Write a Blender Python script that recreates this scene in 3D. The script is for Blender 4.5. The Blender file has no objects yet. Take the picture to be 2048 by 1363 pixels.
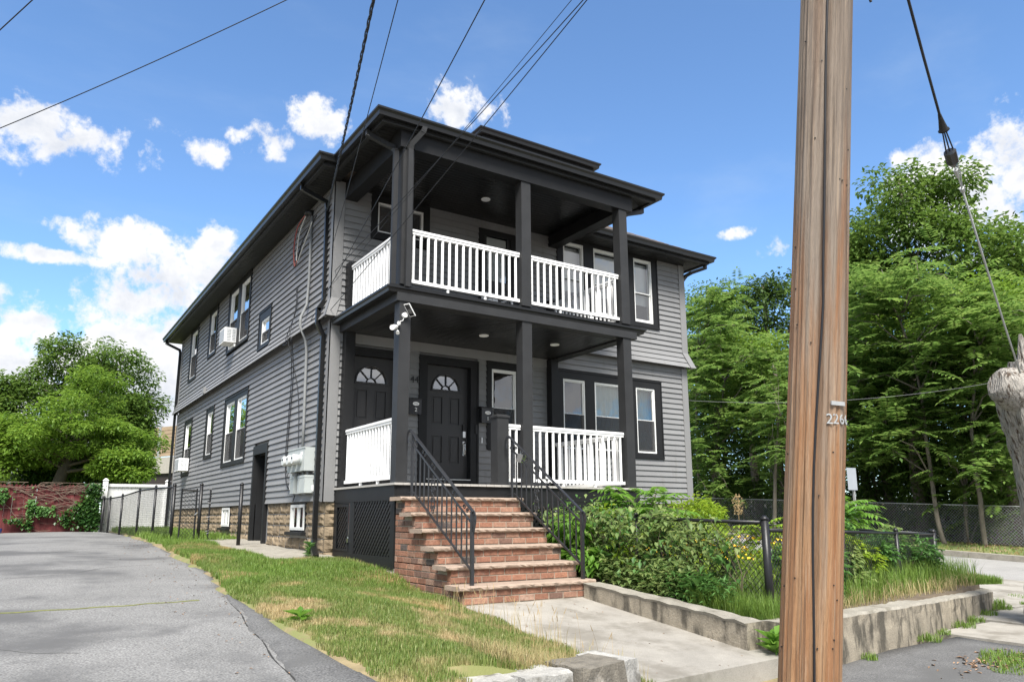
import bpy, math, random
import numpy as np
from mathutils import Vector, Matrix
random.seed(7)
RNG = np.random.default_rng(11)
R = math.radians
SC = bpy.context.scene
COL = SC.collection

# ------------------------------------------------------------------ camera
cam_d = bpy.data.cameras.new('camera'); cam = bpy.data.objects.new('camera', cam_d); COL.objects.link(cam)
CAM = Vector((-4.1678, -11.7908, 0.9708))
YAW, PITCH, ROLL = -0.5747, 0.1995, -0.0035
fw = Vector((math.sin(-YAW)*math.cos(PITCH), math.cos(YAW)*math.cos(PITCH), math.sin(PITCH)))
rt = Vector((math.cos(YAW), math.sin(YAW), 0)); up = rt.cross(fw)
r2 = rt*math.cos(ROLL) + up*math.sin(ROLL); u2 = -rt*math.sin(ROLL) + up*math.cos(ROLL)
mw = Matrix((r2, u2, -fw)).transposed().to_4x4(); mw.translation = CAM
cam.matrix_world = mw
cam_d.sensor_width = 36.0; cam_d.lens = 1495.07/2048*36
cam_d.shift_x = (1024-1012.05)/2048; cam_d.shift_y = (730.81-681.5)/2048
cam_d.clip_start = 0.05; cam_d.clip_end = 2000
SC.camera = cam

# ------------------------------------------------------------------ sun, sky
SUN_DIR = Vector((-0.36, -0.62, 0.95)).normalized()      # from the scene towards the sun
sun_d = bpy.data.lights.new('sun', 'SUN'); sun = bpy.data.objects.new('sun', sun_d); COL.objects.link(sun)
sun_d.energy = 4.6; sun_d.angle = R(24); sun_d.color = (1.0, 0.962, 0.905)
sun.rotation_euler = SUN_DIR.to_track_quat('Z', 'Y').to_euler(); sun.location = (-10, -20, 30)
SC.view_settings.view_transform = 'Standard'; SC.view_settings.look = 'None'
SC.view_settings.gamma = 1.0; SC.view_settings.use_curve_mapping = False
SC.view_settings.exposure = 0.95
SC.cycles.max_bounces = 6; SC.cycles.diffuse_bounces = 3; SC.cycles.glossy_bounces = 3; SC.cycles.transparent_max_bounces = 12
SC.cycles.use_denoising = True
SC.cycles.sample_clamp_indirect = 6.0

def build_world():
    w = bpy.data.worlds.new('World'); SC.world = w; w.use_nodes = True
    nt = w.node_tree; nt.nodes.clear(); N = nt.nodes.new; L = nt.links.new
    def val(x, sock):
        if isinstance(x, (int, float)): sock.default_value = x
        else: L(x, sock)
    def mth(op, a, b=0.0, c=None, clamp=False):
        n = N('ShaderNodeMath'); n.operation = op; n.use_clamp = clamp
        val(a, n.inputs[0]); val(b, n.inputs[1])
        if c is not None: val(c, n.inputs[2])
        return n.outputs[0]
    def vdot(v, vec):
        n = N('ShaderNodeVectorMath'); n.operation = 'DOT_PRODUCT'; L(v, n.inputs[0]); n.inputs[1].default_value = vec; return n.outputs['Value']
    sky = N('ShaderNodeTexSky'); sky.sky_type = 'NISHITA'; sky.sun_disc = False
    sky.sun_elevation = math.asin(SUN_DIR.z); sky.sun_rotation = math.atan2(SUN_DIR.x, SUN_DIR.y)
    sky.air_density = 0.9; sky.dust_density = 0.15; sky.ozone_density = 3.5; sky.altitude = 0
    tc = N('ShaderNodeTexCoord'); D = tc.outputs['Generated']
    def pixdir(u, v):
        d = (fw + r2*((u-1012.05)/1495.07) - u2*((v-730.81)/1495.07)); return d.normalized()
    # cumulus banks where the photograph shows them (direction, half width, half height in radians), denser added cloud elsewhere
    blobs = [(255, 478, .085, .030), (405, 530, .060, .050), (340, 610, .115, .050), (20, 655, .075, .050), (300, 690, .13, .06), (70, 730, .13, .05), (240, 800, .24, .075), (430, 720, .10, .10), (90, 268, .115, .036), (170, 285, .07, .028),
             (15, 300, .05, .028), (40, 500, .10, .012), (330, 253, .036, .016), (640, 240, .040, .032), (527, 280, .044, .026), (415, 305, .038, .020),
             (935, 218, .056, .036), (1965, 400, .115, .085), (1875, 350, .075, .052), (2075, 380, .12, .09), (1990, 350, .07, .045), (1478, 464, .034, .012), (1553, 495, .022, .02),
             (-250, 640, .2, .06), (2350, 330, .2, .09)]
    noise = N('ShaderNodeTexNoise'); noise.inputs['Scale'].default_value = 9.0; noise.inputs['Detail'].default_value = 12; noise.inputs['Roughness'].default_value = 0.62
    noise.inputs['Distortion'].default_value = 0.25
    L(D, noise.inputs['Vector'])
    wl = N('ShaderNodeTexNoise'); wl.inputs['Scale'].default_value = 34.0; wl.inputs['Detail'].default_value = 10; wl.inputs['Roughness'].default_value = .62; L(D, wl.inputs['Vector'])
    acc = None
    for (u, v, sr, su) in blobs:
        c = pixdir(u, v); rr = Vector((c.y, -c.x, 0)).normalized(); uu = rr.cross(c); uu = -uu if uu.z < 0 else uu
        mp_ = N('ShaderNodeMapping'); mp_.vector_type = 'TEXTURE'; L(D, mp_.inputs['Vector']); mp_.inputs['Location'].default_value = c
        mp_.inputs['Rotation'].default_value = Matrix((rr, uu.cross(rr), uu)).transposed().to_euler(); mp_.inputs['Scale'].default_value = (sr, 1e4, su)
        ln = N('ShaderNodeVectorMath'); ln.operation = 'LENGTH'; L(mp_.outputs[0], ln.inputs[0]); ln = ln.outputs['Value']
        neg = mth('MULTIPLY', ln, -1.0); g = mth('MULTIPLY_ADD', ln, neg, 1.0 if sr > .05 else (.72 if sr > .036 else .45))
        acc = g if acc is None else mth('SMOOTH_MAX', acc, g, 0.25)
    # unseen cloud over the rest of the sky, thickened to whiten light and reflections
    wide = N('ShaderNodeTexNoise'); wide.inputs['Scale'].default_value = 2.6; wide.inputs['Detail'].default_value = 2; L(D, wide.inputs['Vector'])
    away = N('ShaderNodeMapRange'); away.interpolation_type = 'SMOOTHSTEP'; L(vdot(D, fw), away.inputs['Value']); away.inputs['From Min'].default_value = .70; away.inputs['From Max'].default_value = .45
    acc = mth('MAXIMUM', acc, -2.0)
    oth = mth('MULTIPLY_ADD', wide.outputs['Fac'], 9.0, -3.4); acc = mth('MAXIMUM', acc, mth('MULTIPLY_ADD', away.outputs[0], mth('ADD', oth, 2.0), -2.0))
    acc = mth('MAXIMUM', acc, -1.3)
    def dens(nz, nw):
        return mth('ADD', mth('ADD', mth('MULTIPLY', acc, 0.42), mth('MULTIPLY', mth('SUBTRACT', nz, 0.5), 1.9)), mth('MULTIPLY', mth('SUBTRACT', nw, 0.5), 1.35))
    d0 = dens(noise.outputs['Fac'], wl.outputs['Fac'])
    # same field sampled a little towards the sun: relief inside the cloud
    off = N('ShaderNodeVectorMath'); off.operation = 'ADD'; L(D, off.inputs[0]); off.inputs[1].default_value = (-0.012, -0.006, 0.030)
    n2 = N('ShaderNodeTexNoise'); n2.inputs['Scale'].default_value = 9.0; n2.inputs['Detail'].default_value = 6; n2.inputs['Roughness'].default_value = 0.55; n2.inputs['Distortion'].default_value = 0.25
    L(off.outputs[0], n2.inputs['Vector'])
    cover = N('ShaderNodeMapRange'); cover.interpolation_type = 'SMOOTHSTEP'; L(d0, cover.inputs['Value'])
    cover.inputs['From Min'].default_value = 0.06; cover.inputs['From Max'].default_value = 0.42
    shade = N('ShaderNodeMapRange'); L(mth('ADD', mth('MULTIPLY', mth('SUBTRACT', n2.outputs['Fac'], noise.outputs['Fac']), 1.6), mth('MULTIPLY', d0, 0.55)), shade.inputs['Value'])
    shade.inputs['From Min'].default_value = 0.12; shade.inputs['From Max'].default_value = 0.62
    cc = N('ShaderNodeMix'); cc.data_type = 'RGBA'; L(shade.outputs[0], cc.inputs['Factor'])
    cc.inputs[6].default_value = (0.56, 0.56, 0.565, 1); cc.inputs[7].default_value = (0.335, 0.365, 0.425, 1)
    # thin veil of high cloud
    mp = N('ShaderNodeMapping'); mp.inputs['Scale'].default_value = (1.2, 2.6, 5.0); mp.inputs['Rotation'].default_value = (0.2, 0.3, 0.6); L(D, mp.inputs['Vector'])
    cir = N('ShaderNodeTexNoise'); cir.inputs['Scale'].default_value = 2.2; cir.inputs['Detail'].default_value = 8; cir.inputs['Roughness'].default_value = 0.55; L(mp.outputs[0], cir.inputs['Vector'])
    veil = N('ShaderNodeMapRange'); veil.interpolation_type = 'SMOOTHSTEP'; L(cir.outputs['Fac'], veil.inputs['Value'])
    veil.inputs['From Min'].default_value = 0.46; veil.inputs['From Max'].default_value = 0.85; veil.inputs['To Max'].default_value = 0.22
    sk = N('ShaderNodeVectorMath'); sk.operation = 'SCALE'; L(sky.outputs[0], sk.inputs[0]); sk.inputs['Scale'].default_value = 0.134
    tint = N('ShaderNodeVectorMath'); tint.operation = 'MULTIPLY'; L(sk.outputs[0], tint.inputs[0]); tint.inputs[1].default_value = (0.84, 0.97, 1.04)
    m1 = N('ShaderNodeMix'); m1.data_type = 'RGBA'; L(veil.outputs[0], m1.inputs['Factor']); L(tint.outputs[0], m1.inputs[6]); m1.inputs[7].default_value = (0.36, 0.43, 0.52, 1)
    m2 = N('ShaderNodeMix'); m2.data_type = 'RGBA'; L(cover.outputs[0], m2.inputs['Factor']); L(m1.outputs[2], m2.inputs[6]); L(cc.outputs[2], m2.inputs[7])
    bg = N('ShaderNodeBackground'); bg.inputs['Strength'].default_value = 1.0; L(m2.outputs[2], bg.inputs['Color'])
    out = N('ShaderNodeOutputWorld'); L(bg.outputs[0], out.inputs['Surface'])
build_world()

# ------------------------------------------------------------------ materials
MATS = {}
def mat(name, base, rough=0.6, var=0.0, vscale=6.0, bump=0.0, bscale=40.0, bdist=.01, spec=0.4, metal=0.0, rnd=0.0, stretch=None, stain=None, stain_scale=2.0, stain_lo=.5, stain_hi=.7, speck=0.0, sscale=220.0, stain_stretch=None, isl=0.0):
    """base colour + noise variation + optional stain colour + optional per-object / per-island random tint"""
    m = bpy.data.materials.new(name); m.use_nodes = True; nt = m.node_tree; N = nt.nodes.new; L = nt.links.new
    b = nt.nodes['Principled BSDF']; b.inputs['Roughness'].default_value = rough; b.inputs['Metallic'].default_value = metal
    b.inputs['Specular IOR Level'].default_value = spec
    col = None
    geo = N('ShaderNodeNewGeometry'); P = geo.outputs['Position']
    def vec(st):
        if st is None: return P
        mp = N('ShaderNodeMapping'); mp.inputs['Scale'].default_value = st; L(P, mp.inputs['Vector']); return mp.outputs[0]
    rgb = N('ShaderNodeRGB'); rgb.outputs[0].default_value = (*base, 1); col = rgb.outputs[0]
    def hsv(col, fac_sock, amount):
        n = N('ShaderNodeHueSaturation'); L(col, n.inputs['Color'])
        mr = N('ShaderNodeMapRange'); L(fac_sock, mr.inputs['Value']); mr.inputs['To Min'].default_value = 1-amount; mr.inputs['To Max'].default_value = 1+amount
        L(mr.outputs[0], n.inputs['Value']); return n.outputs[0]
    if var:
        n = N('ShaderNodeTexNoise'); n.inputs['Scale'].default_value = vscale; n.inputs['Detail'].default_value = 6; n.inputs['Roughness'].default_value = .65; L(vec(stretch), n.inputs['Vector'])
        mr = N('ShaderNodeMapRange'); L(n.outputs['Fac'], mr.inputs['Value']); mr.inputs['From Min'].default_value = .3; mr.inputs['From Max'].default_value = .7
        col = hsv(col, mr.outputs[0], var)
    if speck:
        n = N('ShaderNodeTexNoise'); n.inputs['Scale'].default_value = sscale; n.inputs['Detail'].default_value = 2; L(P, n.inputs['Vector'])
        mr = N('ShaderNodeMapRange'); L(n.outputs['Fac'], mr.inputs['Value']); mr.inputs['From Min'].default_value = .3; mr.inputs['From Max'].default_value = .7
        col = hsv(col, mr.outputs[0], speck)
    if stain:
        n = N('ShaderNodeTexNoise'); n.inputs['Scale'].default_value = stain_scale; n.inputs['Detail'].default_value = 8; n.inputs['Roughness'].default_value = .62; L(vec(stain_stretch), n.inputs['Vector'])
        mr = N('ShaderNodeMapRange'); mr.interpolation_type = 'SMOOTHSTEP'; L(n.outputs['Fac'], mr.inputs['Value']); mr.inputs['From Min'].default_value = stain_lo; mr.inputs['From Max'].default_value = stain_hi
        mx = N('ShaderNodeMix'); mx.data_type = 'RGBA'; L(mr.outputs[0], mx.inputs['Factor']); L(col, mx.inputs[6]); mx.inputs[7].default_value = (*stain, 1); col = mx.outputs[2]
    if rnd:
        oi = N('ShaderNodeObjectInfo'); col = hsv(col, oi.outputs['Random'], rnd)
    if isl: col = hsv(col, geo.outputs['Random Per Island'], isl)
    L(col, b.inputs['Base Color'])
    if bump:
        n = N('ShaderNodeTexNoise'); n.inputs['Scale'].default_value = bscale; n.inputs['Detail'].default_value = 5; L(vec(stretch), n.inputs['Vector'])
        bp = N('ShaderNodeBump'); bp.inputs['Strength'].default_value = bump; bp.inputs['Distance'].default_value = bdist; L(n.outputs['Fac'], bp.inputs['Height']); L(bp.outputs[0], b.inputs['Normal'])
    MATS[name] = m; return m

def leafmat(name, cols, trans=0.35, rough=.5, patch=None, pscale=1.2, plo=.48, phi=.62):
    m = bpy.data.materials.new(name); m.use_nodes = True; nt = m.node_tree; N = nt.nodes.new; L = nt.links.new; nt.nodes.clear()
    geo = N('ShaderNodeNewGeometry'); ramp = N('ShaderNodeValToRGB'); L(geo.outputs['Random Per Island'], ramp.inputs[0])
    el = ramp.color_ramp.elements
    while len(el) < len(cols): el.new(.5)
    for i, c in enumerate(cols): el[i].position = i/(len(cols)-1); el[i].color = (*c, 1)
    col = ramp.outputs[0]
    if patch:
        n = N('ShaderNodeTexNoise'); n.inputs['Scale'].default_value = pscale; n.inputs['Detail'].default_value = 5; n.inputs['Roughness'].default_value = .6; L(geo.outputs['Position'], n.inputs['Vector'])
        mr = N('ShaderNodeMapRange'); mr.interpolation_type = 'SMOOTHSTEP'; L(n.outputs['Fac'], mr.inputs['Value']); mr.inputs['From Min'].default_value = plo; mr.inputs['From Max'].default_value = phi
        mx = N('ShaderNodeMix'); mx.data_type = 'RGBA'; L(mr.outputs[0], mx.inputs['Factor']); L(col, mx.inputs[6]); mx.inputs[7].default_value = (*patch, 1); col = mx.outputs[2]
    p = N('ShaderNodeBsdfPrincipled'); L(col, p.inputs['Base Color']); p.inputs['Roughness'].default_value = rough; p.inputs['Specular IOR Level'].default_value = .35
    t = N('ShaderNodeBsdfTranslucent'); hs = N('ShaderNodeHueSaturation'); L(col, hs.inputs['Color']); hs.inputs['Value'].default_value = 1.3; hs.inputs['Hue'].default_value = .49; L(hs.outputs[0], t.inputs['Color'])
    mx = N('ShaderNodeMixShader'); mx.inputs[0].default_value = trans; L(p.outputs[0], mx.inputs[1]); L(t.outputs[0], mx.inputs[2])
    o = N('ShaderNodeOutputMaterial'); L(mx.outputs[0], o.inputs['Surface']); MATS[name] = m; return m

def glassmat(name, tint=(1, 1, 1), refl=.22):
    m = bpy.data.materials.new(name); m.use_nodes = True; nt = m.node_tree; N = nt.nodes.new; L = nt.links.new; nt.nodes.clear()
    lw = N('ShaderNodeLayerWeight'); lw.inputs['Blend'].default_value = .35
    mr = N('ShaderNodeMapRange'); L(lw.outputs['Fresnel'], mr.inputs['Value']); mr.inputs['To Min'].default_value = refl; mr.inputs['To Max'].default_value = 1
    g = N('ShaderNodeBsdfGlossy'); g.inputs['Roughness'].default_value = .01; t = N('ShaderNodeBsdfTransparent'); t.inputs['Color'].default_value = (*tint, 1)
    # slight waviness so that the reflections bend as in real panes
    geo = N('ShaderNodeNewGeometry'); n = N('ShaderNodeTexNoise'); n.inputs['Scale'].default_value = 2.0; L(geo.outputs['Position'], n.inputs['Vector'])
    bp = N('ShaderNodeBump'); bp.inputs['Strength'].default_value = .06; bp.inputs['Distance'].default_value = .05; L(n.outputs['Fac'], bp.inputs['Height']); L(bp.outputs[0], g.inputs['Normal'])
    mx = N('ShaderNodeMixShader'); L(mr.outputs[0], mx.inputs[0]); L(t.outputs[0], mx.inputs[1]); L(g.outputs[0], mx.inputs[2])
    o = N('ShaderNodeOutputMaterial'); L(mx.outputs[0], o.inputs['Surface']); MATS[name] = m; return m

mat('siding', (.208, .208, .208), .55, var=.07, vscale=1.3, rnd=.05, bump=.10, bscale=7, bdist=.02, stretch=(1, 1, .7), stain=(.165, .160, .150), stain_scale=2.2, stain_lo=.56, stain_hi=.76, stain_stretch=(2.5, 2.5, .35))
mat('cornerboard', (.205, .204, .203), .5, var=.05, vscale=2)
mat('trim', (.0135, .0138, .0145), .5, var=.14, vscale=3, spec=.25, bump=.06, bscale=9, bdist=.02)
mat('post', (.028, .0285, .0295), .5, var=.14, vscale=4, spec=.28, bump=.06, bscale=9, bdist=.02)
mat('gutter', (.008, .008, .008), .34, var=.1, vscale=2, spec=.5)
mat('soffit', (.009, .009, .009), .55, var=.1)
mat('white_vinyl', (.80, .80, .79), .6, var=.03, vscale=3, spec=.2)
mat('white_frame', (.74, .74, .72), .35, var=.03)
mat('deck', (.40, .38, .35), .7, var=.1, vscale=8)
mat('doorpaint', (.034, .0335, .034), .42, var=.06, vscale=4)
mat('black_paint', (.012, .012, .013), .4, var=.15, vscale=8)
mat('iron', (.022, .023, .026), .36, var=.15, vscale=12, spec=.6)
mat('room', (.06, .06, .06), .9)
mat('curtain_white', (.62, .63, .62), .9)
mat('curtain_green', (.40, .50, .46), .9, var=.08, vscale=3)
mat('blind', (.72, .73, .73), .8)
mat('screen', (.05, .05, .052), .8)
mat('mortar', (.31, .262, .205), .9, var=.12, vscale=12, bump=.3, bscale=120)
BR = [((.275, .132, .084), 'a'), ((.235, .112, .072), 'b'), ((.295, .162, .110), 'c'), ((.180, .105, .078), 'd'), ((.100, .078, .068), 'e'), ((.325, .200, .145), 'f')]
for c, k in BR: mat('brick_'+k, c, .85, var=.28, vscale=22, bump=.5, bscale=90, rnd=.16, speck=.22, sscale=160, stain=(.42, .34, .28), stain_scale=7, stain_lo=.60, stain_hi=.86)
mat('tread', (.32, .243, .188), .85, var=.16, vscale=8, bump=.5, bscale=60, stain=(.27, .21, .165), stain_scale=5, stain_lo=.52, stain_hi=.75)
mat('block', (.215, .165, .108), .9, var=.3, vscale=7, bump=.7, bscale=38, rnd=.14, stain=(.085, .075, .062), stain_scale=1.7, stain_lo=.57, stain_hi=.72, stain_stretch=(1, 1, .6))
mat('block_mortar', (.23, .185, .125), .95, var=.15, vscale=9)
mat('concrete', (.30, .28, .245), .9, var=.16, vscale=2.5, bump=.25, bscale=140, speck=.14, sscale=130, stain=(.205, .188, .158), stain_scale=2.1, stain_lo=.47, stain_hi=.66)
mat('concrete_old', (.27, .235, .18), .95, var=.25, vscale=5, bump=.7, bscale=50, speck=.2, sscale=120, stain=(.085, .075, .058), stain_scale=4.2, stain_lo=.45, stain_hi=.62, stain_stretch=(1.6, 1.6, .5))
mat('concrete_cap', (.265, .245, .205), .95, var=.2, vscale=6, bump=.5, bscale=60, speck=.2, sscale=120, stain=(.15, .135, .105), stain_scale=3.2, stain_lo=.52, stain_hi=.74)
mat('stone_white', (.33, .32, .295), .9, var=.2, vscale=7, bump=.6, bscale=40, speck=.2, sscale=90, stain=(.14, .132, .115), stain_scale=4.5, stain_lo=.52, stain_hi=.66)
mat('stone_dark', (.15, .135, .11), .95, var=.3, vscale=9, bump=.6, bscale=60, speck=.25, sscale=140, stain=(.40, .37, .33), stain_scale=3, stain_lo=.6, stain_hi=.75)
mat('asphalt', (.180, .178, .172), .92, var=.12, vscale=1.1, bump=.5, bscale=120, speck=.5, sscale=75, stain=(.095, .094, .093), stain_scale=.62, stain_lo=.46, stain_hi=.66)
mat('asphalt_dark', (.115, .114, .112), .92, var=.15, vscale=3, bump=.5, bscale=120, speck=.5, sscale=75, stain=(.095, .094, .092), stain_scale=1.1, stain_lo=.5, stain_hi=.7)
mat('asphalt_pale', (.27, .262, .25), .92, var=.10, vscale=1.6, bump=.3, bscale=200, speck=.25, sscale=120, stain=(.15, .15, .15), stain_scale=1.2, stain_lo=.55, stain_hi=.75, stain_stretch=(.35, 2, 1))
mat('soil', (.11, .085, .058), .95, var=.3, vscale=6, bump=.6, bscale=30)
mat('lawn_soil', (.21, .165, .09), .95, var=.3, vscale=5, bump=.6, bscale=40, stain=(.16, .17, .06), stain_scale=2, stain_lo=.45, stain_hi=.6)
mat('forest_floor', (.055, .045, .028), .95, var=.3, vscale=2, bump=.6, bscale=12)
mat('verge', (.11, .14, .04), .95, var=.3, vscale=2, stain=(.22, .17, .09), stain_scale=1.5, stain_lo=.5, stain_hi=.65)
mat('shingle', (.16, .125, .10), .9, var=.25, vscale=14, bump=.5, bscale=60, isl=.25, stain=(.10, .10, .115), stain_scale=.8, stain_lo=.45, stain_hi=.6)
mat('steel', (.45, .46, .46), .35, metal=.9, var=.05)
mat('galv', (.42, .43, .43), .5, metal=.5, var=.1)
mat('galv_num', (.36, .37, .37), .45, metal=.3, var=.1, vscale=20)
mat('steel_sign', (.34, .37, .40), .5, metal=.2, var=.05)
mat('bridge_steel', (.035, .028, .026), .7, var=.2)
mat('meter_grey', (.40, .43, .42), .5, var=.05, vscale=6)
mat('meter_glass', (.62, .63, .62), .25)
mat('conduit', (.20, .205, .205), .5, var=.1)
mat('black_plastic', (.012, .012, .012), .45)
mat('wire_black', (.012, .012, .014), .5)
mat('wire_red', (.28, .07, .055), .5)
mat('wire_white', (.55, .54, .50), .5)
mat('chrome', (.62, .62, .60), .18, metal=1.0)
mat('red_paint', (.105, .020, .020), .8, var=.25, vscale=4, bump=.4, bscale=60, rnd=.22, stain=(.28, .22, .19), stain_scale=6, stain_lo=.66, stain_hi=.74, stretch=(6, 6, 1), stain_stretch=(5, 5, 1))
mat('bark_dead', (.34, .315, .28), .95, var=.4, vscale=14, bump=1.0, bscale=16, bdist=.07, stretch=(2.2, 2.2, .45), stain=(.085, .06, .042), stain_scale=9, stain_lo=.53, stain_hi=.62, stain_stretch=(2.2, 2.2, .45))
mat('bark_grey', (.16, .14, .11), .95, var=.3, vscale=10, bump=.7, bscale=30, stretch=(2, 2, .5))
mat('bark_dark', (.07, .058, .045), .95, var=.3, vscale=8, bump=.7, bscale=30, stretch=(2, 2, .5))
mat('vine_dead', (.16, .12, .09), .95, var=.2)
mat('barrier', (.30, .225, .145), .9, var=.2, vscale=1.2, bump=.4, bscale=8, stretch=(1, 1, 5))
mat('barrier_conc', (.36, .34, .30), .9, var=.1)
mat('sign_black', (.01, .01, .01), .5)
mat('sign_white', (.75, .75, .75), .5)
mat('sign_red', (.45, .03, .03), .5)
mat('blue_tub', (.03, .06, .25), .5)
mat('house_white', (.70, .70, .68), .7)
mat('yellow_petal', (.75, .48, .03), .6)
mat('seed', (.33, .24, .12), .9, isl=.3)
mat('litter', (.25, .16, .10), .95, isl=.4)
leafmat('leaf_oak', [(.064, .125, .022), (.090, .165, .030), (.120, .208, .040), (.16, .245, .055)], .40)
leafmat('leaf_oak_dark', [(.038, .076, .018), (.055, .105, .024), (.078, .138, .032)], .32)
leafmat('leaf_maple', [(.090, .175, .022), (.125, .225, .028), (.16, .275, .036), (.20, .31, .05)], .45)
leafmat('leaf_ailanthus', [(.085, .165, .036), (.120, .215, .046), (.160, .270, .060), (.22, .315, .080)], .48)
leafmat('leaf_sumac', [(.10, .22, .03), (.14, .29, .04), (.17, .32, .05)], .45)
leafmat('leaf_vine', [(.110, .180, .055), (.155, .235, .075), (.215, .295, .098), (.30, .36, .13)], .45)
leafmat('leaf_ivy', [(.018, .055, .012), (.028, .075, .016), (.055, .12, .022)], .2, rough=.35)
leafmat('leaf_yellowgreen', [(.16, .27, .02), (.22, .34, .03), (.28, .38, .04)], .42)
leafmat('leaf_weed', [(.060, .15, .035), (.085, .19, .045), (.11, .23, .06)], .35)
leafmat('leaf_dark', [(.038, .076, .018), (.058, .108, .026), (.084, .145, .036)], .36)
leafmat('grass', [(.105, .175, .032), (.145, .220, .045), (.195, .265, .065), (.27, .30, .10)], .38, patch=(.46, .34, .165), pscale=1.3, plo=.49, phi=.63)
leafmat('grass_dry', [(.105, .17, .035), (.145, .215, .048), (.205, .26, .07), (.29, .29, .11)], .38, patch=(.45, .36, .19), pscale=1.7, plo=.47, phi=.64)
leafmat('grass_green', [(.105, .190, .030), (.150, .245, .042), (.20, .295, .06)], .40)
leafmat('straw', [(.34, .28, .13), (.46, .37, .19), (.28, .29, .12)], .38)
glassmat('glass', (.93, .95, .94), .19)
glassmat('glass_fan', (.9, .92, .92), .38)

# pole wood: weathered grey above, orange below, long vertical grain, a dark drip along the ground wire
def polewood():
    m = bpy.data.materials.new('polewood'); m.use_nodes = True; nt = m.node_tree; N = nt.nodes.new; L = nt.links.new
    b = nt.nodes['Principled BSDF']; b.inputs['Roughness'].default_value = .85
    tc = N('ShaderNodeTexCoord'); O = tc.outputs['Object']
    def noise(scale, st, detail=6, ro=.6):
        mp = N('ShaderNodeMapping'); mp.inputs['Scale'].default_value = st; L(O, mp.inputs['Vector'])
        n = N('ShaderNodeTexNoise'); n.inputs['Scale'].default_value = scale; n.inputs['Detail'].default_value = detail; n.inputs['Roughness'].default_value = ro; L(mp.outputs[0], n.inputs['Vector']); return n.outputs['Fac']
    def mix(f, a, c):
        mx = N('ShaderNodeMix'); mx.data_type = 'RGBA'; L(f, mx.inputs['Factor'])
        for s, v in ((6, a), (7, c)):
            if isinstance(v, tuple): mx.inputs[s].default_value = (*v, 1)
            else: L(v, mx.inputs[s])
        return mx.outputs[2]
    def mr(x, a, c, d=0., e=1.):
        n = N('ShaderNodeMapRange'); n.interpolation_type = 'SMOOTHSTEP'; L(x, n.inputs['Value']); n.inputs['From Min'].default_value = a; n.inputs['From Max'].default_value = c; n.inputs['To Min'].default_value = d; n.inputs['To Max'].default_value = e; return n.outputs[0]
    grain = noise(55, (1, 1, .022), 8, .72); wide = noise(13, (1, 1, .05), 6, .6)
    sep = N('ShaderNodeSeparateXYZ'); L(O, sep.inputs[0])
    hz = N('ShaderNodeMath'); hz.operation = 'ADD'; L(sep.outputs[2], hz.inputs[0])
    w2 = N('ShaderNodeMath'); w2.operation = 'MULTIPLY_ADD'; L(wide, w2.inputs[0]); w2.inputs[1].default_value = 6.0; w2.inputs[2].default_value = -3.0; L(w2.outputs[0], hz.inputs[1])
    young = mix(mr(wide, .35, .65), (.30, .138, .058), (.385, .222, .112)); old = mix(mr(wide, .35, .62), (.155, .120, .093), (.265, .215, .170))
    base = mix(mr(hz.outputs[0], 1.7, 3.7), young, old)
    base = mix(mr(noise(7, (1, 1, .035), 5, .55), .50, .66, 0, .6), base, (.13, .064, .030))
    base = mix(mr(noise(26, (1, 1, .014), 4, .6), .57, .62, 0, .5), base, (.050, .033, .022))
    base = mix(mr(grain, .53, .70, 0, .5), base, (.050, .028, .015))
    base = mix(mr(noise(110, (1, 1, .02), 5, .7), .50, .66, 0, .40), base, (.44, .33, .23))
    nv = N('ShaderNodeVectorMath'); nv.operation = 'MULTIPLY'; L(O, nv.inputs[0]); nv.inputs[1].default_value = (1, 1, 0); nn_ = N('ShaderNodeVectorMath'); nn_.operation = 'NORMALIZE'; L(nv.outputs[0], nn_.inputs[0])
    dt_ = N('ShaderNodeVectorMath'); dt_.operation = 'DOT_PRODUCT'; L(nn_.outputs[0], dt_.inputs[0]); dt_.inputs[1].default_value = (-.80, -.60, 0)
    ad = N('ShaderNodeMath'); ad.operation = 'MULTIPLY_ADD'; L(noise(9, (1, 1, .12), 5), ad.inputs[0]); ad.inputs[1].default_value = .03; L(dt_.outputs['Value'], ad.inputs[2])
    base = mix(mr(ad.outputs[0], 1.0, 1.018, 0, .62), base, (.060, .034, .020))
    L(base, b.inputs['Base Color'])
    bp = N('ShaderNodeBump'); bp.inputs['Strength'].default_value = .9; bp.inputs['Distance'].default_value = .03; L(grain, bp.inputs['Height']); L(bp.outputs[0], b.inputs['Normal'])
    MATS['polewood'] = m
polewood()

# ------------------------------------------------------------------ mesh helpers
ORG = {}
def link(o, parent=None, loc=(0, 0, 0)):
    COL.objects.link(o); po = ORG.get(parent.name, Vector((0, 0, 0))) if parent else Vector((0, 0, 0))
    if parent: o.parent = parent
    o.location = Vector(loc) - po; ORG[o.name] = Vector(loc); return o
def tag(o, label=None, cat=None, group=None, kind=None):
    if label: o['label'] = label
    if cat: o['category'] = cat
    if group: o['group'] = group
    if kind: o['kind'] = kind
    return o
def empty(name, loc, label=None, cat=None, group=None):
    o = bpy.data.objects.new(name, None); o.empty_display_size = .2; link(o, None, loc); return tag(o, label, cat, group)
def npmesh(name, v, f, matname, smooth=False):
    v = np.asarray(v, dtype=np.float32); f = np.asarray(f, dtype=np.int32); k = f.shape[1]
    me = bpy.data.meshes.new(name); me.vertices.add(len(v)); me.vertices.foreach_set('co', v.ravel())
    me.loops.add(f.size); me.loops.foreach_set('vertex_index', f.ravel()); me.polygons.add(len(f))
    me.polygons.foreach_set('loop_start', np.arange(0, f.size, k, dtype=np.int32))
    if smooth: me.polygons.foreach_set('use_smooth', np.ones(len(f), dtype=bool))
    me.update(calc_edges=True); me.materials.append(MATS[matname]); return me
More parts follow.
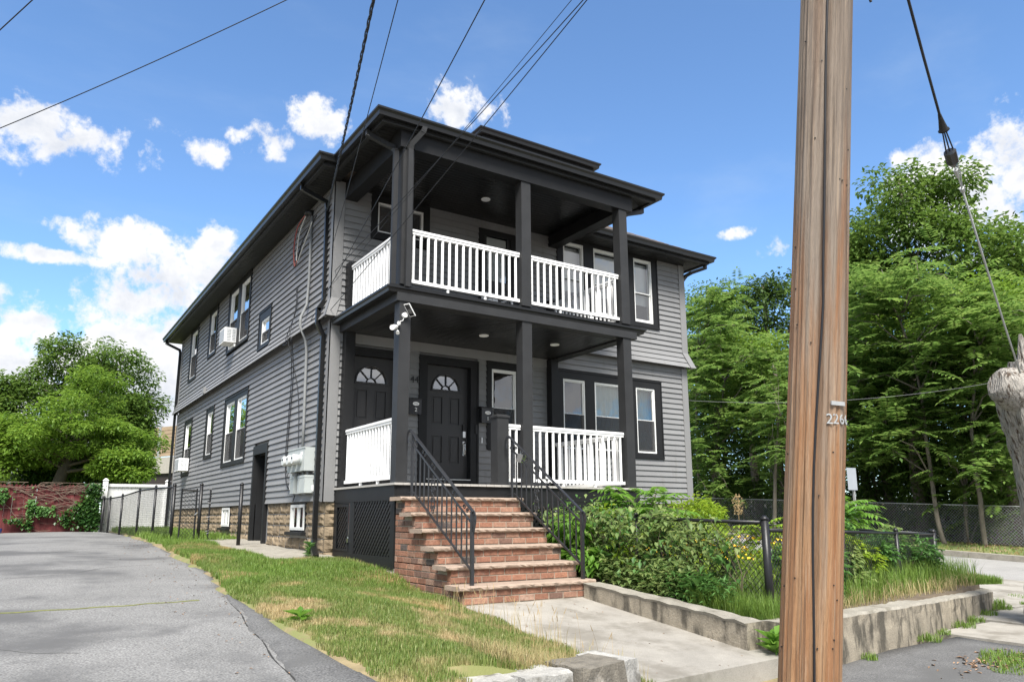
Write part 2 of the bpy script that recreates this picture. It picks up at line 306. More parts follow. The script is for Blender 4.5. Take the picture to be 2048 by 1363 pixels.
class MB:
    def __init__(s): s.v = []; s.f = []
    def hexa(s, p):
        b = len(s.v); s.v += [tuple(q) for q in p]
        s.f += [(b, b+3, b+2, b+1), (b+4, b+5, b+6, b+7), (b, b+1, b+5, b+4), (b+1, b+2, b+6, b+5), (b+2, b+3, b+7, b+6), (b+3, b, b+4, b+7)]; return s
    def box(s, x0, x1, y0, y1, z0, z1):
        x0, x1 = min(x0, x1), max(x0, x1); y0, y1 = min(y0, y1), max(y0, y1); z0, z1 = min(z0, z1), max(z0, z1)
        return s.hexa([(x0, y0, z0), (x1, y0, z0), (x1, y1, z0), (x0, y1, z0), (x0, y0, z1), (x1, y0, z1), (x1, y1, z1), (x0, y1, z1)])
    def quad(s, a, b, c, d):
        n = len(s.v); s.v += [tuple(a), tuple(b), tuple(c), tuple(d)]; s.f.append((n, n+1, n+2, n+3)); return s
    def bar(s, p0, p1, w, h, upv=(0, 0, 1)):
        p0 = Vector(p0); p1 = Vector(p1); d = (p1-p0).normalized(); sd = d.cross(Vector(upv))
        if sd.length < 1e-4: sd = d.cross(Vector((1, 0, 0)))
        sd.normalize(); u = sd.cross(d).normalized(); a = sd*w/2; b = u*h/2
        return s.hexa([p0-a-b, p0+a-b, p0+a+b, p0-a+b, p1-a-b, p1+a-b, p1+a+b, p1-a+b])
    def tube(s, pts, r, n=6, cap=True):
        pts = [Vector(p) for p in pts]; rs = r if isinstance(r, (list, tuple)) else [r]*len(pts); base = len(s.v); prev = None
        for i, p in enumerate(pts):
            d = (pts[min(i+1, len(pts)-1)] - pts[max(i-1, 0)]);  d = d.normalized() if d.length > 1e-9 else Vector((0, 0, 1))
            if prev is None: a = d.orthogonal().normalized()
            else:
                a = prev - d*prev.dot(d); a = a.normalized() if a.length > 1e-6 else d.orthogonal().normalized()
            prev = a; b = d.cross(a)
            for k in range(n):
                t = 2*math.pi*k/n; s.v.append(tuple(p + (a*math.cos(t)+b*math.sin(t))*rs[i]))
        for i in range(len(pts)-1):
            for k in range(n):
                a0 = base+i*n+k; a1 = base+i*n+(k+1) % n; s.f.append((a0, a1, a1+n, a0+n))
        if cap: s.f.append(tuple(base+k for k in reversed(range(n)))); s.f.append(tuple(base+(len(pts)-1)*n+k for k in range(n)))
        return s
    def sweep(s, path, prof):
        """mitred sweep of a closed profile [(out, z)] along a plan polyline; out is to the right of travel"""
        P = [Vector(p) for p in path]; n = len(P); m = len(prof); base = len(s.v)
        nrm = []
        for i in range(n-1):
            d = (P[i+1]-P[i]).normalized(); nrm.append(Vector((d.y, -d.x)))
        for i in range(n):
            if i == 0: o = nrm[0]
            elif i == n-1: o = nrm[-1]
            else:
                o = nrm[i-1]+nrm[i]; o = o/max(o.length_squared/2, .2)
            for (w, z) in prof: q = P[i]+o*w; s.v.append((q.x, q.y, z))
        for i in range(n-1):
            for k in range(m):
                a = base+i*m+k; b = base+i*m+(k+1) % m; s.f.append((a, b, b+m, a+m))
        s.f.append(tuple(base+k for k in range(m))); s.f.append(tuple(base+(n-1)*m+k for k in reversed(range(m)))); return s
    def poly(s, pts, thick):
        """extruded polygon: pts in 3-D, thick vector"""
        n = len(pts); b = len(s.v); t = Vector(thick); s.v += [tuple(Vector(p)) for p in pts] + [tuple(Vector(p)+t) for p in pts]
        s.f.append(tuple(b+k for k in range(n))); s.f.append(tuple(b+n+k for k in reversed(range(n))))
        for k in range(n): a = b+k; c = b+(k+1) % n; s.f.append((a, a+n, c+n, c))
        return s
    def mesh(s, name, m, smooth=False):
        me = bpy.data.meshes.new(name); me.from_pydata(s.v, [], s.f); me.materials.append(MATS[m])
        if smooth:
            for p in me.polygons: p.use_smooth = len(p.vertices) == 4
        me.update(); return me
    def build(s, name, m, parent=None, smooth=False, **tg):
        o = bpy.data.objects.new(name, s.mesh(name, m, smooth)); link(o, parent); return tag(o, **tg) if tg else o
def inst(name, me, parent, loc, rotz=0., scale=None, rot=None):
    o = bpy.data.objects.new(name, me); link(o, parent, loc)
    o.rotation_euler = rot if rot else (0, 0, rotz)
    if scale: o.scale = scale
    return o
def text(name, body, size, m, parent, mtx, extrude=.004):
    cu = bpy.data.curves.new(name, 'FONT'); cu.body = body; cu.size = size; cu.extrude = extrude; cu.align_x = 'CENTER'; cu.align_y = 'CENTER'
    t = bpy.data.objects.new('tmp', cu); COL.objects.link(t); bpy.context.view_layer.update()
    me = bpy.data.meshes.new_from_object(t); bpy.data.objects.remove(t); me.transform(mtx); me.materials.clear(); me.materials.append(MATS[m])
    o = bpy.data.objects.new(name, me); link(o, parent); return o
def grid_sheet(name, x0, x1, y0, y1, nx, ny, fn, m, parent=None, skirt=0, **tg):
    xs = np.linspace(x0, x1, nx+1); ys = np.linspace(y0, y1, ny+1); X, Y = np.meshgrid(xs, ys); Z = fn(X, Y)
    v = np.stack([X, Y, Z], -1).reshape(-1, 3); i = np.arange(nx*ny); r = i//nx; c = i % nx; a = r*(nx+1)+c
    f = np.stack([a, a+1, a+nx+2, a+nx+1], -1)
    if skirt:
        ring = list(range(0, nx+1)) + [k*(nx+1)+nx for k in range(1, ny+1)] + [ny*(nx+1)+k for k in range(nx-1, -1, -1)] + [k*(nx+1) for k in range(ny-1, 0, -1)]
        lo = v[ring].copy(); lo[:, 2] -= skirt; b = len(v); v = np.vstack([v, lo]); n = len(ring)
        sk = np.array([(ring[k], b+k, b+(k+1) % n, ring[(k+1) % n]) for k in range(n)]); f = np.vstack([f, sk])
    o = bpy.data.objects.new(name, npmesh(name, v, f, m)); link(o, parent); return tag(o, **tg) if tg else o

# ================================================================== GROUND
I = np.interp
def zlot(y): return I(y, [-12, -7.5, -3.7, 0, 4, 14.5, 40, 120], [-.15, .0, .2, .36, .48, .59, .9, 1.5])
def zwalk(y): return I(y, [-7.1, -4.27], [-.33, 0])
def sstep(t): t = np.clip(t, 0, 1); return t*t*(3-2*t)
def xdrive(y): return I(y, [-12, -3.6, -2.9, -1.8, 1, 3.6, 9.7, 14.4], [-2.23, -2.24, -2.18, -2.02, -1.93, -1.81, -1.58, -1.66]) + .02*np.sin(np.asarray(y)*4.1)
def zlawn(x, y):
    a = zlot(y); b = zwalk(y)+.02; t = sstep((x+1.7)/1.8)*sstep((-1.9-y)/1.6)
    return a*(1-t)+b*t - .18*((x > .16) & (y < -4.2)) - .14*((x < xdrive(y)-.06) & (y > -9)) + .012*np.sin(x*3.1+y*1.7)+.01*np.sin(x*7+1)*np.cos(y*5)
def zdrive(y): return I(y, [-10.4, -9.5, -8.6, -7.4, -3.7, 0, 4, 14.5, 20], [-.70, -.64, -.30, .0, .19, .34, .46, .57, .6])
def zgarden(x, y): return I(y, [-6.9, -5.6, -4, 0, 14], [-.10, -.02, .08, .32, .55]) - .012*np.clip(x-2.2, 0, 9) + .012*np.sin(x*2.3+y*3.1)
def zside(x, y): return -.6+.012*np.clip(x, -4, 20)+.045*np.clip(y+7, 0, 99)
def zroad2(x, y): return -.24+.045*y - .002*(x-16.6)**2
def zwood(x, y): return -.14+.046*y + .03*np.clip(x-22, 0, 40)
def B(x, y): return I(y, [-60, -8, 0, 14.5, 60, 400], [-.9, -.9, -.35, .30, .8, 2.0])
grid_sheet('ground', -400, 500, -300, 700, 90, 100, lambda x, y: B(x, y)-.06, 'soil', kind='structure')
grid_sheet('back_yard', -30, 13.2, 14.45, 70, 40, 50, lambda x, y: zlot(y)-.04, 'verge', kind='structure')
grid_sheet('lawn', -2.35, 2.02, -7.32, 14.45, 44, 180, zlawn, 'lawn_soil', skirt=.7, kind='structure')
gb = grid_sheet('garden_bed', 2.16, 9.0, 0, 1, 40, 90, lambda x, y: 0*x, 'soil', skirt=.7, kind='structure')
co = np.empty(len(gb.data.vertices)*3, dtype=np.float32); gb.data.vertices.foreach_get('co', co); co = co.reshape(-1, 3)
yf = I(co[:, 0], [2.1, 3.4, 5.5, 7.5, 8.75, 9.0], [-6.80, -6.58, -6.28, -5.88, -5.58, -5.40]); co[:, 1] = yf+co[:, 1]*(14.4-yf); co[:, 2] += zgarden(co[:, 0], co[:, 1]); gb.data.vertices.foreach_set('co', co.ravel()); gb.data.update()
def zdrv(x, y):
    return zdrive(y) + .012*np.sin(x*1.3+y*.8) - .010*np.clip((x+2.7)/.5, 0, 1)
drv = grid_sheet('driveway', 0, 1, -10.0, 14.5, 60, 200, lambda x, y: 0*x, 'asphalt', skirt=.5, kind='structure')
co = np.empty(len(drv.data.vertices)*3, dtype=np.float32); drv.data.vertices.foreach_get('co', co); co = co.reshape(-1, 3)
co[:, 0] = -7.4+co[:, 0]*(xdrive(co[:, 1])+7.4); co[:, 2] += zdrv(co[:, 0], co[:, 1])+.004; drv.data.vertices.foreach_set('co', co.ravel()); drv.data.update()
# strip of newer asphalt along the lawn, a hand higher at its seam
def strip():
    pts = []
    ys = np.linspace(-9.0, -3.6, 60); v = []; f = []
    for y in ys:
        j = .012*math.sin(y*5.1)+.008*math.sin(y*17.7)+random.uniform(-.006, .006); w1 = -2.22+.02*math.sin(y*3.7)+random.uniform(-.008, .008); w0 = w1-.05-.40*min(1, max(0, (-3.7-y)/3.6))+j
        z = float(zdrive(y))
        z = float(zdrv(w0, y)); v += [(w0, y, z-.03), (w0+.010, y, z+.016), ((w0+w1)/2, y, z+.022), (w1, y, z+.012), (w1+.03, y, z-.05)]
    n = 5
    for i in range(len(ys)-1):
        for k in range(n-1): a = i*n+k; f.append((a, a+1, a+n+1, a+n))
    o = bpy.data.objects.new('driveway_edge', npmesh('driveway_edge', v, f, 'asphalt_dark')); link(o); tag(o, kind='structure')
strip()
# sealing joint across the driveway, grown over, and two long cracks: shallow raised ribbons of moss and tar
def ribbon(name, pts, w, m, zoff=.008):
    v = []; f = []
    for i, (x, y) in enumerate(pts):
        d = Vector(pts[min(i+1, len(pts)-1)])-Vector(pts[max(i-1, 0)]); d.normalize(); nx, ny = -d.y, d.x; ww = w*random.uniform(.35, 1.3)
        for s in (-1, 0, 1):
            X = x+nx*ww*s/2; Y = y+ny*ww*s/2; v.append((X, Y, float(zdrv(X, Y))+.004+(zoff if s == 0 else .002)))
    for i in range(len(pts)-1):
        for k in range(2): a = i*3+k; f.append((a, a+1, a+4, a+3))
    o = bpy.data.objects.new(name, npmesh(name, v, f, m)); link(o); return tag(o, kind='structure')
mat('moss', (.13, .14, .04), .95, var=.3, vscale=20)
mat('crack', (.030, .030, .028), .95)
ribbon('driveway_crack', [(-2.20-.41*min(1, max(0, (-3.75+i*.05-(-3.75)+i*.0)*-1/3.6)) if False else (-2.275-.40*min(1, (i*.05)/3.6)+.012*math.sin((-3.7-i*.05)*5.1)), -3.7-i*.05) for i in range(100)], .013, 'crack', .004)
ribbon('driveway_joint', [(-7.3+i*.06, -3.86+.018*math.sin(i*.9)+.05*(i*.06/4.9)) for i in range(int(4.8/.06))], .022, 'moss')
def crack(x, y, a, n, w):
    p = []
    for i in range(n): p.append((x, y)); a += random.uniform(-.32, .32); x += .09*math.cos(a); y += .09*math.sin(a)
    return ribbon('driveway_crack', p, w, 'crack', .003)
crack(-4.2, -1.2, .25, 24, .010); crack(-3.9, 2.4, .9, 26, .012); crack(-5.2, -5.1, .1, 20, .006)
# street and pavements
grid_sheet('street', -90, 13.3, -20, -9.62, 30, 8, lambda x, y: -.74+0*x, 'asphalt_pale', kind='structure')
grid_sheet('side_street', 13.35, 19.8, -60, 60, 10, 80, zroad2, 'asphalt_pale', kind='structure')
grid_sheet('sidewalk', -2.1, 5.9, -9.45, -6.6, 30, 12, zside, 'asphalt_dark', skirt=.25, kind='structure')
mb = MB()
for i in range(-14, 5):       # kerb stones along the front pavement
    x0 = i*1.0; x1 = x0+.985
    if -7.6 < x0 < -2.2: continue
    mb.box(x0, x1, -9.61, -9.46, -.95, float(zside(x0, -9.5))+.012)
mb.build('kerb', 'concrete_cap', kind='structure')
pw = empty('corner_pavement', (8, -6, -.5)); tag(pw, kind='structure')
for (x0, x1, y0, y1) in [(5.92, 7.4, -9.4, -6.3), (7.42, 8.95, -9.4, -5.9), (8.97, 10.4, -9.4, -7.62), (8.97, 10.4, -7.6, -5.9), (10.42, 12.2, -9.2, -7.3), (10.42, 12.6, -7.28, -5.5), (9.1, 10.9, -5.88, -4.0), (10.92, 13.0, -5.48, -3.6), (9.1, 10.95, -3.98, -2.1), (10.97, 13.1, -3.58, -1.7), (9.1, 13.15, -1.68, .3), (9.1, 13.15, .32, 2.3), (9.1, 13.15, 2.32, 4.3), (9.1, 13.15, 4.32, 8.3), (9.1, 13.15, 8.32, 14)]:
    g = .012; p = [(x0+g, y0+g), (x1-g, y0+g), (x1-g, y1-g), (x0+g, y1-g)]; j = random.uniform(-.012, .012)
    MB().hexa([(x, y, -.95) for x, y in p]+[(x, y, float(zside(x, y))+j) for x, y in p]).build('slab', 'concrete', pw)
mb = MB()
for i in range(-8, 14):
    y0 = i*2.4; mb.hexa([(19.8, y0, -1.5), (19.97, y0, -1.5), (19.97, y0+2.38, -1.5), (19.8, y0+2.38, -1.5)] + [(19.82, y0, float(zroad2(19.8, y0))+.16), (19.97, y0, float(zroad2(19.8, y0))+.17), (19.97, y0+2.38, float(zroad2(19.8, y0+2.4))+.17), (19.82, y0+2.38, float(zroad2(19.8, y0+2.4))+.16)])
mb.build('far_kerb', 'concrete_cap', kind='structure')
grid_sheet('verge', 19.97, 22.3, -30, 40, 8, 70, lambda x, y: zroad2(19.8, y)+.15+.06*(x-19.97), 'verge', kind='structure')
grid_sheet('forest_floor', 22.3, 90, -40, 80, 30, 50, zwood, 'forest_floor', kind='structure')
# front walk: two cast slabs sloping to the pavement
wk = empty('front_walk', (1.1, -5.7, 0)); tag(wk, kind='structure')
for (y0, y1) in ((-5.62, -4.2), (-7.12, -5.624)):
    x0, x1 = .12, 2.06
    MB().hexa([(x0, y0, -.9), (x1, y0+(.12 if y0 < -6 else 0), -.9), (x1, y1, -.9), (x0, y1, -.9), (x0, y0, float(zwalk(y0))), (x1, y0+(.12 if y0 < -6 else 0), float(zwalk(y0+(.12 if y0 < -6 else 0)))), (x1, y1, float(zwalk(y1))), (x0, y1, float(zwalk(y1)))]).build('slab', 'concrete', wk)
# concrete strip along the foundation
grid_sheet('foundation_strip', -.95, .10, -.3, 5.6, 10, 40, lambda x, y: zlawn(x, y)+.025-.05*np.clip((-x-.75)/.2, 0, 1), 'concrete_cap', kind='structure')
# low walls round the garden
def lowwall(name, path, tops, th, label):
    """rough cast wall following a plan path; every vertex a little uneven"""
    root = empty(name, (path[0][0], path[0][1], tops[0]), label, 'wall')
    P = []; T = []
    for i in range(len(path)-1):
        a = Vector(path[i]); b = Vector(path[i+1]); n = max(2, int((b-a).length/.12))
        for k in range(n): t = k/n; P.append(a.lerp(b, t)); T.append(tops[i]*(1-t)+tops[i+1]*t)
    P.append(Vector(path[-1])); T.append(tops[-1]); v = []; f = []; vc = []; fc = []
    for i, p in enumerate(P):
        d = P[min(i+1, len(P)-1)]-P[max(i-1, 0)]; d.normalize(); nn = Vector((-d.y, d.x)); j = random.uniform
        zt = T[i]+j(-.006, .006); rows = [(0, -.95), (j(-.008, .008), -.3), (j(-.008, .008), zt-.12), (j(-.008, .008), zt-.03), (.02+j(0, .008), zt), (th*.5, zt+j(-.005, .005)), (th-.02, zt+j(-.006, .006)), (th, zt-.03), (th, -.95)]
        for w, z in rows: q = p+nn*w; v.append((q.x, q.y, z))
    m = 9
    for i in range(len(P)-1):
        for k in range(m-1): a = i*m+k; (fc if k in (3, 4, 5, 6) else f).append((a, a+1, a+m+1, a+m))
    f.append(tuple(range(m-1, -1, -1))); f.append(tuple((len(P)-1)*m+k for k in range(m)))
    me = bpy.data.meshes.new(name); me.from_pydata(v, [], f); me.materials.append(MATS['concrete_old']); o = bpy.data.objects.new('wall_body', me); link(o, root)
    me = bpy.data.meshes.new(name); me.from_pydata(v, [], fc); me.materials.append(MATS['concrete_cap']); o = bpy.data.objects.new('wall_top', me); link(o, root)
    return root
lowwall('retaining_wall', [(2.06, -4.26), (2.06, -5.6), (2.07, -6.72)], [.17, .07, -.03], -.22, 'low stained concrete wall between the front walk and the fenced garden')
lowwall('retaining_wall', [(2.14, -6.92), (3.4, -6.74), (5.5, -6.45), (7.5, -6.05), (8.75, -5.74), (8.98, -5.55), (9.06, -5.2)], [-.03, -.06, -.09, -.13, -.165, -.17, -.17], .28, 'stained concrete garden wall along the asphalt pavement behind the utility pole')
# rough stones that hold the lawn above the pavement
def stone(x0, x1, y0, y1, z0, z1, m, label, rz=0, seed=0, lean=0):
    rr = random.Random(seed); n = 5; v = []; f = []
    cx, cy = (x0+x1)/2, (y0+y1)/2
    grid = {}
    for i in range(n+1):
        for j in range(n+1):
            for k in range(n+1):
                if 0 < i < n and 0 < j < n and 0 < k < n: continue
                x = x0+(x1-x0)*i/n; y = y0+(y1-y0)*j/n; z = z0+(z1-z0)*k/n
                e = ((i in (0, n))+(j in (0, n))+(k in (0, n)))
                s = .985 if e == 2 else (.95 if e == 3 else 1.0)
                x = cx+(x-cx)*s+rr.uniform(-.009, .009)+lean*(z-z0); y = cy+(y-cy)*s+rr.uniform(-.009, .009); z = z+rr.uniform(-.008, .008)
                X = cx+(x-cx)*math.cos(rz)-(y-cy)*math.sin(rz); Y = cy+(x-cx)*math.sin(rz)+(y-cy)*math.cos(rz)
                grid[i, j, k] = len(v); v.append((X, Y, z))
    for a in range(n):
        for b in range(n):
            for k in (0, n):
                f.append((grid[a, b, k], grid[a+1, b, k], grid[a+1, b+1, k], grid[a, b+1, k])); f.append((grid[a, k, b], grid[a+1, k, b], grid[a+1, k, b+1], grid[a, k, b+1])); f.append((grid[k, a, b], grid[k, a+1, b], grid[k, a+1, b+1], grid[k, a, b+1]))
    me = bpy.data.meshes.new('edging_stone'); me.from_pydata(v, [], f); me.materials.append(MATS[m]); o = bpy.data.objects.new('edging_stone', me); link(o); tag(o, label, 'stone', 'stones edging the lawn')
stone(-.84, -.37, -7.52, -7.12, -.8, -.045, 'stone_dark', 'dark weathered concrete block at the corner of lawn and front walk', .12, 1)
stone(-.40, -.16, -7.42, -6.98, -.8, -.055, 'stone_white', 'broken grey concrete chunk against the front walk, beside the dark block', .25, 2, -.05)
stone(-1.31, -.88, -7.55, -7.22, -.8, -.055, 'stone_white', 'cracked pale concrete block, middle of the lawn edge stones', .10, 3)
stone(-1.76, -1.34, -7.57, -7.28, -.8, -.045, 'stone_white', 'pale rounded edging stone, leftmost of those along the lawn front', .06, 4)
grid_sheet('lawn_corner', -2.32, -1.78, -8.0, -7.31, 8, 12, lambda x, y: zlawn(x, y)-.35*np.clip((-7.6-y)/.4, 0, 1), 'lawn_soil', skirt=.5, kind='structure')

# ================================================================== HOUSE
HX, HY = 8.30, 14.15; FL = 1.4355; SB = 1.24; BELT = 4.25; SOF = 6.70; EZ = 6.82
house = empty('house', (4.15, 7, 0), 'two storey house with grey clapboard siding, black trim and stacked front porches', 'house')
class Fr:                                    # wall frame: u along the wall, w outwards
    def __init__(s, side): s.side = side
    def p(s, u, w, z): return (-w, u, z) if s.side else (u, -w, z)
    def box(s, mb, u0, u1, w0, w1, z0, z1):
        a = s.p(u0, w0, z0); b = s.p(u1, w1, z1); return mb.box(a[0], b[0], a[1], b[1], z0, z1)
SIDE = Fr(True); FRONT = Fr(False)
def off(z):                                  # the upper storey flares out over the belt
    return 0.0 if z < BELT else .03+.12*max(0, (4.60-z)/.35)**1.3
def siding(fr, u0, u1, holes, parent, ext=0.):
    wall = MB()
    us = sorted({u0, u1, *[h[0] for h in holes], *[h[1] for h in holes]}); zs = sorted({SB, SOF+.02, *[h[2] for h in holes], *[h[3] for h in holes]})
    for a, b in zip(us, us[1:]):
        for c, d in zip(zs, zs[1:]):
            if not any(h[0] < (a+b)/2 < h[1] and h[2] < (c+d)/2 < h[3] for h in holes):
                wall.quad(fr.p(a, -.03, c), fr.p(b, -.03, c), fr.p(b, -.03, d), fr.p(a, -.03, d))
    wall = wall.build('wall', 'siding', parent)
    def course(zb, zt):
        segs = [(u0-(off(zb) if zb >= BELT else 0), u1)]
        for h in holes:
            if h[2] < zt-.012 and h[3] > zb+.012:
                ns = []
                for a, b in segs:
                    if h[1] <= a or h[0] >= b: ns.append((a, b)); continue
                    if h[0]-a > .03: ns.append((a, h[0]))
                    if b-h[1] > .03: ns.append((h[1], b))
                segs = ns
        out = []
        for a, b in segs:                    # panels about 3.7 m long, joints staggered from course to course
            p = a
            while b-p > 4.4: q = p+random.uniform(2.2, 3.7); out.append((p, q-.0015)); p = q
            out.append((p, b))
        for a, b in out:
            jw = random.uniform(-.002, .002); wb, wt = off(zb)+jw, off(zt)+jw*.3; mb = MB()
            # clapboard: thick butt below, thin tail that slips under the board above
            prof = [(wb+.032, zb), (wt+.004, zt+.014), (wt-.006, zt+.014), (wb-.004, zb+.012), (wb+.016, zb+.008), (wb+.022, zb)]
            n = len(prof); L0 = [fr.p(a, w, z) for w, z in prof]; L1 = [fr.p(b, w, z) for w, z in prof]; base = len(mb.v); mb.v += L0+L1
            mb.f += [tuple(base+k for k in range(n)), tuple(base+n+k for k in reversed(range(n)))]
            for k in range(n): mb.f.append((base+k, base+(k+1) % n, base+n+(k+1) % n, base+n+k))
            mb.build('siding_board', 'siding', wall)
    c = .1158; n1 = round((BELT-.012-SB)/c); n2 = round((SOF-BELT)/c)
    for i in range(n1): course(SB+(BELT-.012-SB)*i/n1, SB+(BELT-.012-SB)*(i+1)/n1)
    for i in range(n2): course(BELT+(SOF-BELT)*i/n2, BELT+(SOF-BELT)*(i+1)/n2)
    return wall
def ring(fr, mb, u0, u1, z0, z1, t, w0, w1, tb=None, tt=None):
    tb = t if tb is None else tb; tt = t if tt is None else tt
    fr.box(mb, u0, u0+t, w0, w1, z0, z1); fr.box(mb, u1-t, u1, w0, w1, z0, z1)
    fr.box(mb, u0+t, u1-t, w0, w1, z0, z0+tb); fr.box(mb, u0+t, u1-t, w0, w1, z1-tt, z1)
def pane(fr, u0, u1, z0, z1, w, parent, m='glass', name='pane'):
    return MB().quad(fr.p(u0, w, z0), fr.p(u1, w, z0), fr.p(u1, w, z1), fr.p(u0, w, z1)).build(name, m, parent)
def curtain(fr, u0, u1, z0, z1, w, parent, m, amp=.03, folds=7):
    n = 48; v = []; f = []
    for i in range(n+1):
        t = i/n; u = u0+(u1-u0)*t; d = amp*math.sin(t*folds*2*math.pi+.7*math.sin(t*9)); v += [fr.p(u, w+d*.7, z1), fr.p(u, w+d, z0)]
    for i in range(n): a = 2*i; f.append((a, a+1, a+3, a+2))
    o = bpy.data.objects.new('curtain', npmesh('curtain', v, f, m, True)); link(o, parent); return o
def window(fr, o, sashes, fz0, fz1, mid, dress=None, o_w=None, screens=True, proud=.0):
    """o = casing rectangle (u0,u1,z0,z1); sashes = white frame intervals; mid = meeting rail height"""
    u0, u1, z0, z1 = o; b = MB(); ow = off((z0+z1)/2)+.034+proud
    edges = [u0]+[x for s in sashes for x in s]+[u1]
    for k in range(0, len(edges), 2): fr.box(b, edges[k], edges[k+1], -.05, ow, z0, z1)
    for s in sashes:
        fr.box(b, s[0], s[1], -.05, ow, z0, fz0); fr.box(b, s[0], s[1], -.05, ow, fz1, z1)
    lip = ow+.012                               # raised outer bead and sill
    fr.box(b, u0-.012, u1+.012, -.02, lip+.006, z0-.022, z0+.018); fr.box(b, u0-.012, u0+.016, -.02, lip, z0+.018, z1-.02); fr.box(b, u1-.016, u1+.012, -.02, lip, z0+.018, z1-.02); fr.box(b, u0-.012, u1+.012, -.02, lip+.003, z1-.02, z1+.014)
    win = b.build('window', 'trim', house)
    for k, s in enumerate(sashes):
        a, c = s; f = MB(); t = .032
        ring(fr, f, a, c, fz0, fz1, t, -.06, ow-.012)
        ring(fr, f, a+t, c-t, mid-.012, fz1-t, .022, -.045, ow-.03)        # upper sash
        ring(fr, f, a+t, c-t, fz0+t, mid+.012, .024, -.075, ow-.050, tb=.04)  # lower sash
        fo = f.build('frame', 'white_frame', win)
        i0, i1 = a+t+.02, c-t-.02
        pane(fr, i0, i1, mid, fz1-t-.02, ow-.052, win); pane(fr, i0, i1, fz0+t+.03, mid, ow-.068, win)
        if screens:
            sc = MB(); st = .0011
            fr.box(sc, a+t+.004, c-t-.004, ow-.022, ow-.0205, fz0+t+.004, mid-.004); s_ = sc.build('screen', 'screen_mesh', win)
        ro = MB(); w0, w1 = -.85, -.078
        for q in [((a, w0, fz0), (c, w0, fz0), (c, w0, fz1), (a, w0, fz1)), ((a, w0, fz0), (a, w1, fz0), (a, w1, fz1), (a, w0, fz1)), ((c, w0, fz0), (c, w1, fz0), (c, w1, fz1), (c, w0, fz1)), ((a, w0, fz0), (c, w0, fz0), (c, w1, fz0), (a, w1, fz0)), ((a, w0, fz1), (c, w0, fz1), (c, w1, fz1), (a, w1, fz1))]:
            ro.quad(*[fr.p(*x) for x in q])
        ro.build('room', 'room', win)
        d = dress[k] if isinstance(dress, (list, tuple)) else dress
        if d == 'green': curtain(fr, a, c, fz0, fz1, -.16, win, 'curtain_green')
        elif d == 'white': curtain(fr, a, c, fz0, fz1, -.16, win, 'curtain_white', .02, 6)
        elif d == 'half': curtain(fr, a, a+(c-a)*.55, fz0, fz1, -.16, win, 'curtain_white', .02, 3)
        elif d == 'blind': pane(fr, a, c, fz0+.3*(fz1-fz0), fz1-.06, -.11, win, 'blind', 'blind')
        elif d == 'shade': pane(fr, a, c, fz0, fz1, -.11, win, 'blind', 'blind')
    return win
def screenmat():
    m = bpy.data.materials.new('screen_mesh'); m.use_nodes = True; nt = m.node_tree; N = nt.nodes.new; L = nt.links.new; nt.nodes.clear()
    d = N('ShaderNodeBsdfDiffuse'); d.inputs['Color'].default_value = (.055, .055, .057, 1); t = N('ShaderNodeBsdfTransparent'); mx = N('ShaderNodeMixShader'); mx.inputs[0].default_value = .52
    L(t.outputs[0], mx.inputs[1]); L(d.outputs[0], mx.inputs[2]); o = N('ShaderNodeOutputMaterial'); L(mx.outputs[0], o.inputs['Surface']); MATS['screen_mesh'] = m
screenmat()
# --- openings: (u0,u1,z0,z1) casing rectangles
SW = {  # side wall
 'U4': ((11.50, 12.62, 5.06, 6.66), [(11.64, 12.48)], 5.13, 6.55, 5.83, 'half'),
 'U3': ((8.92, 9.92, 5.34, 6.66), [(9.06, 9.78)], 5.41, 6.55, 5.97, None),
 'U2': ((5.46, 7.60, 5.03, 6.66), [(5.58, 6.38), (6.66, 7.46)], 5.10, 6.55, 5.80, ['half', 'blind']),
 'U1': ((3.60, 4.52, 4.54, 5.36), [(3.72, 4.33)], 4.62, 5.16, 4.89, 'shade'),
 'L4': ((11.55, 12.70, 2.22, 3.84), [(11.69, 12.55)], 2.30, 3.72, 3.0, 'half'),
 'L3': ((8.66, 9.58, 2.53, 3.85), [(8.78, 9.42)], 2.60, 3.73, 3.16, None),
 'L2': ((5.22, 7.42, 2.19, 3.83), [(5.34, 6.18), (6.44, 7.26)], 2.27, 3.70, 2.97, ['half', None]),
}
FW = {
 'P1': ((3.03, 3.76, 2.21, 3.84), [(3.13, 3.68)], 2.295, 3.71, 2.975, None),
 'G': ((4.68, 7.50, 2.20, 3.857), [(4.81, 5.37), (5.62, 6.53), (6.76, 7.31)], 2.29, 3.69, 2.99, [None, 'green', 'green']),
 'UG': ((4.70, 7.50, 5.06, 6.67), [(4.85, 5.39), (5.66, 6.56), (6.80, 7.34)], 5.15, 6.60, 5.82, ['blind', 'blind', 'blind']),
 'SL': ((.60, 1.76, 5.80, 6.62), None, 0, 0, 0, None),
}
side_holes = [v[0] for v in SW.values()] + [(3.36, 4.44, .40, 2.45)]
front_holes = [v[0] for v in FW.values()] + [(.209, 1.33, FL-.2, 3.797), (1.626, 2.823, FL-.2, 3.797), (2.82, 3.68, 4.2, 6.45)]
siding(SIDE, .06, HY, side_holes, house); siding(FRONT, .06, HX, front_holes, house)
mb = MB(); mb.box(HX, HX+.02, 0, HY, SB, SOF); mb.box(0, HX, HY, HY+.02, SB, SOF); mb.build('wall', 'siding', house)
for v in SW.values(): window(SIDE, *v)
for k in ('P1', 'G', 'UG'): window(FRONT, *FW[k], screens=(k != 'UG'))
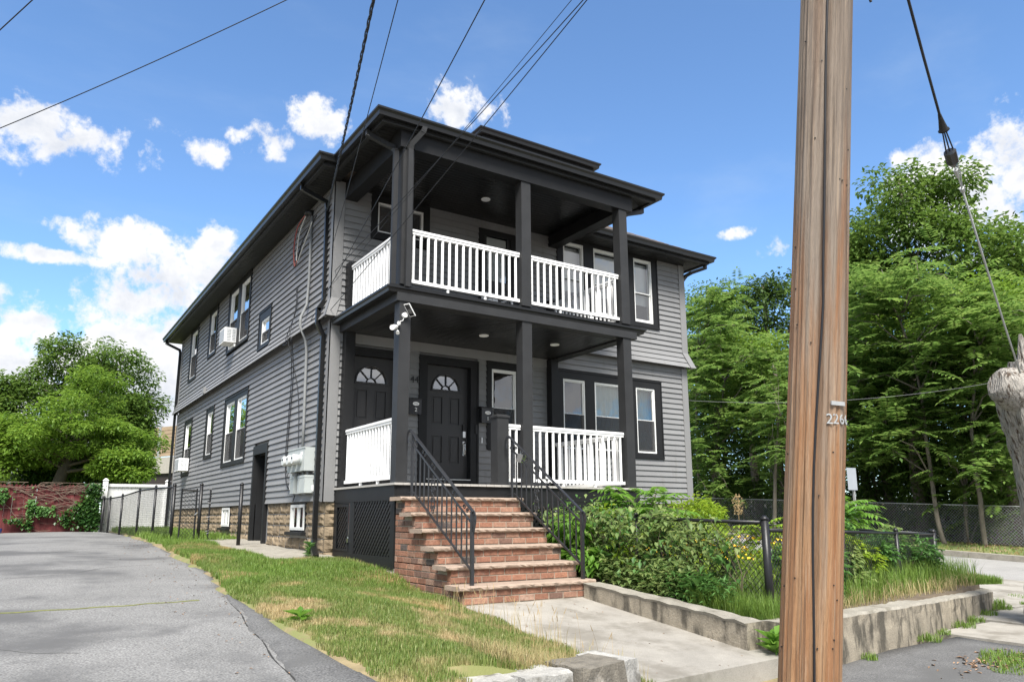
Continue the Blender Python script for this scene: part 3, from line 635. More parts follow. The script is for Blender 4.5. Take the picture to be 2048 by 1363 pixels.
# wide slider on the upper porch
b = MB(); u0, u1, z0, z1 = FW['SL'][0]; ring(FRONT, b, u0, u1, z0, z1, .13, -.05, .06); win = b.build('window', 'trim', house)
b = MB(); ring(FRONT, b, .73, 1.63, 5.93, 6.49, .03, -.04, .045); FRONT.box(b, 1.17, 1.20, -.04, .03, 5.96, 6.46); b.build('frame', 'white_frame', win)
pane(FRONT, .76, 1.60, 5.96, 6.46, .0, win)
ro = MB(); ro.quad((.7, .5, 5.9), (1.66, .5, 5.9), (1.66, .5, 6.5), (.7, .5, 6.5)); ro.quad((.7, .5, 5.9), (.7, 0, 5.9), (.7, 0, 6.5), (.7, .5, 6.5)); ro.quad((1.66, .5, 5.9), (1.66, 0, 5.9), (1.66, 0, 6.5), (1.66, .5, 6.5)); ro.build('room', 'room', win)
# corner boards
def cboard(x, y, sx, sy):
    mb = MB(); w = .135; t = .038
    def L(z0, z1, o0, o1):
        for (o_a, o_b, ax) in ((o0, o1, 0), (o0, o1, 1)):
            def q(o, z, a, b_):    # a: along the wall, b_: proud
                return (x-sx*(o+b_) if ax else x+sx*(a-o), y-sy*(o+b_) if not ax else y+sy*(a-o), z)
            mb.hexa([q(o_a, z0, -t if not ax else -t+.002, -.02), q(o_a, z0, w, -.02), q(o_a, z0, w, t), q(o_a, z0, -t if not ax else -t+.002, t), q(o_b, z1, -t if not ax else -t+.002, -.02), q(o_b, z1, w, -.02), q(o_b, z1, w, t), q(o_b, z1, -t if not ax else -t+.002, t)])
    L(SB-.02, BELT-.015, 0, 0); L(BELT, 4.6, .15, .03); L(4.6, SOF, .03, .03)
    return mb.build('corner_board', 'cornerboard', house)
cboard(0, 0, 1, 1); cboard(HX, 0, -1, 1); cboard(0, HY, 1, -1)
# frieze band under the porch ceiling
MB().box(.14, 4.64, -.045, .0, 3.86, 4.03).build('frieze', 'siding', house)
# --- foundation of rock faced blocks
fd = MB().box(.035, .30, .035, 3.46, -.3, SB+.005).box(.035, .30, 4.34, HY-.05, -.3, SB+.005).box(.30, HX-.05, .037, HY-.052, -.3, SB+.003).build('foundation', 'block_mortar', house)
def rockblock(seed, L, H):
    rr = random.Random(seed); nx, nz = 6, 4; v = []; f = []
    for i in range(nx+1):
        for k in range(nz+1):
            e = i in (0, nx) or k in (0, nz); v.append((0.0 if e else -(rr.uniform(.010, .040)), -L/2+L*i/nx, -H/2+H*k/nz))
    for i in range(nx):
        for k in range(nz): a = i*(nz+1)+k; f.append((a, a+1, a+nz+2, a+nz+1))
    b = len(v); rim = [i*(nz+1) for i in range(nx+1)]+[nx*(nz+1)+k for k in range(1, nz+1)]+[i*(nz+1)+nz for i in range(nx-1, -1, -1)]+[k for k in range(nz-1, 0, -1)]
    for r_ in rim: p = v[r_]; v.append((.05, p[1], p[2]))
    n = len(rim)
    for k in range(n): f.append((rim[k], rim[(k+1) % n], b+(k+1) % n, b+k))
    me = bpy.data.meshes.new('block'); me.from_pydata(v, [], f); me.materials.append(MATS['block']); return me
BL, BH = .405, .200
bm_full = [rockblock(100+i, BL-.012, BH-.012) for i in range(6)]
bholes = [(.93, 1.80, .70, 1.25), (6.30, 7.14, .72, 1.25), (3.34, 4.46, .2, 1.25)]
for r_ in range(6):
    zc = SB-.005-BH*(r_+.5); y = .05+(BL/2 if r_ % 2 else 0)
    for i in range(36):
        yc = y+BL*i+(.0 if r_ % 2 else BL/2)
        if yc+BL/2 > HY: break
        a, b_ = yc-BL/2, yc+BL/2
        hit = [h for h in bholes if h[0] < b_-.02 and h[1] > a+.02 and h[2] < zc+BH/2-.02 and h[3] > zc-BH/2+.02]
        if hit:
            h = hit[0]
            if h[0]-a > .06: b_ = h[0]
            elif b_-h[1] > .06: a = h[1]
            else: continue
        if zc+BH/2 < float(zlot(yc))-.12: continue
        inst('block', bm_full[(r_*7+i*3) % 6], fd, (.03, (a+b_)/2, zc), scale=(1, (b_-a)/BL, 1))
for k in range(1):      # front-left return of the foundation
    for r_ in range(5): inst('block', bm_full[r_], fd, (.20, .012, SB-.005-BH*(r_+.5)), rotz=R(90), scale=(1, .9, 1))
# basement windows
for (u0, u1, z0, z1) in ((.98, 1.74, .75, 1.215), (6.36, 7.08, .77, 1.225)):
    b = MB(); ring(SIDE, b, u0-.03, u1+.03, z0-.02, z1+.01, .03, -.06, -.005); win = b.build('window', 'trim', house)
    b = MB(); ring(SIDE, b, u0, u1, z0+.01, z1-.02, .05, -.05, .012); SIDE.box(b, (u0+u1)/2-.03, (u0+u1)/2+.03, -.045, .0, z0+.06, z1-.07); b.build('frame', 'white_frame', win)
    pane(SIDE, u0+.05, u1-.05, z0+.06, z1-.07, -.02, win)
    MB().quad(*[SIDE.p(*q) for q in ((u0, -.033, z0), (u1, -.033, z0), (u1, -.033, z1), (u0, -.033, z1))]).build('room', 'room', win)
    b = MB(); SIDE.box(b, u0-.10, u1+.06, -.04, .085, z0-.075, z0-.02); b.build('sill', 'trim', win)
# --- side door in its recess
b = MB(); SIDE.box(b, 3.37, 3.46, -.05, .045, .42, 2.44); SIDE.box(b, 4.34, 4.43, -.05, .045, .42, 2.44); SIDE.box(b, 3.46, 4.34, -.05, .045, 2.26, 2.44)
SIDE.box(b, 3.46, 3.475, -.24, -.05, .42, 2.26); SIDE.box(b, 4.325, 4.34, -.24, -.05, .42, 2.26); SIDE.box(b, 3.475, 4.325, -.24, -.05, 2.245, 2.26); b.build('door_frame', 'trim', house)
b = MB(); SIDE.box(b, 3.475, 4.325, -.24, -.2, .47, 2.245); dr = b.build('door', 'black_paint', house, label='black basement side door recessed in the clapboard wall')
b = MB(); b.tube([(.2, 3.56, 1.42), (.13, 3.56, 1.42)], .012, 8); b.tube([(.13, 3.56, 1.42), (.13, 3.68, 1.41)], .011, 8); b.tube([(.2, 3.56, 1.42), (.19, 3.56, 1.42)], .03, 10); b.build('handle', 'chrome', dr)
b = MB(); SIDE.box(b, 3.3, 4.45, -.2, .28, .3, .475); b.build('door_sill', 'concrete_cap', house)
# --- front doors with fanlights
def fandoor(u0, u1, c0, c1, label, handle_side):
    zt, zb = 3.674, 1.64; W = -.09
    b = MB(); FRONT.box(b, c0, u0, -.10, .04, FL-.05, 3.797); FRONT.box(b, u1, c1, -.10, .04, FL-.05, 3.797); FRONT.box(b, u0, u1, -.10, .04, zt, 3.797)
    FRONT.box(b, c0-.012, c0+.02, -.02, .055, FL-.05, 3.81); FRONT.box(b, c1-.02, c1+.012, -.02, .055, FL-.05, 3.81); FRONT.box(b, c0+.02, c1-.02, -.02, .055, 3.78, 3.81)
    fr_ = b.build('door_frame', 'trim', house)
    b = MB(); FRONT.box(b, u0, u1, -.11, .03, FL-.05, zb-.028); b.build('door_step', 'trim', house)
    b = MB(); FRONT.box(b, u0, u1, -.10, .045, zb-.026, zb-.008); b.build('threshold', 'steel', house)
    # leaf with real recesses: stiles and rails around panel openings
    d = MB(); uc = (u0+u1)/2; pw = .225; pg = .125
    pl = [(uc-pg/2-pw, uc-pg/2), (uc+pg/2, uc+pg/2+pw)]; rows = [(1.905, 2.41), (2.60, 3.115)]
    D0, D1 = -.125, W
    FRONT.box(d, u0, pl[0][0], D0, D1, zb, zt); FRONT.box(d, pl[1][1], u1, D0, D1, zb, zt); FRONT.box(d, pl[0][1], pl[1][0], D0, D1, zb, 3.115)
    for a, c in pl:
        FRONT.box(d, a, c, D0, D1, zb, rows[0][0]); FRONT.box(d, a, c, D0, D1, rows[0][1], rows[1][0])
    # top part around the half-round light
    rr = .285; zc = 3.235
    FRONT.box(d, pl[0][0], pl[1][1], D0, D1, 3.115, zc)
    n = 20; xs = [math.cos(math.pi*k/n)*rr for k in range(n+1)]; zs = [math.sin(math.pi*k/n)*rr for k in range(n+1)]
    for k in range(n):
        d.hexa([(uc+xs[k], -D0, zc+zs[k]), (uc+xs[k+1], -D0, zc+zs[k+1]), (uc+xs[k+1], -D0, zt), (uc+xs[k], -D0, zt), (uc+xs[k], -D1, zc+zs[k]), (uc+xs[k+1], -D1, zc+zs[k+1]), (uc+xs[k+1], -D1, zt), (uc+xs[k], -D1, zt)])
    FRONT.box(d, pl[0][0], uc-rr, D0, D1, zc, zt); FRONT.box(d, uc+rr, pl[1][1], D0, D1, zc, zt)
    leaf = d.build('door', 'doorpaint', house, label=label)
    for a, c in pl:
        for z0, z1 in rows:
            p = MB(); FRONT.box(p, a, c, D0+.004, D0+.014, z0, z1); FRONT.box(p, a+.042, c-.042, D0+.014, W-.008, z0+.042, z1-.042); ring(FRONT, p, a, c, z0, z1, .016, D0+.014, W+.004); p.build('panel', 'doorpaint', leaf)
    g = MB(); pts = [(uc+xs[k], .118, zc+zs[k]) for k in range(n+1)]; b0 = len(g.v); g.v += pts; g.f.append(tuple(range(len(pts)))); g.build('fanlight', 'glass_fan', leaf)
    m_ = MB()
    for k in range(n): m_.bar((uc+xs[k]*1.03, .083, zc+zs[k]*1.03), (uc+xs[k+1]*1.03, .083, zc+zs[k+1]*1.03), .022, .036, (0, 1, 0))
    m_.bar((uc-rr*1.1, .083, zc-.012), (uc+rr*1.1, .083, zc-.012), .022, .034)
    for k in range(10):
        t0, t1 = math.pi*k/10, math.pi*(k+1)/10; m_.bar((uc+.085*math.cos(t0), .1, zc+.085*math.sin(t0)), (uc+.085*math.cos(t1), .1, zc+.085*math.sin(t1)), .014, .018, (0, 1, 0))
    for t in (45, 90, 135): m_.bar((uc+.085*math.cos(R(t)), .1, zc+.085*math.sin(R(t))), (uc+rr*math.cos(R(t)), .1, zc+rr*math.sin(R(t))), .014, .018, (0, 1, 0))
    m_.build('fanlight_bars', 'doorpaint', leaf)
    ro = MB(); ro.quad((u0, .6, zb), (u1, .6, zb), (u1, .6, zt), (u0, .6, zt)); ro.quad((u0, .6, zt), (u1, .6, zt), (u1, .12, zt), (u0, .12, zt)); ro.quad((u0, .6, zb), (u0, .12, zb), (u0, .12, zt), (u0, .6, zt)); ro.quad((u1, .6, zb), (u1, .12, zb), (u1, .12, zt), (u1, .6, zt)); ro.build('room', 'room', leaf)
    if handle_side:
        hx = u1-.075; h = MB(); h.box(hx-.032, hx+.032, .055, .09, 2.39, 2.50); h.box(hx-.027, hx+.027, .07, .09, 2.06, 2.32)
        h.tube([(hx, .085, 2.30), (hx, .03, 2.27), (hx, .022, 2.17), (hx, .04, 2.08), (hx, .085, 2.06)], .012, 8); h.build('handle', 'chrome', leaf)
        k = MB(); k.box(hx-.033, hx+.033, .052, .09, 2.50, 2.63); k.build('keypad_lock', 'black_plastic', leaf)
    return leaf
fandoor(.36, 1.18, .209, 1.33, 'dark front door with fanlight, seen left of the corner porch post', False)
fandoor(1.78, 2.67, 1.626, 2.823, 'dark front door with fanlight and chrome handle at the top of the steps', True)
b = MB(); FRONT.box(b, 2.76, 2.80, .04, .062, 2.46, 2.62); b.build('doorbell', 'black_plastic', house)
b = MB(); FRONT.box(b, 2.905, 2.925, .025, .04, 2.30, 2.40); b.build('doorbell', 'white_vinyl', house)
text('house_number', '44', .17, 'black_plastic', house, Matrix.Translation((1.525, -.035, 3.345)) @ Matrix.Rotation(R(90), 4, 'X'))
# upper storm door
b = MB(); ring(FRONT, b, 2.83, 3.67, 4.26, 6.46, .12, -.06, .06, tb=.02); b.build('door_frame', 'trim', house)
b = MB(); ring(FRONT, b, 2.95, 3.55, 4.28, 6.40, .06, -.03, .03, tb=.1); FRONT.box(b, 3.01, 3.49, -.03, .03, 5.30, 5.44); FRONT.box(b, 3.01, 3.49, -.02, .015, 4.38, 5.30)
sd = b.build('door', 'doorpaint', house, label='storm door on the upper porch behind the railing'); pane(FRONT, 3.01, 3.49, 5.44, 6.34, .0, sd)
MB().quad((3.0, .03, 5.4), (3.5, .03, 5.4), (3.5, .03, 6.35), (3.0, .03, 6.35)).build('blind', 'blind', sd)

# --- porch
PX0, PX1, PY = .145, 4.625, -2.338
PB = -2.31
postx = [(.165, .34), (2.284, 2.466), (4.393, 4.575)]
def post(x0, x1, z0, z1, y0=PB, d=.175):
    b = MB(); b.box(x0, x1, y0, y0+d, z0, z1); return b.build('porch_post', 'post', house)
for a, c in postx: post(a, c, FL, 4.01); post(a, c, 4.27, 6.39)
for z0, z1, nm in ((FL, 4.01, 0), (4.27, 6.39, 1)):     # half posts where the porch meets the wall
    for x0 in (.175, 4.40): MB().box(x0, x0+.165, -.20, -.04, z0, z1 if not nm else 5.22).build('porch_post', 'trim', house)
b = MB(); b.box(1.815, 2.015, PB, PB+.19, FL, 2.45); b.box(1.80, 2.03, PB-.015, PB+.205, 2.45, 2.475); b.hexa([(1.80, PB-.015, 2.475), (2.03, PB-.015, 2.475), (2.03, PB+.205, 2.475), (1.80, PB+.205, 2.475), (1.84, PB+.03, 2.50), (1.99, PB+.03, 2.50), (1.99, PB+.16, 2.50), (1.84, PB+.16, 2.50)]); b.build('newel_post', 'post', house)
# floors
fl = MB().box(PX0+.02, PX1-.02, PY+.04, -.02, FL-.20, FL-.03).build('porch_floor', 'post', house)
n = 34
for i in range(n):
    x0 = PX0-.02+(PX1-PX0+.04)*i/n; MB().box(x0+.003, x0+(PX1-PX0+.04)/n-.003, PY-.03+random.uniform(-.003, .003), -.02, FL-.03, FL).build('deck_board', 'deck', fl)
b = MB(); b.box(PX0, PX0+.03, PY+.01, -.03, 1.20, FL-.035); b.box(PX0+.03, PX1-.03, PY+.005, PY+.035, 1.20, FL-.035); b.box(PX1-.03, PX1, PY+.01, -.03, 1.20, FL-.035); b.build('fascia', 'trim', house)
MB().box(.05, 4.78, -2.26, -.02, 4.135, 4.26).build('porch_floor', 'trim', house)
# beams
b = MB(); b.box(.115, 4.70, PB-.02, PB+.20, 4.01, 4.135); b.box(.115, .33, PB+.20, -.03, 4.01, 4.135); b.box(4.48, 4.70, PB+.20, -.03, 4.01, 4.135); b.build('porch_beam', 'post', house)
b = MB(); b.box(.11, 4.70, PB-.02, PB+.20, 6.39, 6.69); b.box(.11, .33, PB+.20, -.03, 6.39, 6.69); b.box(4.48, 4.70, PB+.20, -.03, 6.39, 6.69); b.build('porch_beam', 'trim', house)
# tongue and groove ceilings: one board per strip, V joints between
def ceiling(x0, x1, y0, y1, z, nm='porch_ceiling'):
    b = MB(); n = int((y1-y0)/.085)
    for i in range(n):
        a = y0+(y1-y0)*i/n; c = y0+(y1-y0)*(i+1)/n; b.hexa([(x0, a+.006, z), (x1, a+.006, z), (x1, c-.006, z), (x0, c-.006, z), (x0, a, z+.02), (x1, a, z+.02), (x1, c, z+.02), (x0, c, z+.02)])
    b.box(x0, x1, y0, y1, z+.021, z+.03); return b.build(nm, 'ceilpaint', house, kind='stuff')
mat('ceilpaint', (.008, .008, .008), .30, var=.1, spec=.5)
ceiling(.33, 4.48, PB+.20, -.03, 4.035); ceiling(.33, 4.48, PB+.20, -.03, 6.62)
for (x, y, z) in ((2.324, -1.07, 4.035), (3.773, -1.16, 4.035), (2.44, -.93, 6.62)):
    MB().tube([(x, y, z-.012), (x, y, z+.0)], [.082, .086], 20).build('ceiling_light', 'white_vinyl', house)
# eaves, gutters and roofs
GUT = [(0, 0), (0, .115), (.118, .115), (.118, .098), (.085, .05), (.075, 0)]
def gutter(path, ztop, m='gutter', h=.115, dp=.118):
    prof = [(0, ztop-h), (0, ztop-.004), (dp-.018, ztop-.004), (dp, ztop), (dp, ztop-.028), (dp*.74, ztop-h*.5), (dp*.66, ztop-h)]
    return MB().sweep(path, prof).build('gutter', m, house)
EO = .60
eave = [(-EO+.11, HY+EO), (-EO+.11, -.62), (-.24, -.62), (-.24, -2.42), (5.22, -2.42), (5.22, -.54), (8.72, -.54), (8.72, HY+EO)]
gutter(eave, EZ)
MB().sweep(eave, [(-.03, SOF-.02), (-.03, EZ-.02), (-.002, EZ-.02), (-.002, SOF-.02)]).build('fascia', 'trim', house)
MB().sweep([(x+(.04 if x < 4 else -.04), y+(.04 if i not in (0, 7) else -.04)) for i, (x, y) in enumerate(eave)], [(-.03, SOF-.045), (-.03, SOF-.01), (.03, SOF-.01), (.03, SOF-.045)]).build('soffit_trim', 'post', house)
def soffit(x0, x1, y0, y1, along_x):
    b = MB()
    if along_x:
        n = max(1, int((y1-y0)/.1))
        for i in range(n): a = y0+(y1-y0)*i/n; c = y0+(y1-y0)*(i+1)/n; b.box(x0, x1, a+.004, c-.004, SOF-.018, SOF)
    else:
        n = max(1, int((x1-x0)/.1))
        for i in range(n): a = x0+(x1-x0)*i/n; c = x0+(x1-x0)*(i+1)/n; b.box(a+.004, c-.004, y0, y1, SOF-.018, SOF)
    b.box(x0, x1, y0, y1, SOF+.002, SOF+.01); return b.build('soffit', 'soffit', house, kind='stuff')
soffit(-.46, .0, -.58, HY+.5, True); soffit(4.75, 8.68, -.50, .0, False); soffit(HX, 8.68, .0, HY+.5, True)
soffit(-.20, 5.18, -2.38, PB-.02, False); soffit(-.20, .11, PB-.02, -.58, True); soffit(4.70, 5.18, PB-.02, -.50, True); soffit(.0, 4.75, -.03+.0, .0, False)
# main hip roof, shingle courses stepped on the slope towards the street
SL = .58
def hip(x0, x1, y0, y1, z, slope, nm, ym=None):
    h = min(x1-x0, y1-y0)/2
    root = MB(); zt = z+h*slope; xm = (x0+x1)/2
    if y1-y0 > x1-x0: A, Bp = (xm, y0+h, zt), (xm, y1-h, zt)
    else: A, Bp = (x0+h, (y0+y1)/2, zt), (x1-h, (y0+y1)/2, zt)
    c = [(x0, y0, z), (x1, y0, z), (x1, y1, z), (x0, y1, z)]
    b = len(root.v); root.v += c+[A, Bp]
    if y1-y0 > x1-x0: root.f += [(b, b+1, b+4), (b+1, b+2, b+5, b+4), (b+2, b+3, b+5), (b+3, b, b+4, b+5)]
    else: root.f += [(b, b+1, b+5, b+4), (b+1, b+2, b+5), (b+2, b+3, b+4, b+5), (b+3, b, b+4)]
    root.f.append((b+3, b+2, b+1, b))
    ro = root.build(nm, 'shingle', house)
    # raised shingle courses on the front face
    s = MB(); n = int(h/.125)
    for i in range(n):
        t0 = i*.125; t1 = t0+.14; xa, xb = x0+t0, x1-t0
        k = max(1, int((xb-xa)/.30)); o = (.15 if i % 2 else 0)
        for j in range(k+1):
            a = xa+j*.30-o; c_ = a+.292; a = max(a, xa); c_ = min(c_, xb)
            if c_-a < .04: continue
            th = .010+random.uniform(0, .006)
            s.hexa([(a, y0+t0, z+t0*slope-.002), (c_, y0+t0, z+t0*slope-.002), (c_, y0+t1, z+t1*slope-.006), (a, y0+t1, z+t1*slope-.006), (a, y0+t0, z+t0*slope+th), (c_, y0+t0, z+t0*slope+th), (c_, y0+t1, z+t1*slope+.001), (a, y0+t1, z+t1*slope+.001)])
    tag(s.build('shingles', 'shingle', ro), kind='stuff'); return ro
hip(-.55, 8.78, -.60, HY+.66, EZ-.005, SL, 'roof')
MB().hexa([(-.30, -2.48, EZ-.006), (5.28, -2.48, EZ-.006), (5.28, -.3, EZ-.006), (-.30, -.3, EZ-.006), (-.2, -2.38, EZ+.03), (5.18, -2.38, EZ+.03), (5.18, -.3, EZ+.16), (-.2, -.3, EZ+.16)]).build('porch_roof', 'shingle', house)
# dormer above the porch roof
MB().box(3.55, 5.80, .78, 4.0, 7.2, 8.72).build('dormer', 'siding', house)
MB().box(3.20, 6.14, .44, 4.0, 8.70, 8.735).build('soffit', 'soffit', house)
gutter([(3.18, 4.0), (3.18, .42), (6.16, .42), (6.16, 4.0)], 8.865)
MB().sweep([(3.19, 4.0), (3.19, .43), (6.15, .43), (6.15, 4.0)], [(-.03, 8.69), (-.03, 8.85), (-.004, 8.85), (-.004, 8.69)]).build('fascia', 'trim', house)
hip(3.10, 6.24, .34, 6.5, 8.858, .35, 'dormer_roof')
# lower gutter round the porch floor
gutter([(.055, -.03), (.055, -2.25), (4.80, -2.25), (4.80, -.03)], 4.215, h=.085, dp=.11)
MB().sweep([(.055, -.03), (.055, -2.25), (4.80, -2.25), (4.80, -.03)], [(-.04, 4.128), (-.04, 4.26), (.035, 4.26), (.035, 4.217), (0, 4.217), (0, 4.128)]).build('fascia', 'trim', house)
# downspouts (rectangular pipe, elbows)
def spout(pts, m='gutter', w=.075, d=.06, upv=(0, 1, 0)):
    b = MB()
    for p, q in zip(pts, pts[1:]):
        p = Vector(p); q = Vector(q); e = (q-p).normalized()*.02; b.bar(p-e, q+e, w, d, upv)
    return b.build('downspout', m, house)
spout([(-.50, .42, 6.72), (-.50, .42, 6.62), (-.10, .30, 6.42), (-.075, .30, 6.3), (-.075, .26, 4.6), (-.17, .26, 4.45), (-.17, .26, 4.2), (-.07, .25, 4.0), (-.075, .20, .62), (-.12, .12, .50)])
spout([(-.12, .14, .53), (-.32, -.62, .40)], upv=(0, 0, 1), w=.09, d=.07)
spout([(-.26, -1.95, 6.71), (-.26, -1.95, 6.64), (.07, -2.15, 6.42), (.09, -2.20, 6.36), (.09, -2.20, 4.24)], 'post')
spout([(.42, -2.47, 6.71), (.40, -2.47, 6.64), (.26, -2.38, 6.44), (.25, -2.36, 6.36), (.25, -2.36, 4.24)], 'post')
spout([(5.20, -2.05, 6.71), (5.20, -2.05, 6.60), (4.70, -2.10, 6.42), (4.63, -2.12, 6.36), (4.63, -2.12, 4.24)])
spout([(8.70, -.42, 6.71), (8.70, -.42, 6.6), (8.46, -.2, 6.5), (8.40, -.1, 6.45), (8.40, .1, 6.3), (8.40, .1, 4.3)])
spout([(-.50, HY+.35, 6.72), (-.50, HY+.35, 6.62), (-.12, HY+.12, 6.4), (-.10, HY+.1, 6.3), (-.10, HY+.1, .7)])
# railings
def rail(p0, p1, zt, zb, nbal, foot=True):
    p0 = Vector((*p0, 0)); p1 = Vector((*p1, 0)); d = (p1-p0).normalized(); b = MB()
    Z = Vector((0, 0, 1)); pts = [p0, p1]
    b.bar(p0+Z*(zt-.024), p1+Z*(zt-.024), .07, .034); b.bar(p0+Z*(zt-.06), p1+Z*(zt-.06), .05, .038); b.bar(p0+Z*(zt-.0035), p1+Z*(zt-.0035), .045, .007)
    b.bar(p0+Z*(zb+.022), p1+Z*(zb+.022), .055, .050)
    if foot:
        for t in (.33, .67): q = p0.lerp(p1, t); b.bar(q+Z*(zb-.06), q+Z*(zb-.004), .035, .035, (1, 0, 0))
    r_ = b.build('railing', 'white_vinyl', house); L = (p1-p0).length
    me = MB().tube([(0, 0, 0), (0, 0, 1)], .0215, 10, False).mesh('baluster', 'white_vinyl', True)
    for i in range(nbal):
        q = p0+d*(L*(i+.5)/nbal); inst('baluster', me, r_, (q.x, q.y, zb+.045), scale=(1, 1, zt-.08-zb-.043))
RY = PB+.09
rail((.345, RY), (2.28, RY), 5.165, 4.335, 16); rail((2.47, RY), (4.385, RY), 5.165, 4.335, 15)
rail((.255, PB+.18), (.255, -.21), 5.165, 4.36, 17); rail((4.484, PB+.18), (4.484, -.21), 5.165, 4.36, 17)
rail((2.47, RY), (4.385, RY), 2.365, 1.495, 15); rail((2.03, RY), (2.275, RY), 2.365, 1.495, 2, False)
rail((.255, PB+.18), (.255, -.21), 2.365, 1.50, 17); rail((4.484, PB+.18), (4.484, -.21), 2.365, 1.50, 17)
# lattice skirt under the porch
def lattice(p0, p1, z0, z1, nrm, parent, pitch=.068, w=.036):
    p0 = Vector((*p0, 0)); p1 = Vector((*p1, 0)); L = (p1-p0).length; d = (p1-p0)/L; H = z1-z0; b = MB(); nv = Vector(nrm)
    for s in (1, -1):
        k = -H if s == 1 else 0.0
        while k < (L if s == 1 else L+H):
            a0 = max(0, -k if s == 1 else k-L); a1 = min(H, L-k if s == 1 else k)
            if a1-a0 > .02:
                P = p0+d*(k+s*a0)+Vector((0, 0, z0+a0))+nv*(.004*s); Q = p0+d*(k+s*a1)+Vector((0, 0, z0+a1))+nv*(.004*s); b.bar(P, Q, .006, w, d.cross(Vector((0, 0, 1))).cross(Q-P)) if False else b.bar(P, Q, w, .006, nv)
            k += pitch*1.414
    return b.build('lattice', 'black_paint', parent, kind='stuff')
sk = MB(); X = .15
sk.box(X, X+.03, -.03, -.14, .33, 1.20); sk.box(X, X+.03, -.69, -.89, .33, 1.20); sk.box(X, X+.03, -2.20, -2.335, .28, 1.20); sk.box(X, X+.03, -.14, -.69, 1.175, 1.20); sk.box(X, X+.03, -.14, -.69, .33, .49); sk.box(X, X+.03, -.89, -2.20, .29, .445)
sk.box(X-.012, X, -.14, -.69, .47, .50); sk.box(X-.012, X, -.14, -.19, .50, 1.17); sk.box(X-.012, X, -.64, -.69, .50, 1.17); sk.box(X-.012, X, -.19, -.64, 1.13, 1.17)
skirt = sk.build('porch_skirt', 'trim', house); sk = MB()
sk.box(2.05, PX1-.02, PY+.008, PY+.035, 1.10, 1.20); sk.box(2.05, PX1-.02, PY+.008, PY+.035, .1, .35); sk.box(2.05, 2.12, PY+.008, PY+.035, .35, 1.1); sk.box(4.52, 4.62, PY+.008, PY+.035, .35, 1.1)
sk2 = sk.build('porch_skirt', 'trim', house)
lattice((X+.015, -.15), (X+.015, -.68), .46, 1.18, (-1, 0, 0), skirt); lattice((X+.015, -.88), (X+.015, -2.21), .43, 1.225, (-1, 0, 0), skirt); lattice((2.1, PY+.02), (4.55, PY+.02), .3, 1.12, (0, -1, 0), skirt)
MB().box(.145, PX1, PY, PY+.05, -.1, -.05).build('skirt_rail', 'trim', house)
b = MB(); b.box(.142, .150, -.70, -.712, .70, 1.19); b.build('latch_rod', 'chrome', skirt); b = MB(); b.box(.128, .150, -.685, -.725, .60, .66); b.tube([(.139, -.695, .66), (.139, -.695, .69), (.139, -.715, .69), (.139, -.715, .66)], .004, 6); b.build('padlock', 'chrome', skirt)
b = MB(); b.box(.16, .45, -.05, -2.36, -.2, .30); b.box(.1, .42, -.02, -2.36, -.2, .26); b.build('porch_footing', 'concrete_cap', house)
MB().box(.22, 4.5, -2.2, -.1, -.3, .0).build('porch_footing', 'concrete_old', house)
MB().quad((.5, -2.0, 0), (.5, -.1, 0), (.5, -.1, 1.2), (.5, -2.0, 1.2)).build('dark_backing', 'black_paint', house)  # black sheet added in the void so the lattice gaps read dark
MB().quad((2.05, -2.0, 0), (4.6, -2.0, 0), (4.6, -2.0, 1.2), (2.05, -2.0, 1.2)).build('dark_backing', 'black_paint', house)

# ================================================================== BRICK STAIRCASE
RI, TR = .2067, .318; SX0, SX1 = .165, 2.005; SY1 = -4.265
st = empty('staircase', (1.08, -3.3, 0), 'six red brick steps with sandstone treads up to the front porch', 'staircase')
core = MB()
for k in range(1, 7):
    y0 = SY1+.04+(k-1)*TR; core.box(SX0+.004, SX1-.004, y0+.004, -2.35, -.25 if k == 1 else RI*(k-1), RI*k-.052)
core.build('mortar', 'mortar', st)
BWm = {}
def brickmesh(kind, L):
    key = (kind, L)
    if key not in BWm:
        b = MB(); e = .004; h = .0655; d = .09
        b.hexa([(-L/2, 0, -h/2), (L/2, 0, -h/2), (L/2, d, -h/2), (-L/2, d, -h/2), (-L/2, 0, h/2), (L/2, 0, h/2), (L/2, d, h/2), (-L/2, d, h/2)])
        # eased front edge
        b.hexa([(-L/2+e, -e, -h/2+e), (L/2-e, -e, -h/2+e), (L/2, 0, -h/2), (-L/2, 0, -h/2), (-L/2+e, -e, h/2-e), (L/2-e, -e, h/2-e), (L/2, 0, h/2), (-L/2, 0, h/2)])
        BWm[key] = b.mesh('brick', 'brick_'+kind)
    return BWm[key]
def pick(): return random.choices('abcdef', [6, 6, 4.5, 2.2, 1.0, 2.2])[0]
def brickrow(x0, x1, y, z, stag, facing):
    """facing 'f' (towards the street) along x, or 's' along y (x0,x1 are then y limits and y is the x plane)"""
    L = .2; g = .014; p = x0-(L+g)*(.5 if stag else 0)
    while p < x1-.02:
        a = max(p, x0); b = min(p+L, x1)
        if b-a > .035:
            j = random.uniform(-.0025, .0025)
            if facing == 'f': inst('brick', brickmesh(pick(), .2), st, ((a+b)/2, y+j, z), scale=((b-a)/.2, 1, 1))
            else: inst('brick', brickmesh(pick(), .2), st, (y+j, (a+b)/2, z), rotz=R(-90), scale=((b-a)/.2, 1, 1))
        p += L+g
ch = (RI-.052)/2
for k in range(1, 7):
    y0 = SY1+.04+(k-1)*TR; zb = RI*(k-1)
    for c in range(2): brickrow(SX0, SX1, y0, zb+.003+ch*(c+.5), (k+c) % 2, 'f')
cs = .0775
for r_ in range(-1, 16):
    z = .004+cs*(r_+.5)
    if z+.034 > RI*6-.05: break
    k = min(6, int((z+.085)//RI)+1); brickrow(SY1+.04+(k-1)*TR+.005, -2.36, SX0, z, r_ % 2, 's')
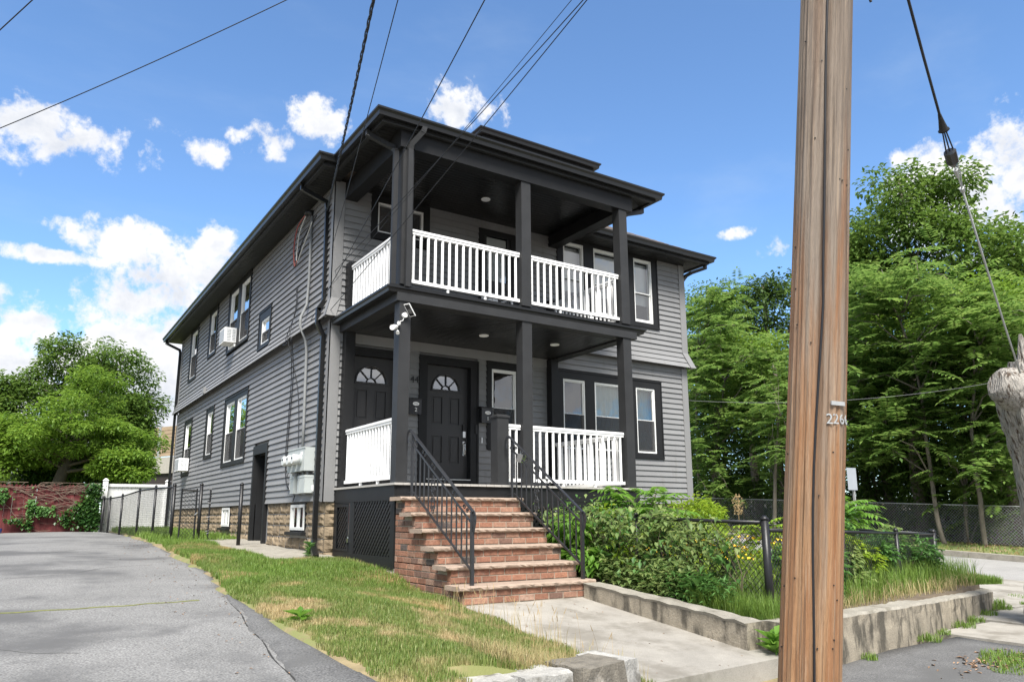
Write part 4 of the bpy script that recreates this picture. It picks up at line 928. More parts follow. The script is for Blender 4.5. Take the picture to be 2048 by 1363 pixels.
for r_ in range(0, 14):      # far flank
    z = .004+cs*(r_+.5)
    if z+.034 > RI*6-.05: break
    k = min(6, int((z+.085)//RI)+1)
def treadmesh(k):
    rr = random.Random(k); y0 = SY1+(k-1)*TR; y1 = y0+TR+.03 if k < 6 else -2.33; x0, x1 = SX0-.085, SX1+.03; z1 = RI*k; z0 = z1-.052
    n = 44; v = []; f = []
    for i in range(n+1):
        x = x0+(x1-x0)*i/n; j = lambda s: rr.uniform(-s, s)
        v += [(x, y1, z1), (x, y0+.012+j(.004), z1+j(.001)), (x, y0-.006+j(.008), z1-.014+j(.004)), (x, y0-.004+j(.009), z0+.016+j(.004)), (x, y0+.012+j(.006), z0+j(.002)), (x, y1, z0)]
    m = 6
    for i in range(n):
        for q in range(m): a = i*m+q; b = i*m+(q+1) % m; f.append((a, b, b+m, a+m))
    f.append(tuple(range(m))); f.append(tuple(n*m+q for q in reversed(range(m))))
    me = bpy.data.meshes.new('tread'); me.from_pydata(v, [], f); me.materials.append(MATS['tread']); return me
for k in range(1, 7): o = bpy.data.objects.new('tread', treadmesh(k)); link(o, st)

# ------------------------------------------------------------------ iron handrails
def scroll(cx, cz, r, s, turns, x, yf):
    pts = []
    for i in range(22):
        t = i/21; a = turns*2*math.pi*t; q = r*(1-.72*t); pts.append((x, yf(cx+s*q*math.sin(a)), cz+q*math.cos(a)))
    return pts
def handrail(x, label):
    ya, yb = -2.50, -4.16; za, zb = 2.13, 1.045; sl = (za-zb)/(ya-yb)
    h = empty('handrail', (x, -3.3, .7), label, 'handrail', 'wrought iron stair handrails')
    top = lambda y: zb+(y-yb)*sl
    b = MB(); b.bar((x, ya+.01, top(ya+.01)), (x, yb-.03, top(yb-.03)), .042, .014)
    pts = [(x, ya, top(ya)), (x, ya+.06, top(ya)+.012), (x, ya+.11, top(ya)-.02), (x, ya+.125, top(ya)-.08), (x, ya+.10, top(ya)-.17)]
    for p, q in zip(pts, pts[1:]): b.bar(p, q, .042, .009, (1, 0, 0))
    pts = [(x, yb-.02, top(yb-.02)), (x, yb-.065, top(yb)-.05), (x, yb-.07, top(yb)-.12), (x, yb-.03, top(yb)-.24)]
    for p, q in zip(pts, pts[1:]): b.bar(p, q, .040, .010, (1, 0, 0))
    b.build('top_rail', 'iron', h)
    MB().bar((x, ya, top(ya)-.15), (x, yb, top(yb)-.15), .014, .022).build('middle_rail', 'iron', h)
    lo = lambda y: .395+(y+4.11)*.60
    MB().bar((x, -2.60, lo(-2.60)), (x, yb, lo(yb)), .016, .026).build('bottom_rail', 'iron', h)
    b = MB(); b.box(x-.019, x+.019, yb-.019, yb+.019, RI, top(yb)-.01); b.build('post', 'iron', h)
    b = MB(); b.box(x-.014, x+.014, ya-.06, ya-.032, RI*6-.02, top(ya-.05)); b.bar((x, ya-.05, 1.30), (x, -2.36, 1.30), .014, .014); b.build('post', 'iron', h)
    n = 13
    for i in range(1, n):
        y = ya-.045+(yb-ya+.045)*i/n
        if i in (5,): continue
        z0 = lo(y); z1 = top(y)-.15; b = MB(); b.box(x-.0075, x+.0075, y-.0075, y+.0075, z0, z1)
        if i % 3 == 1:    # gently twisted bars
            pass
        b.build('baluster', 'iron', h)
    # scrollwork panel between two bars
    yc = ya-.045+(yb-ya+.045)*5/n; z0 = lo(yc)+.05; z1 = top(yc)-.20; m = (z0+z1)/2; H = z1-z0; b = MB()
    for s in (-1, 1):
        for zc, up_ in ((z0+.07, 1), (m-.06, -1), (m+.06, 1), (z1-.07, -1)):
            b.tube([(x, yc+s*.034+s*(.038*(1-.7*t))*math.cos(2.6*math.pi*t)-s*.01, zc+up_*(.038*(1-.7*t))*math.sin(2.6*math.pi*t)) for t in [k/16 for k in range(17)]], .0065, 5)
        b.tube([(x, yc+s*(.012+.034*abs(math.sin(math.pi*t*2))), z0+H*t) for t in [k/24 for k in range(25)]], .0065, 5)
    b.build('scrollwork', 'iron', h)
    b = MB()
    for i in range(6):     # small scrolls between top and middle rails
        y = ya-.12+(yb+.15-ya+.12)*i/5; zc = top(y)-.075
        for s in (-1, 1): b.tube([(x, y+s*.035+s*.030*(1-.75*t)*math.cos(3*math.pi*t), zc+s*.035*sl+.030*(1-.75*t)*math.sin(3*math.pi*t)) for t in [k/18 for k in range(19)]], .0062, 5)
    b.build('scrollwork', 'iron', h); return h
handrail(.30, 'black wrought iron handrail on the lattice side of the brick steps')
handrail(1.915, 'black wrought iron handrail on the garden side of the brick steps')
b = MB(); b.hexa([(1.90, -2.80, 1.735), (1.96, -2.80, 1.735), (1.96, -2.86, 1.84), (1.90, -2.86, 1.84), (1.87, -2.72, 1.76), (1.93, -2.72, 1.76), (1.93, -2.78, 1.87), (1.87, -2.78, 1.87)])
b.tube([(1.915, -2.79, 1.85), (1.915, -2.775, 1.905), (1.915, -2.81, 1.93), (1.915, -2.83, 1.88)], .005, 6); b.build('key_lockbox', 'steel', label='small steel key lockbox hanging on the garden side handrail', cat='lockbox')

# ------------------------------------------------------------------ things on the walls
def mailbox(x0, x1, z0, z1, num, label):
    m = empty('mailbox', ((x0+x1)/2, -.06, z0), label, 'mailbox', 'black wall mailboxes'); y0, y1 = -.165, -.035
    b = MB(); b.box(x0, x1, y0, y1, z0, z1-.02); b.build('box', 'black_gloss', m)
    b = MB(); b.hexa([(x0-.012, y0-.012, z1-.03), (x1+.012, y0-.012, z1-.03), (x1+.012, y1, z1-.02), (x0-.012, y1, z1-.02), (x0-.012, y0-.012, z1-.012), (x1+.012, y0-.012, z1-.012), (x1+.012, y1, z1+.015), (x0-.012, y1, z1+.015)]); b.build('lid', 'black_plastic', m)
    cx = (x0+x1)/2+.01; zc = z0+(z1-z0)*.62; b = MB(); pts = [(cx+.062*math.cos(t*math.pi/12), y0-.002, zc+.033*math.sin(t*math.pi/12)) for t in range(24)]; b.poly(pts, (0, -.004, 0)); b.build('badge', 'white_frame', m)
    b = MB(); b.box(cx-.035, cx+.035, y0-.0085, y0-.0065, zc-.004, zc+.004); b.build('badge_mark', 'black_plastic', m)
    text('number', num, .10, 'white_frame', m, Matrix.Translation((cx, y0-.004, z0+.075)) @ Matrix.Rotation(R(90), 4, 'X'), .002)
mat('black_gloss', (.012, .012, .013), .22, spec=.6)
mailbox(1.37, 1.605, 2.72, 3.01, '2', 'black wall mailbox numbered 2 beside the corner porch post')
mailbox(2.83, 3.07, 2.66, 2.96, '1', 'black wall mailbox numbered 1 right of the front door')
# security camera and its solar panel
sc = empty('security_camera', (.17, -2.3, 3.5), 'white security camera with two lamps on the lower corner porch post', 'camera')
b = MB(); b.tube([(.16, -2.25, 3.63), (.10, -2.27, 3.63)], .03, 12); b.build('mount', 'white_vinyl', sc)
b = MB(); b.tube([(.12, -2.28, 3.62), (.05, -2.40, 3.585), (-.01, -2.46, 3.56)], [.022, .036, .038], 14); b.build('camera_head', 'white_vinyl', sc, True)
b = MB(); b.tube([(.14, -2.31, 3.56), (.12, -2.36, 3.52)], [.016, .028], 12); b.tube([(.15, -2.31, 3.69), (.13, -2.37, 3.66)], [.016, .028], 12); b.build('lamp_head', 'white_vinyl', sc, True)
sp = empty('solar_panel', (.25, -2.33, 3.8), 'small white framed solar panel clipped to the lower corner porch post', 'solar panel')
b = MB(); b.tube([(.235, -2.31, 3.80), (.235, -2.36, 3.80)], .038, 14); b.build('mount', 'white_vinyl', sp)
b = MB(); c0 = Vector((.27, -2.42, 3.86)); ax = Vector((.6, .2, -.75)).normalized(); ay = Vector((.25, -.95, -.05)).normalized(); nz = ax.cross(ay).normalized(); ay = nz.cross(ax)
b.hexa([c0+ax*(s*.10)+ay*(t*.06)+nz*u for u in (-.006, .006) for s, t in ((-1, -1), (1, -1), (1, 1), (-1, 1))]); b.build('panel_frame', 'white_vinyl', sp)
b = MB(); b.hexa([c0+ax*(s*.088)+ay*(t*.048)+nz*u for u in (-.0075, .0075) for s, t in ((-1, -1), (1, -1), (1, 1), (-1, 1))]); b.build('cells', 'black_gloss', sp)
b = MB(); b.tube([(.23, -2.33, 3.79), (.21, -2.33, 3.72), (.15, -2.32, 3.69), (.145, -2.32, 3.64)], .005, 6); b.build('cable', 'white_vinyl', sp)
# electric meters
me_ = empty('meter_bank', (-.1, 1.1, 1.7), 'grey electric meter bank with three round meters beside the downspout', 'electric meter')
b = MB(); b.box(-.20, -.022, .52, 1.42, 1.74, 2.13); b.box(-.21, -.20, .50, 1.44, 2.115, 2.135); b.build('cabinet', 'meter_grey', me_)
for y in (.72, .98, 1.24):
    b = MB(); b.tube([(-.20, y, 1.93), (-.23, y, 1.93)], .095, 20); mt = b.build('meter', 'meter_grey', me_)
    b = MB(); b.tube([(-.23, y, 1.93), (-.33, y, 1.93), (-.35, y, 1.93)], [.085, .085, .07], 20); b.build('glass_dome', 'meter_glass', mt, True); b = MB(); b.box(-.354, -.350, y-.03, y+.03, 1.94, 1.965); b.build('register', 'black_plastic', mt)
for y0, y1 in ((.53, .76), (.78, .90), (1.10, 1.30)):
    b = MB(); b.box(-.175, -.022, y0, y1, 1.375, 1.67); b.box(-.18, -.022, y0-.004, y1+.004, 1.63, 1.645); b.build('breaker_box', 'meter_grey', me_)
for y in (.62, .84, 1.2): MB().tube([(-.10, y, 1.66), (-.10, y, 1.75)], .022, 8).build('conduit', 'conduit', me_)
b = MB(); b.box(-.14, -.022, 1.33, 1.46, 1.45, 1.73); b.build('junction_box', 'white_frame', me_)
b = MB(); b.box(-.2035, -.2015, .60, .72, 2.0, 2.06); b.build('notice', 'white_frame', me_)
b = MB(); b.box(-.075, -.022, .37, .47, 1.40, 1.50); b.tube([(-.075, .42, 1.45), (-.082, .42, 1.45)], .028, 12); b.build('outlet_box', 'white_vinyl', label='small white outlet box under the meters by the downspout', cat='outlet')
# service mast and its loops
ms = empty('service_mast', (-.06, 1.1, 2.2), 'grey conduit service mast running up the clapboards to the eave', 'conduit')
b = MB(); b.tube([(-.06, 1.07, 2.12), (-.06, 1.08, 2.6), (-.07, 1.10, 3.9), (-.10, 1.10, 4.1), (-.21, 1.10, 4.32), (-.20, 1.11, 4.5), (-.10, 1.12, 4.75), (-.08, 1.13, 5.2), (-.075, 1.16, 6.48)], .026, 8); b.build('pipe', 'conduit', ms, True)
b = MB(); b.tube([(-.075, 1.16, 6.46), (-.085, 1.19, 6.55), (-.12, 1.26, 6.57), (-.15, 1.31, 6.53)], [.03, .055, .055, .04], 10); b.build('weatherhead', 'black_plastic', ms, True)
def loop(name, pts, r, m, parent, n=30):
    """Catmull-Rom through pts"""
    P = [Vector(p) for p in pts]; P = [P[0]]+P+[P[-1]]; out = []
    for i in range(1, len(P)-2):
        for k in range(8):
            t = k/8; a, b_, c, d = P[i-1], P[i], P[i+1], P[i+2]
            out.append(.5*((2*b_)+(-a+c)*t+(2*a-5*b_+4*c-d)*t*t+(-a+3*b_-3*c+d)*t*t*t))
    out.append(P[-2]); return MB().tube(out, r, 6).build(name, m, parent, True)
loop('cable', [(-.15, 1.30, 6.54), (-.16, 1.75, 6.45), (-.14, 2.0, 6.1), (-.12, 1.98, 5.72), (-.14, 1.75, 5.72), (-.16, 1.35, 6.05), (-.12, .75, 6.33)], .012, 'wire_black', ms)
loop('cable', [(-.15, 1.30, 6.53), (-.17, 1.70, 6.40), (-.15, 1.93, 6.05), (-.13, 1.90, 5.70), (-.15, 1.70, 5.74)], .013, 'wire_red', ms)
loop('cable', [(-.15, 1.29, 6.50), (-.17, 1.55, 6.25), (-.15, 1.72, 5.95), (-.14, 1.72, 5.72), (-.15, 1.45, 5.85), (-.15, .9, 6.25)], .010, 'wire_white', ms)
lo_ = empty('house_cable', (-.04, 2, 1.5), 'thin black communication cables hanging down the clapboards to the meters', 'cable')
loop('cable', [(-.2, 1.6, 4.22), (-.06, 1.85, 3.6), (-.04, 2.0, 2.6), (-.04, 2.05, 1.9), (-.05, 1.95, 1.6), (-.06, 1.6, 1.42), (-.06, 1.4, 1.35), (-.05, 1.5, 1.25)], .008, 'wire_black', lo_)
loop('cable', [(-.2, 1.66, 4.22), (-.06, 1.95, 3.5), (-.04, 2.12, 2.2), (-.05, 2.0, 1.7), (-.07, 1.75, 1.78), (-.08, 1.55, 1.74), (-.08, 1.5, 1.55), (-.07, 1.75, 1.48), (-.05, 1.98, 1.62)], .007, 'wire_black', lo_)
loop('cable', [(-.09, 1.85, 5.25), (-.09, 1.80, 4.9), (-.20, 1.75, 4.3), (-.24, 1.7, 4.2), (-.06, 1.5, 3.2), (-.05, 1.35, 2.14)], .007, 'wire_black', lo_)
loop('cable', [(-.05, 1.9, 5.32), (-.10, 1.75, 5.1), (-.10, 1.73, 4.8), (-.2, 1.95, 4.28), (-.25, 1.7, 4.12), (-.25, 1.95, 4.15), (-.2, 1.66, 4.25)], .008, 'wire_black', lo_)
# window air conditioners
def aircon(y0, y1, z0, z1, depth, label):
    a = empty('air_conditioner', (-.2, (y0+y1)/2, z0), label, 'air conditioner', 'white window air conditioners'); b = MB(); x0 = -depth
    b.box(x0, -.02, y0, y1, z0, z1); b.build('casing', 'white_vinyl', a)
    b = MB()
    for i in range(9): z = z0+.04+(z1-z0-.08)*i/8; b.box(x0-.006, x0-.001, y0+.03, y1-.03, z-.006, z+.006)
    b.box(x0-.004, x0-.0005, y0+.03, y1-.03, z0+.03, z1-.03); b.build('rear_grille', 'ac_grille', a)
    b = MB()
    for (xa, xb) in ((x0+.05, x0+depth*.5-.02), (x0+depth*.5+.01, -.09)):
        for i in range(8): z = z0+.05+(z1-z0-.1)*i/7; b.box(xa, xb, y0-.006, y0-.001, z-.007, z+.007)
    b.build('side_grille', 'ac_grille', a)
    return a
mat('ac_grille', (.40, .42, .43), .5)
aircon(6.62, 7.16, 5.14, 5.50, .34, 'white window air conditioner in the double upper window of the side wall')
aircon(11.62, 12.25, 2.32, 2.68, .30, 'white window air conditioner low in the rear window of the side wall')
MB().box(-.10, -.02, 6.64, 7.14, 5.05, 5.12).build('ac_support', 'white_vinyl', bpy.data.objects['air_conditioner'])
# vents and small fittings on the clapboards
b = MB(); b.box(-.20, -.13, 9.4, 9.55, 4.28, 4.45); b.build('vent_hood', 'siding', label='small grey vent hood on the clapboard belt of the side wall', cat='vent')
# white plastic chair on the upper porch
pc = empty('plastic_chair', (2.9, -.55, 4.26), 'white plastic chair on the upper porch, seen behind the railing', 'chair')
z = 4.265; b = MB(); b.box(2.70, 3.12, -.78, -.36, z+.40, z+.43); b.build('seat', 'white_vinyl', pc)
for x, y in ((2.72, -.76), (3.08, -.76), (2.72, -.38), (3.08, -.38)): MB().bar((x, y, z), (x, y, z+.40), .035, .035, (1, 0, 0)).build('leg', 'white_vinyl', pc)
b = MB(); b.hexa([(2.72, -.40, z+.43), (3.10, -.40, z+.43), (3.10, -.36, z+.43), (2.72, -.36, z+.43), (2.75, -.28, z+.84), (3.07, -.28, z+.84), (3.07, -.25, z+.84), (2.75, -.25, z+.84)]); b.build('backrest', 'white_vinyl', pc)
for x in (2.69, 3.10): b = MB(); b.bar((x+.015, -.76, z+.62), (x+.015, -.32, z+.64), .045, .025); b.bar((x+.015, -.75, z+.40), (x+.015, -.75, z+.62), .03, .03, (1, 0, 0)); b.build('armrest', 'white_vinyl', pc)

# ================================================================== UTILITY POLE AND WIRES
P0 = Vector((-.5, -9.1, .1)); P1 = Vector((-.47, -9.56, 3.94)); pd = (P1-P0).normalized()
base = P0-pd*(.9/pd.z); topp = P0+pd*(9.0/pd.z)
pole = empty('utility_pole', tuple(base), 'leaning brown wooden utility pole in the foreground, numbered 226', 'utility pole')
def polemesh():
    L = (topp-base).length; n = 168; m = 170; v = []; f = []; rr = random.Random(3)
    check = [(rr.uniform(0, 2*math.pi), rr.uniform(0, L), rr.uniform(.3, 2.2), rr.uniform(.008, .022)) for _ in range(80)]
    for i in range(m+1):
        z = L*i/m; r = .160-.0040*z
        for k in range(n):
            a = 2*math.pi*k/n; d = .0022*math.sin(a*19+.3*z)+.0018*math.sin(a*31-z*.5)
            for (ca, cz, cl, cd) in check:
                if abs(z-cz) < cl/2:
                    da = abs((a-ca+math.pi) % (2*math.pi)-math.pi)
                    if da < .042: d -= cd*(1-da/.042)*(1-abs(z-cz)/(cl/2))
            v.append(((r+d)*math.cos(a), (r+d)*math.sin(a), z))
    for i in range(m):
        for k in range(n): a = i*n+k; b = i*n+(k+1) % n; f.append((a, b, b+n, a+n))
    o = bpy.data.objects.new('pole_shaft', npmesh('pole_shaft', v, f, 'polewood', True)); link(o, pole, tuple(base)); o.rotation_euler = pd.to_track_quat('Z', 'Y').to_euler(); return o
polemesh()
cd = (Vector((CAM.x, CAM.y, 0))-Vector((P0.x, P0.y, 0))).normalized()      # towards the street corner where the photo was taken
def onpole(ang, h, r=.164):
    """point on the shaft at world height h; ang measured from the street-facing side, positive to the right seen from the street"""
    c = P0+pd*((h-P0.z)/pd.z); s = Vector((-cd.y, cd.x, 0)); n = cd*math.cos(ang)-s*math.sin(ang) if False else cd*math.cos(ang)+s*math.sin(ang)
    return c+n*(r-.0040*(h+.8)), n
gw = MB(); gw.tube([tuple(onpole(.05+.10*math.sin(i*.55)*(1 if i < 14 else .4), -.75+i*.22)[0]) for i in range(30)], .0065, 6); gw.build('ground_wire', 'wire_black', pole, True)
def pnum(ch, ang, h, size):
    p, n = onpole(ang, h, .165); q = n.to_track_quat('Z', 'Y').to_matrix(); zz = Vector((0, 0, 1)); yv = (pd-n*pd.dot(n)).normalized(); xv = yv.cross(n).normalized()
    M = Matrix((xv, yv, n)).transposed().to_4x4(); M.translation = p; return M
sgn = 1
for ch, ang in (('2', .42), ('2', .66), ('6', .94), ('6', 1.26)): text('number', ch, .078, 'galv_num', pole, pnum(ch, sgn*ang, 1.475, .078), .002)
M = pnum('', sgn*.72, 1.56, 0); b = MB(); b.hexa([M @ Vector((s*.045, t*.011, u)) for u in (-.002, .006) for s, t in ((-1, -1), (1, -1), (1, 1), (-1, 1))]); b.build('number_plate', 'galv_num', pole)
for i in range(26):     # staples and old nails
    p, n = onpole(random.uniform(-1.2, 1.2), random.uniform(-.2, 4.2), .160); MB().tube([p, p+n*.006], .004, 5).build('nail', 'wire_black', pole)
b = MB(); p, n = onpole(1.2, 3.9); b.tube([p, p+Vector((.06, -.05, .02)), p+Vector((.08, -.06, -.05))], .008, 6); b.build('hook', 'wire_black', pole)

def pix(u, v, d):
    r_ = fw + r2*((u-1012.05)/1495.07) - u2*((v-730.81)/1495.07); return CAM + r_*d
def cable(name, a, b_, sag, r, label, twist=0, cat='cable', group='overhead wires to the house', m='wire_black', n=40, parent=None):
    a = Vector(a); b_ = Vector(b_); r = r*.78; pts = [a.lerp(b_, i/n)-Vector((0, 0, 4*sag*(i/n)*(1-i/n))) for i in range(n+1)]
    mb = MB()
    if twist:
        d = (b_-a).normalized(); s = d.orthogonal().normalized(); t = d.cross(s); nn = n*6
        for ph in (0, 2.1, 4.2):
            mb.tube([a.lerp(b_, i/nn)-Vector((0, 0, 4*sag*(i/nn)*(1-i/nn)))+(s*math.cos(i*.42+ph)+t*math.sin(i*.42+ph))*twist for i in range(nn+1)], r, 5)
    else: mb.tube(pts, r, 6)
    return mb.build(name, m, parent, True, label=label, cat=cat, group=group)
def ext(H, u, v, d, k=1.35):
    q = pix(u, v, d); return H+(q-H)*k
H1 = Vector((-.05, .42, 6.28)); cable('overhead_cable', H1, ext(H1, 744, 0, 6.2), .10, .009, 'thick twisted black service cable from the eave up over the street', .010)
H2 = Vector((-.03, .10, 5.55)); cable('overhead_cable', H2, ext(H2, 794, 0, 6.4), .05, .006, 'thin black wire beside the twisted service cable')
H3 = Vector((-.10, .95, 4.35)); cable('overhead_cable', H3, ext(H3, 963, 0, 6.6), .08, .007, 'black wire crossing the corner of the upper porch to the belt')
H4 = Vector((-.06, .35, 4.75)); cable('overhead_cable', H4, ext(H4, 1136, 0, 7.0), .06, .0045, 'thin grey wire, uppermost of the slanting wires before the porch')
H5 = Vector((-.02, .05, 5.05)); cable('overhead_cable', H5, ext(H5, 1160, 0, 7.2), .05, .007, 'black wire slanting across the upper porch, middle of three')
H6 = Vector((-.10, .6, 4.2)); cable('overhead_cable', H6, ext(H6, 1167, 0, 7.2), .06, .007, 'black wire slanting across the upper porch, lowest of three')
a, b_ = pix(0, 222, 9), pix(515, 0, 9); cable('overhead_cable', a+(a-b_)*1.2, b_+(b_-a)*.8, .25, .008, 'long black street wire across the sky left of the house', group='street wires')
a, b_ = pix(0, 60, 9), pix(65, 0, 9); cable('overhead_cable', a+(a-b_)*8, b_+(b_-a)*8, .0, .010, 'black street wire in the upper left corner of the sky', group='street wires')
a, b_ = pix(1370, 800, 19.5), pix(2000, 762, 19.5); cable('overhead_cable', a, b_, .25, .005, 'thin grey wire running before the trees across the side street', group='street wires', m='conduit')
# guy wire with its insulator
gy = empty('guy_wire', tuple(pix(2037, 740, 8.3)), 'steel guy wire with black strain insulator running down to the dead trunk', 'guy wire')
A = pix(1806, -40, 5.2); Bq = pix(1882, 240, 6.0); C_ = pix(1903, 315, 6.2); Dq = pix(1925, 380, 6.5)
MB().tube([A+(A-Bq)*1.5, A, A.lerp(Bq, .5)+Vector((0, 0, -.02)), Bq], .010, 6).build('wire', 'wire_black', gy, True)
E_ = pix(2040, 745, 8.2)
MB().tube([Dq, Dq.lerp(E_, .35)-Vector((0, 0, .03)), Dq.lerp(E_, .7)-Vector((0, 0, .03)), E_], .009, 6).build('wire', 'galv', gy, True)
b = MB(); d = (C_-Bq).normalized(); s = d.cross(fw).normalized()
for k in (-1, 0, 1): b.tube([Bq+d*.05+s*(.010*k), C_-d*.06+s*(.035*k), C_+d*.02+s*(.030*k)], .006, 5)
b.build('wire', 'wire_black', gy); b = MB(); b.tube([Bq-d*.06, Bq, Bq+d*.09, Bq+d*.10], [.012, .02, .035, .045], 8); b.build('wire_clamp', 'black_plastic', gy, True)
b = MB(); b.tube([C_-d*.075, C_-d*.06, C_+d*.05, C_+d*.09], [.03, .048, .046, .02], 10); b.build('insulator', 'black_gloss', gy)
b = MB(); e = (Dq-C_).normalized(); b.tube([C_+e*.02, Dq], .006, 5); b.tube([C_+e*.02+s*.02, C_.lerp(Dq, .5)+s*.035, Dq], .005, 5); b.tube([C_.lerp(Dq, .35), C_.lerp(Dq, .6)], [.022, .014], 7); b.tube([Dq-e*.03, Dq+e*.02], .02, 7); b.build('wire_clamp', 'galv', gy)

# ================================================================== FENCES
def chain_fabric(p0, p1, H, base_fn, r, pitch, m, parent, z_off=.03):
    p0 = Vector((*p0, 0)); p1 = Vector((*p1, 0)); L = (p1-p0).length; d = (p1-p0)/L; nrm = Vector((-d.y, d.x, 0)); V = []; F = []
    step = pitch; k = -H
    segs = []
    while k < L+H:
        for s in (1, -1):
            a0 = max(0, -k if s == 1 else k-L); a1 = min(H, L-k if s == 1 else k)
            if a1-a0 > .02: segs.append((k+s*a0, a0, k+s*a1, a1))
        k += step
    def P(u, h): q = p0+d*u; return np.array((q.x, q.y, base_fn(q.x, q.y)+z_off+h))
    for (ua, ha, ub, hb) in segs:
        a = P(ua, ha); b = P(ub, hb); t = b-a; t /= np.linalg.norm(t); n1 = np.array(nrm); n2 = np.cross(t, n1); bs = len(V)
        for q in (a, b):
            for k3 in range(3): w = 2*math.pi*k3/3; V.append(q+(n1*math.cos(w)+n2*math.sin(w))*r)
        for k3 in range(3): F.append((bs+k3, bs+(k3+1) % 3, bs+3+(k3+1) % 3, bs+3+k3))
    o = bpy.data.objects.new('wire_mesh', npmesh('wire_mesh', V, F, m)); link(o, parent); return tag(o, kind='stuff')
def chain_fence(name, pts, H, base_fn, label, posts=True, r=.0038, pitch=.076, m='black_paint', rpost=.030, rail=.021, group=None, cap=True, postm=None, skip_mesh=(), nofirst=False):
    c = Vector((*pts[0], base_fn(*pts[0]))); root = empty(name, tuple(c), label, 'fence', group); postm = postm or m
    for i, p in enumerate(pts):
        z = base_fn(*p); rr = rpost*(1.35 if i in (0, len(pts)-1) else 1)
        if i == 0 and nofirst: rr = .012
        b = MB(); b.tube([(p[0], p[1], z-.25), (p[0], p[1], z+H+.05)], rr, 10)
        if cap: b.tube([(p[0], p[1], z+H+.05), (p[0], p[1], z+H+.07), (p[0], p[1], z+H+.10)], [rr*1.12, rr*1.1, rr*.35], 10)
        b.build('post', postm, root, True)
        if i < len(pts)-1:
            q = pts[i+1]; zq = base_fn(*q); MB().tube([(p[0], p[1], z+H+.02), (q[0], q[1], zq+H+.02)], rail, 8).build('top_rail', m, root, True)
            if i not in skip_mesh: chain_fabric(p, q, H, lambda x, y, p=p, q=q, z=z, zq=zq: z+(zq-z)*(Vector((x, y))-Vector(p)).length/max(.01, (Vector(q)-Vector(p)).length), r, pitch, m, root)
    return root
G2 = lambda x, y: float(zgarden(np.float64(x), np.float64(y)))
GL = lambda x, y: float(zlawn(np.float64(x), np.float64(y)))
chain_fence('chain_link_fence', [(2.72, -6.33), (2.71, -4.30), (2.70, -2.55)], .86, lambda x, y: I(y, [-6.33, -2.5], [.02, .12]), 'black chain link fence overgrown with vines beside the front walk', rpost=.032)
chain_fence('chain_link_fence', [(2.80, -6.31), (4.9, -5.80), (7.1, -5.25), (9.15, -4.72)], .80, lambda x, y: I(x, [2.7, 9.2], [.0, -.16]), 'black chain link fence above the garden wall behind the utility pole', nofirst=True)
chain_fence('chain_link_fence', [(9.2, -4.66), (9.25, -1.5), (9.3, 2.0)], .80, lambda x, y: -.16+.04*(y+4.7), 'black chain link fence returning from the garden corner along the side pavement', pitch=.1)
# back fence along the driveway, its gate and two stray posts
lx = lambda y: -1.35-.0625*(y-5.6)
chain_fence('chain_link_fence', [(lx(y), y) for y in (5.54, 7.3, 9.08, 11.3, 13.16, 14.3)], 1.10, GL, 'black chain link fence along the driveway behind the side yard', rpost=.028, r=.0026, pitch=.085)
gt = empty('chain_link_gate', (-1.2, 5.35, .5), 'narrow black chain link gate standing between driveway fence and house', 'gate'); gz = GL(-1.1, 5.3)
b = MB()
for x in (-1.23, -.93): b.tube([(x, 5.32, gz+.03), (x, 5.32, gz+1.10)], .018, 8)
b.tube([(-1.23, 5.32, gz+.06), (-.93, 5.32, gz+.06)], .016, 8); b.tube([(-1.23, 5.32, gz+1.06), (-.93, 5.32, gz+1.06)], .016, 8); b.build('gate_frame', 'black_paint', gt)
chain_fabric((-1.23, 5.32), (-.93, 5.32), 1.06, lambda x, y: gz, .0038, .076, 'black_paint', gt)
MB().tube([(-.95, 5.29, gz+.55), (-.90, 5.27, gz+.60)], .012, 6).build('latch', 'steel', gt)
def apost(x, y, h, label):
    z = GL(x, y); b = MB(); b.tube([(x, y, z-.1), (x, y, z+h)], .036, 10); b.tube([(x, y, z+h), (x, y, z+h+.02), (x, y, z+h+.05)], [.041, .04, .012], 10); b.build('fence_post', 'black_paint', None, True, label=label, cat='post')
apost(-.86, 5.25, 1.16, 'black steel gate post on the house side of the chain link gate')
apost(-.60, 2.90, 1.13, 'lone black steel post before the basement side door')
b = MB(); z = GL(-.7, 5.2)
b.tube([(-.70, 5.1, z), (-.70, 5.1, z+1.08)], .016, 8)
for i in range(22): t = i/21; b.tube([(-.72+.03*math.cos(i), 5.1, z+.05+t), (-.68, 5.1+.02*math.sin(i*2), z+.07+t)], .012, 5)
b.build('fence_roll', 'black_paint', label='rolled end of black wire mesh beside the gate post', cat='fence')
# red picket fence at the end of the driveway
rf = empty('picket_fence', (-5, 14.6, .55), 'weathered red picket fence with dead vines at the end of the driveway', 'fence')
rr = random.Random(5); x = -9.2; i = 0
pm = []
for k in range(5):
    b = MB(); w = .098; h = 1.38+k*.012; t = .018
    b.poly([(-w/2, 0, 0), (w/2, 0, 0), (w/2, 0, h-.07), (.012, 0, h), (-.012, 0, h), (-w/2, 0, h-.07)], (0, t, 0)); pm.append(b.mesh('picket', 'red_paint'))
while x < -1.98:
    o = inst('picket', rr.choice(pm), rf, (x, 14.52+rr.uniform(-.008, .008), .56), rot=(rr.uniform(-.01, .01), rr.uniform(-.012, .012), 0)); x += .0965
for z in (.85, 1.65): MB().box(-9.2, -1.98, 14.55, 14.59, z-.045, z+.045).build('rail', 'red_paint', rf)
vn = empty('dead_vine', (-3.2, 14.45, .6), 'bare brown creeper stems matted over the red picket fence', 'vine')
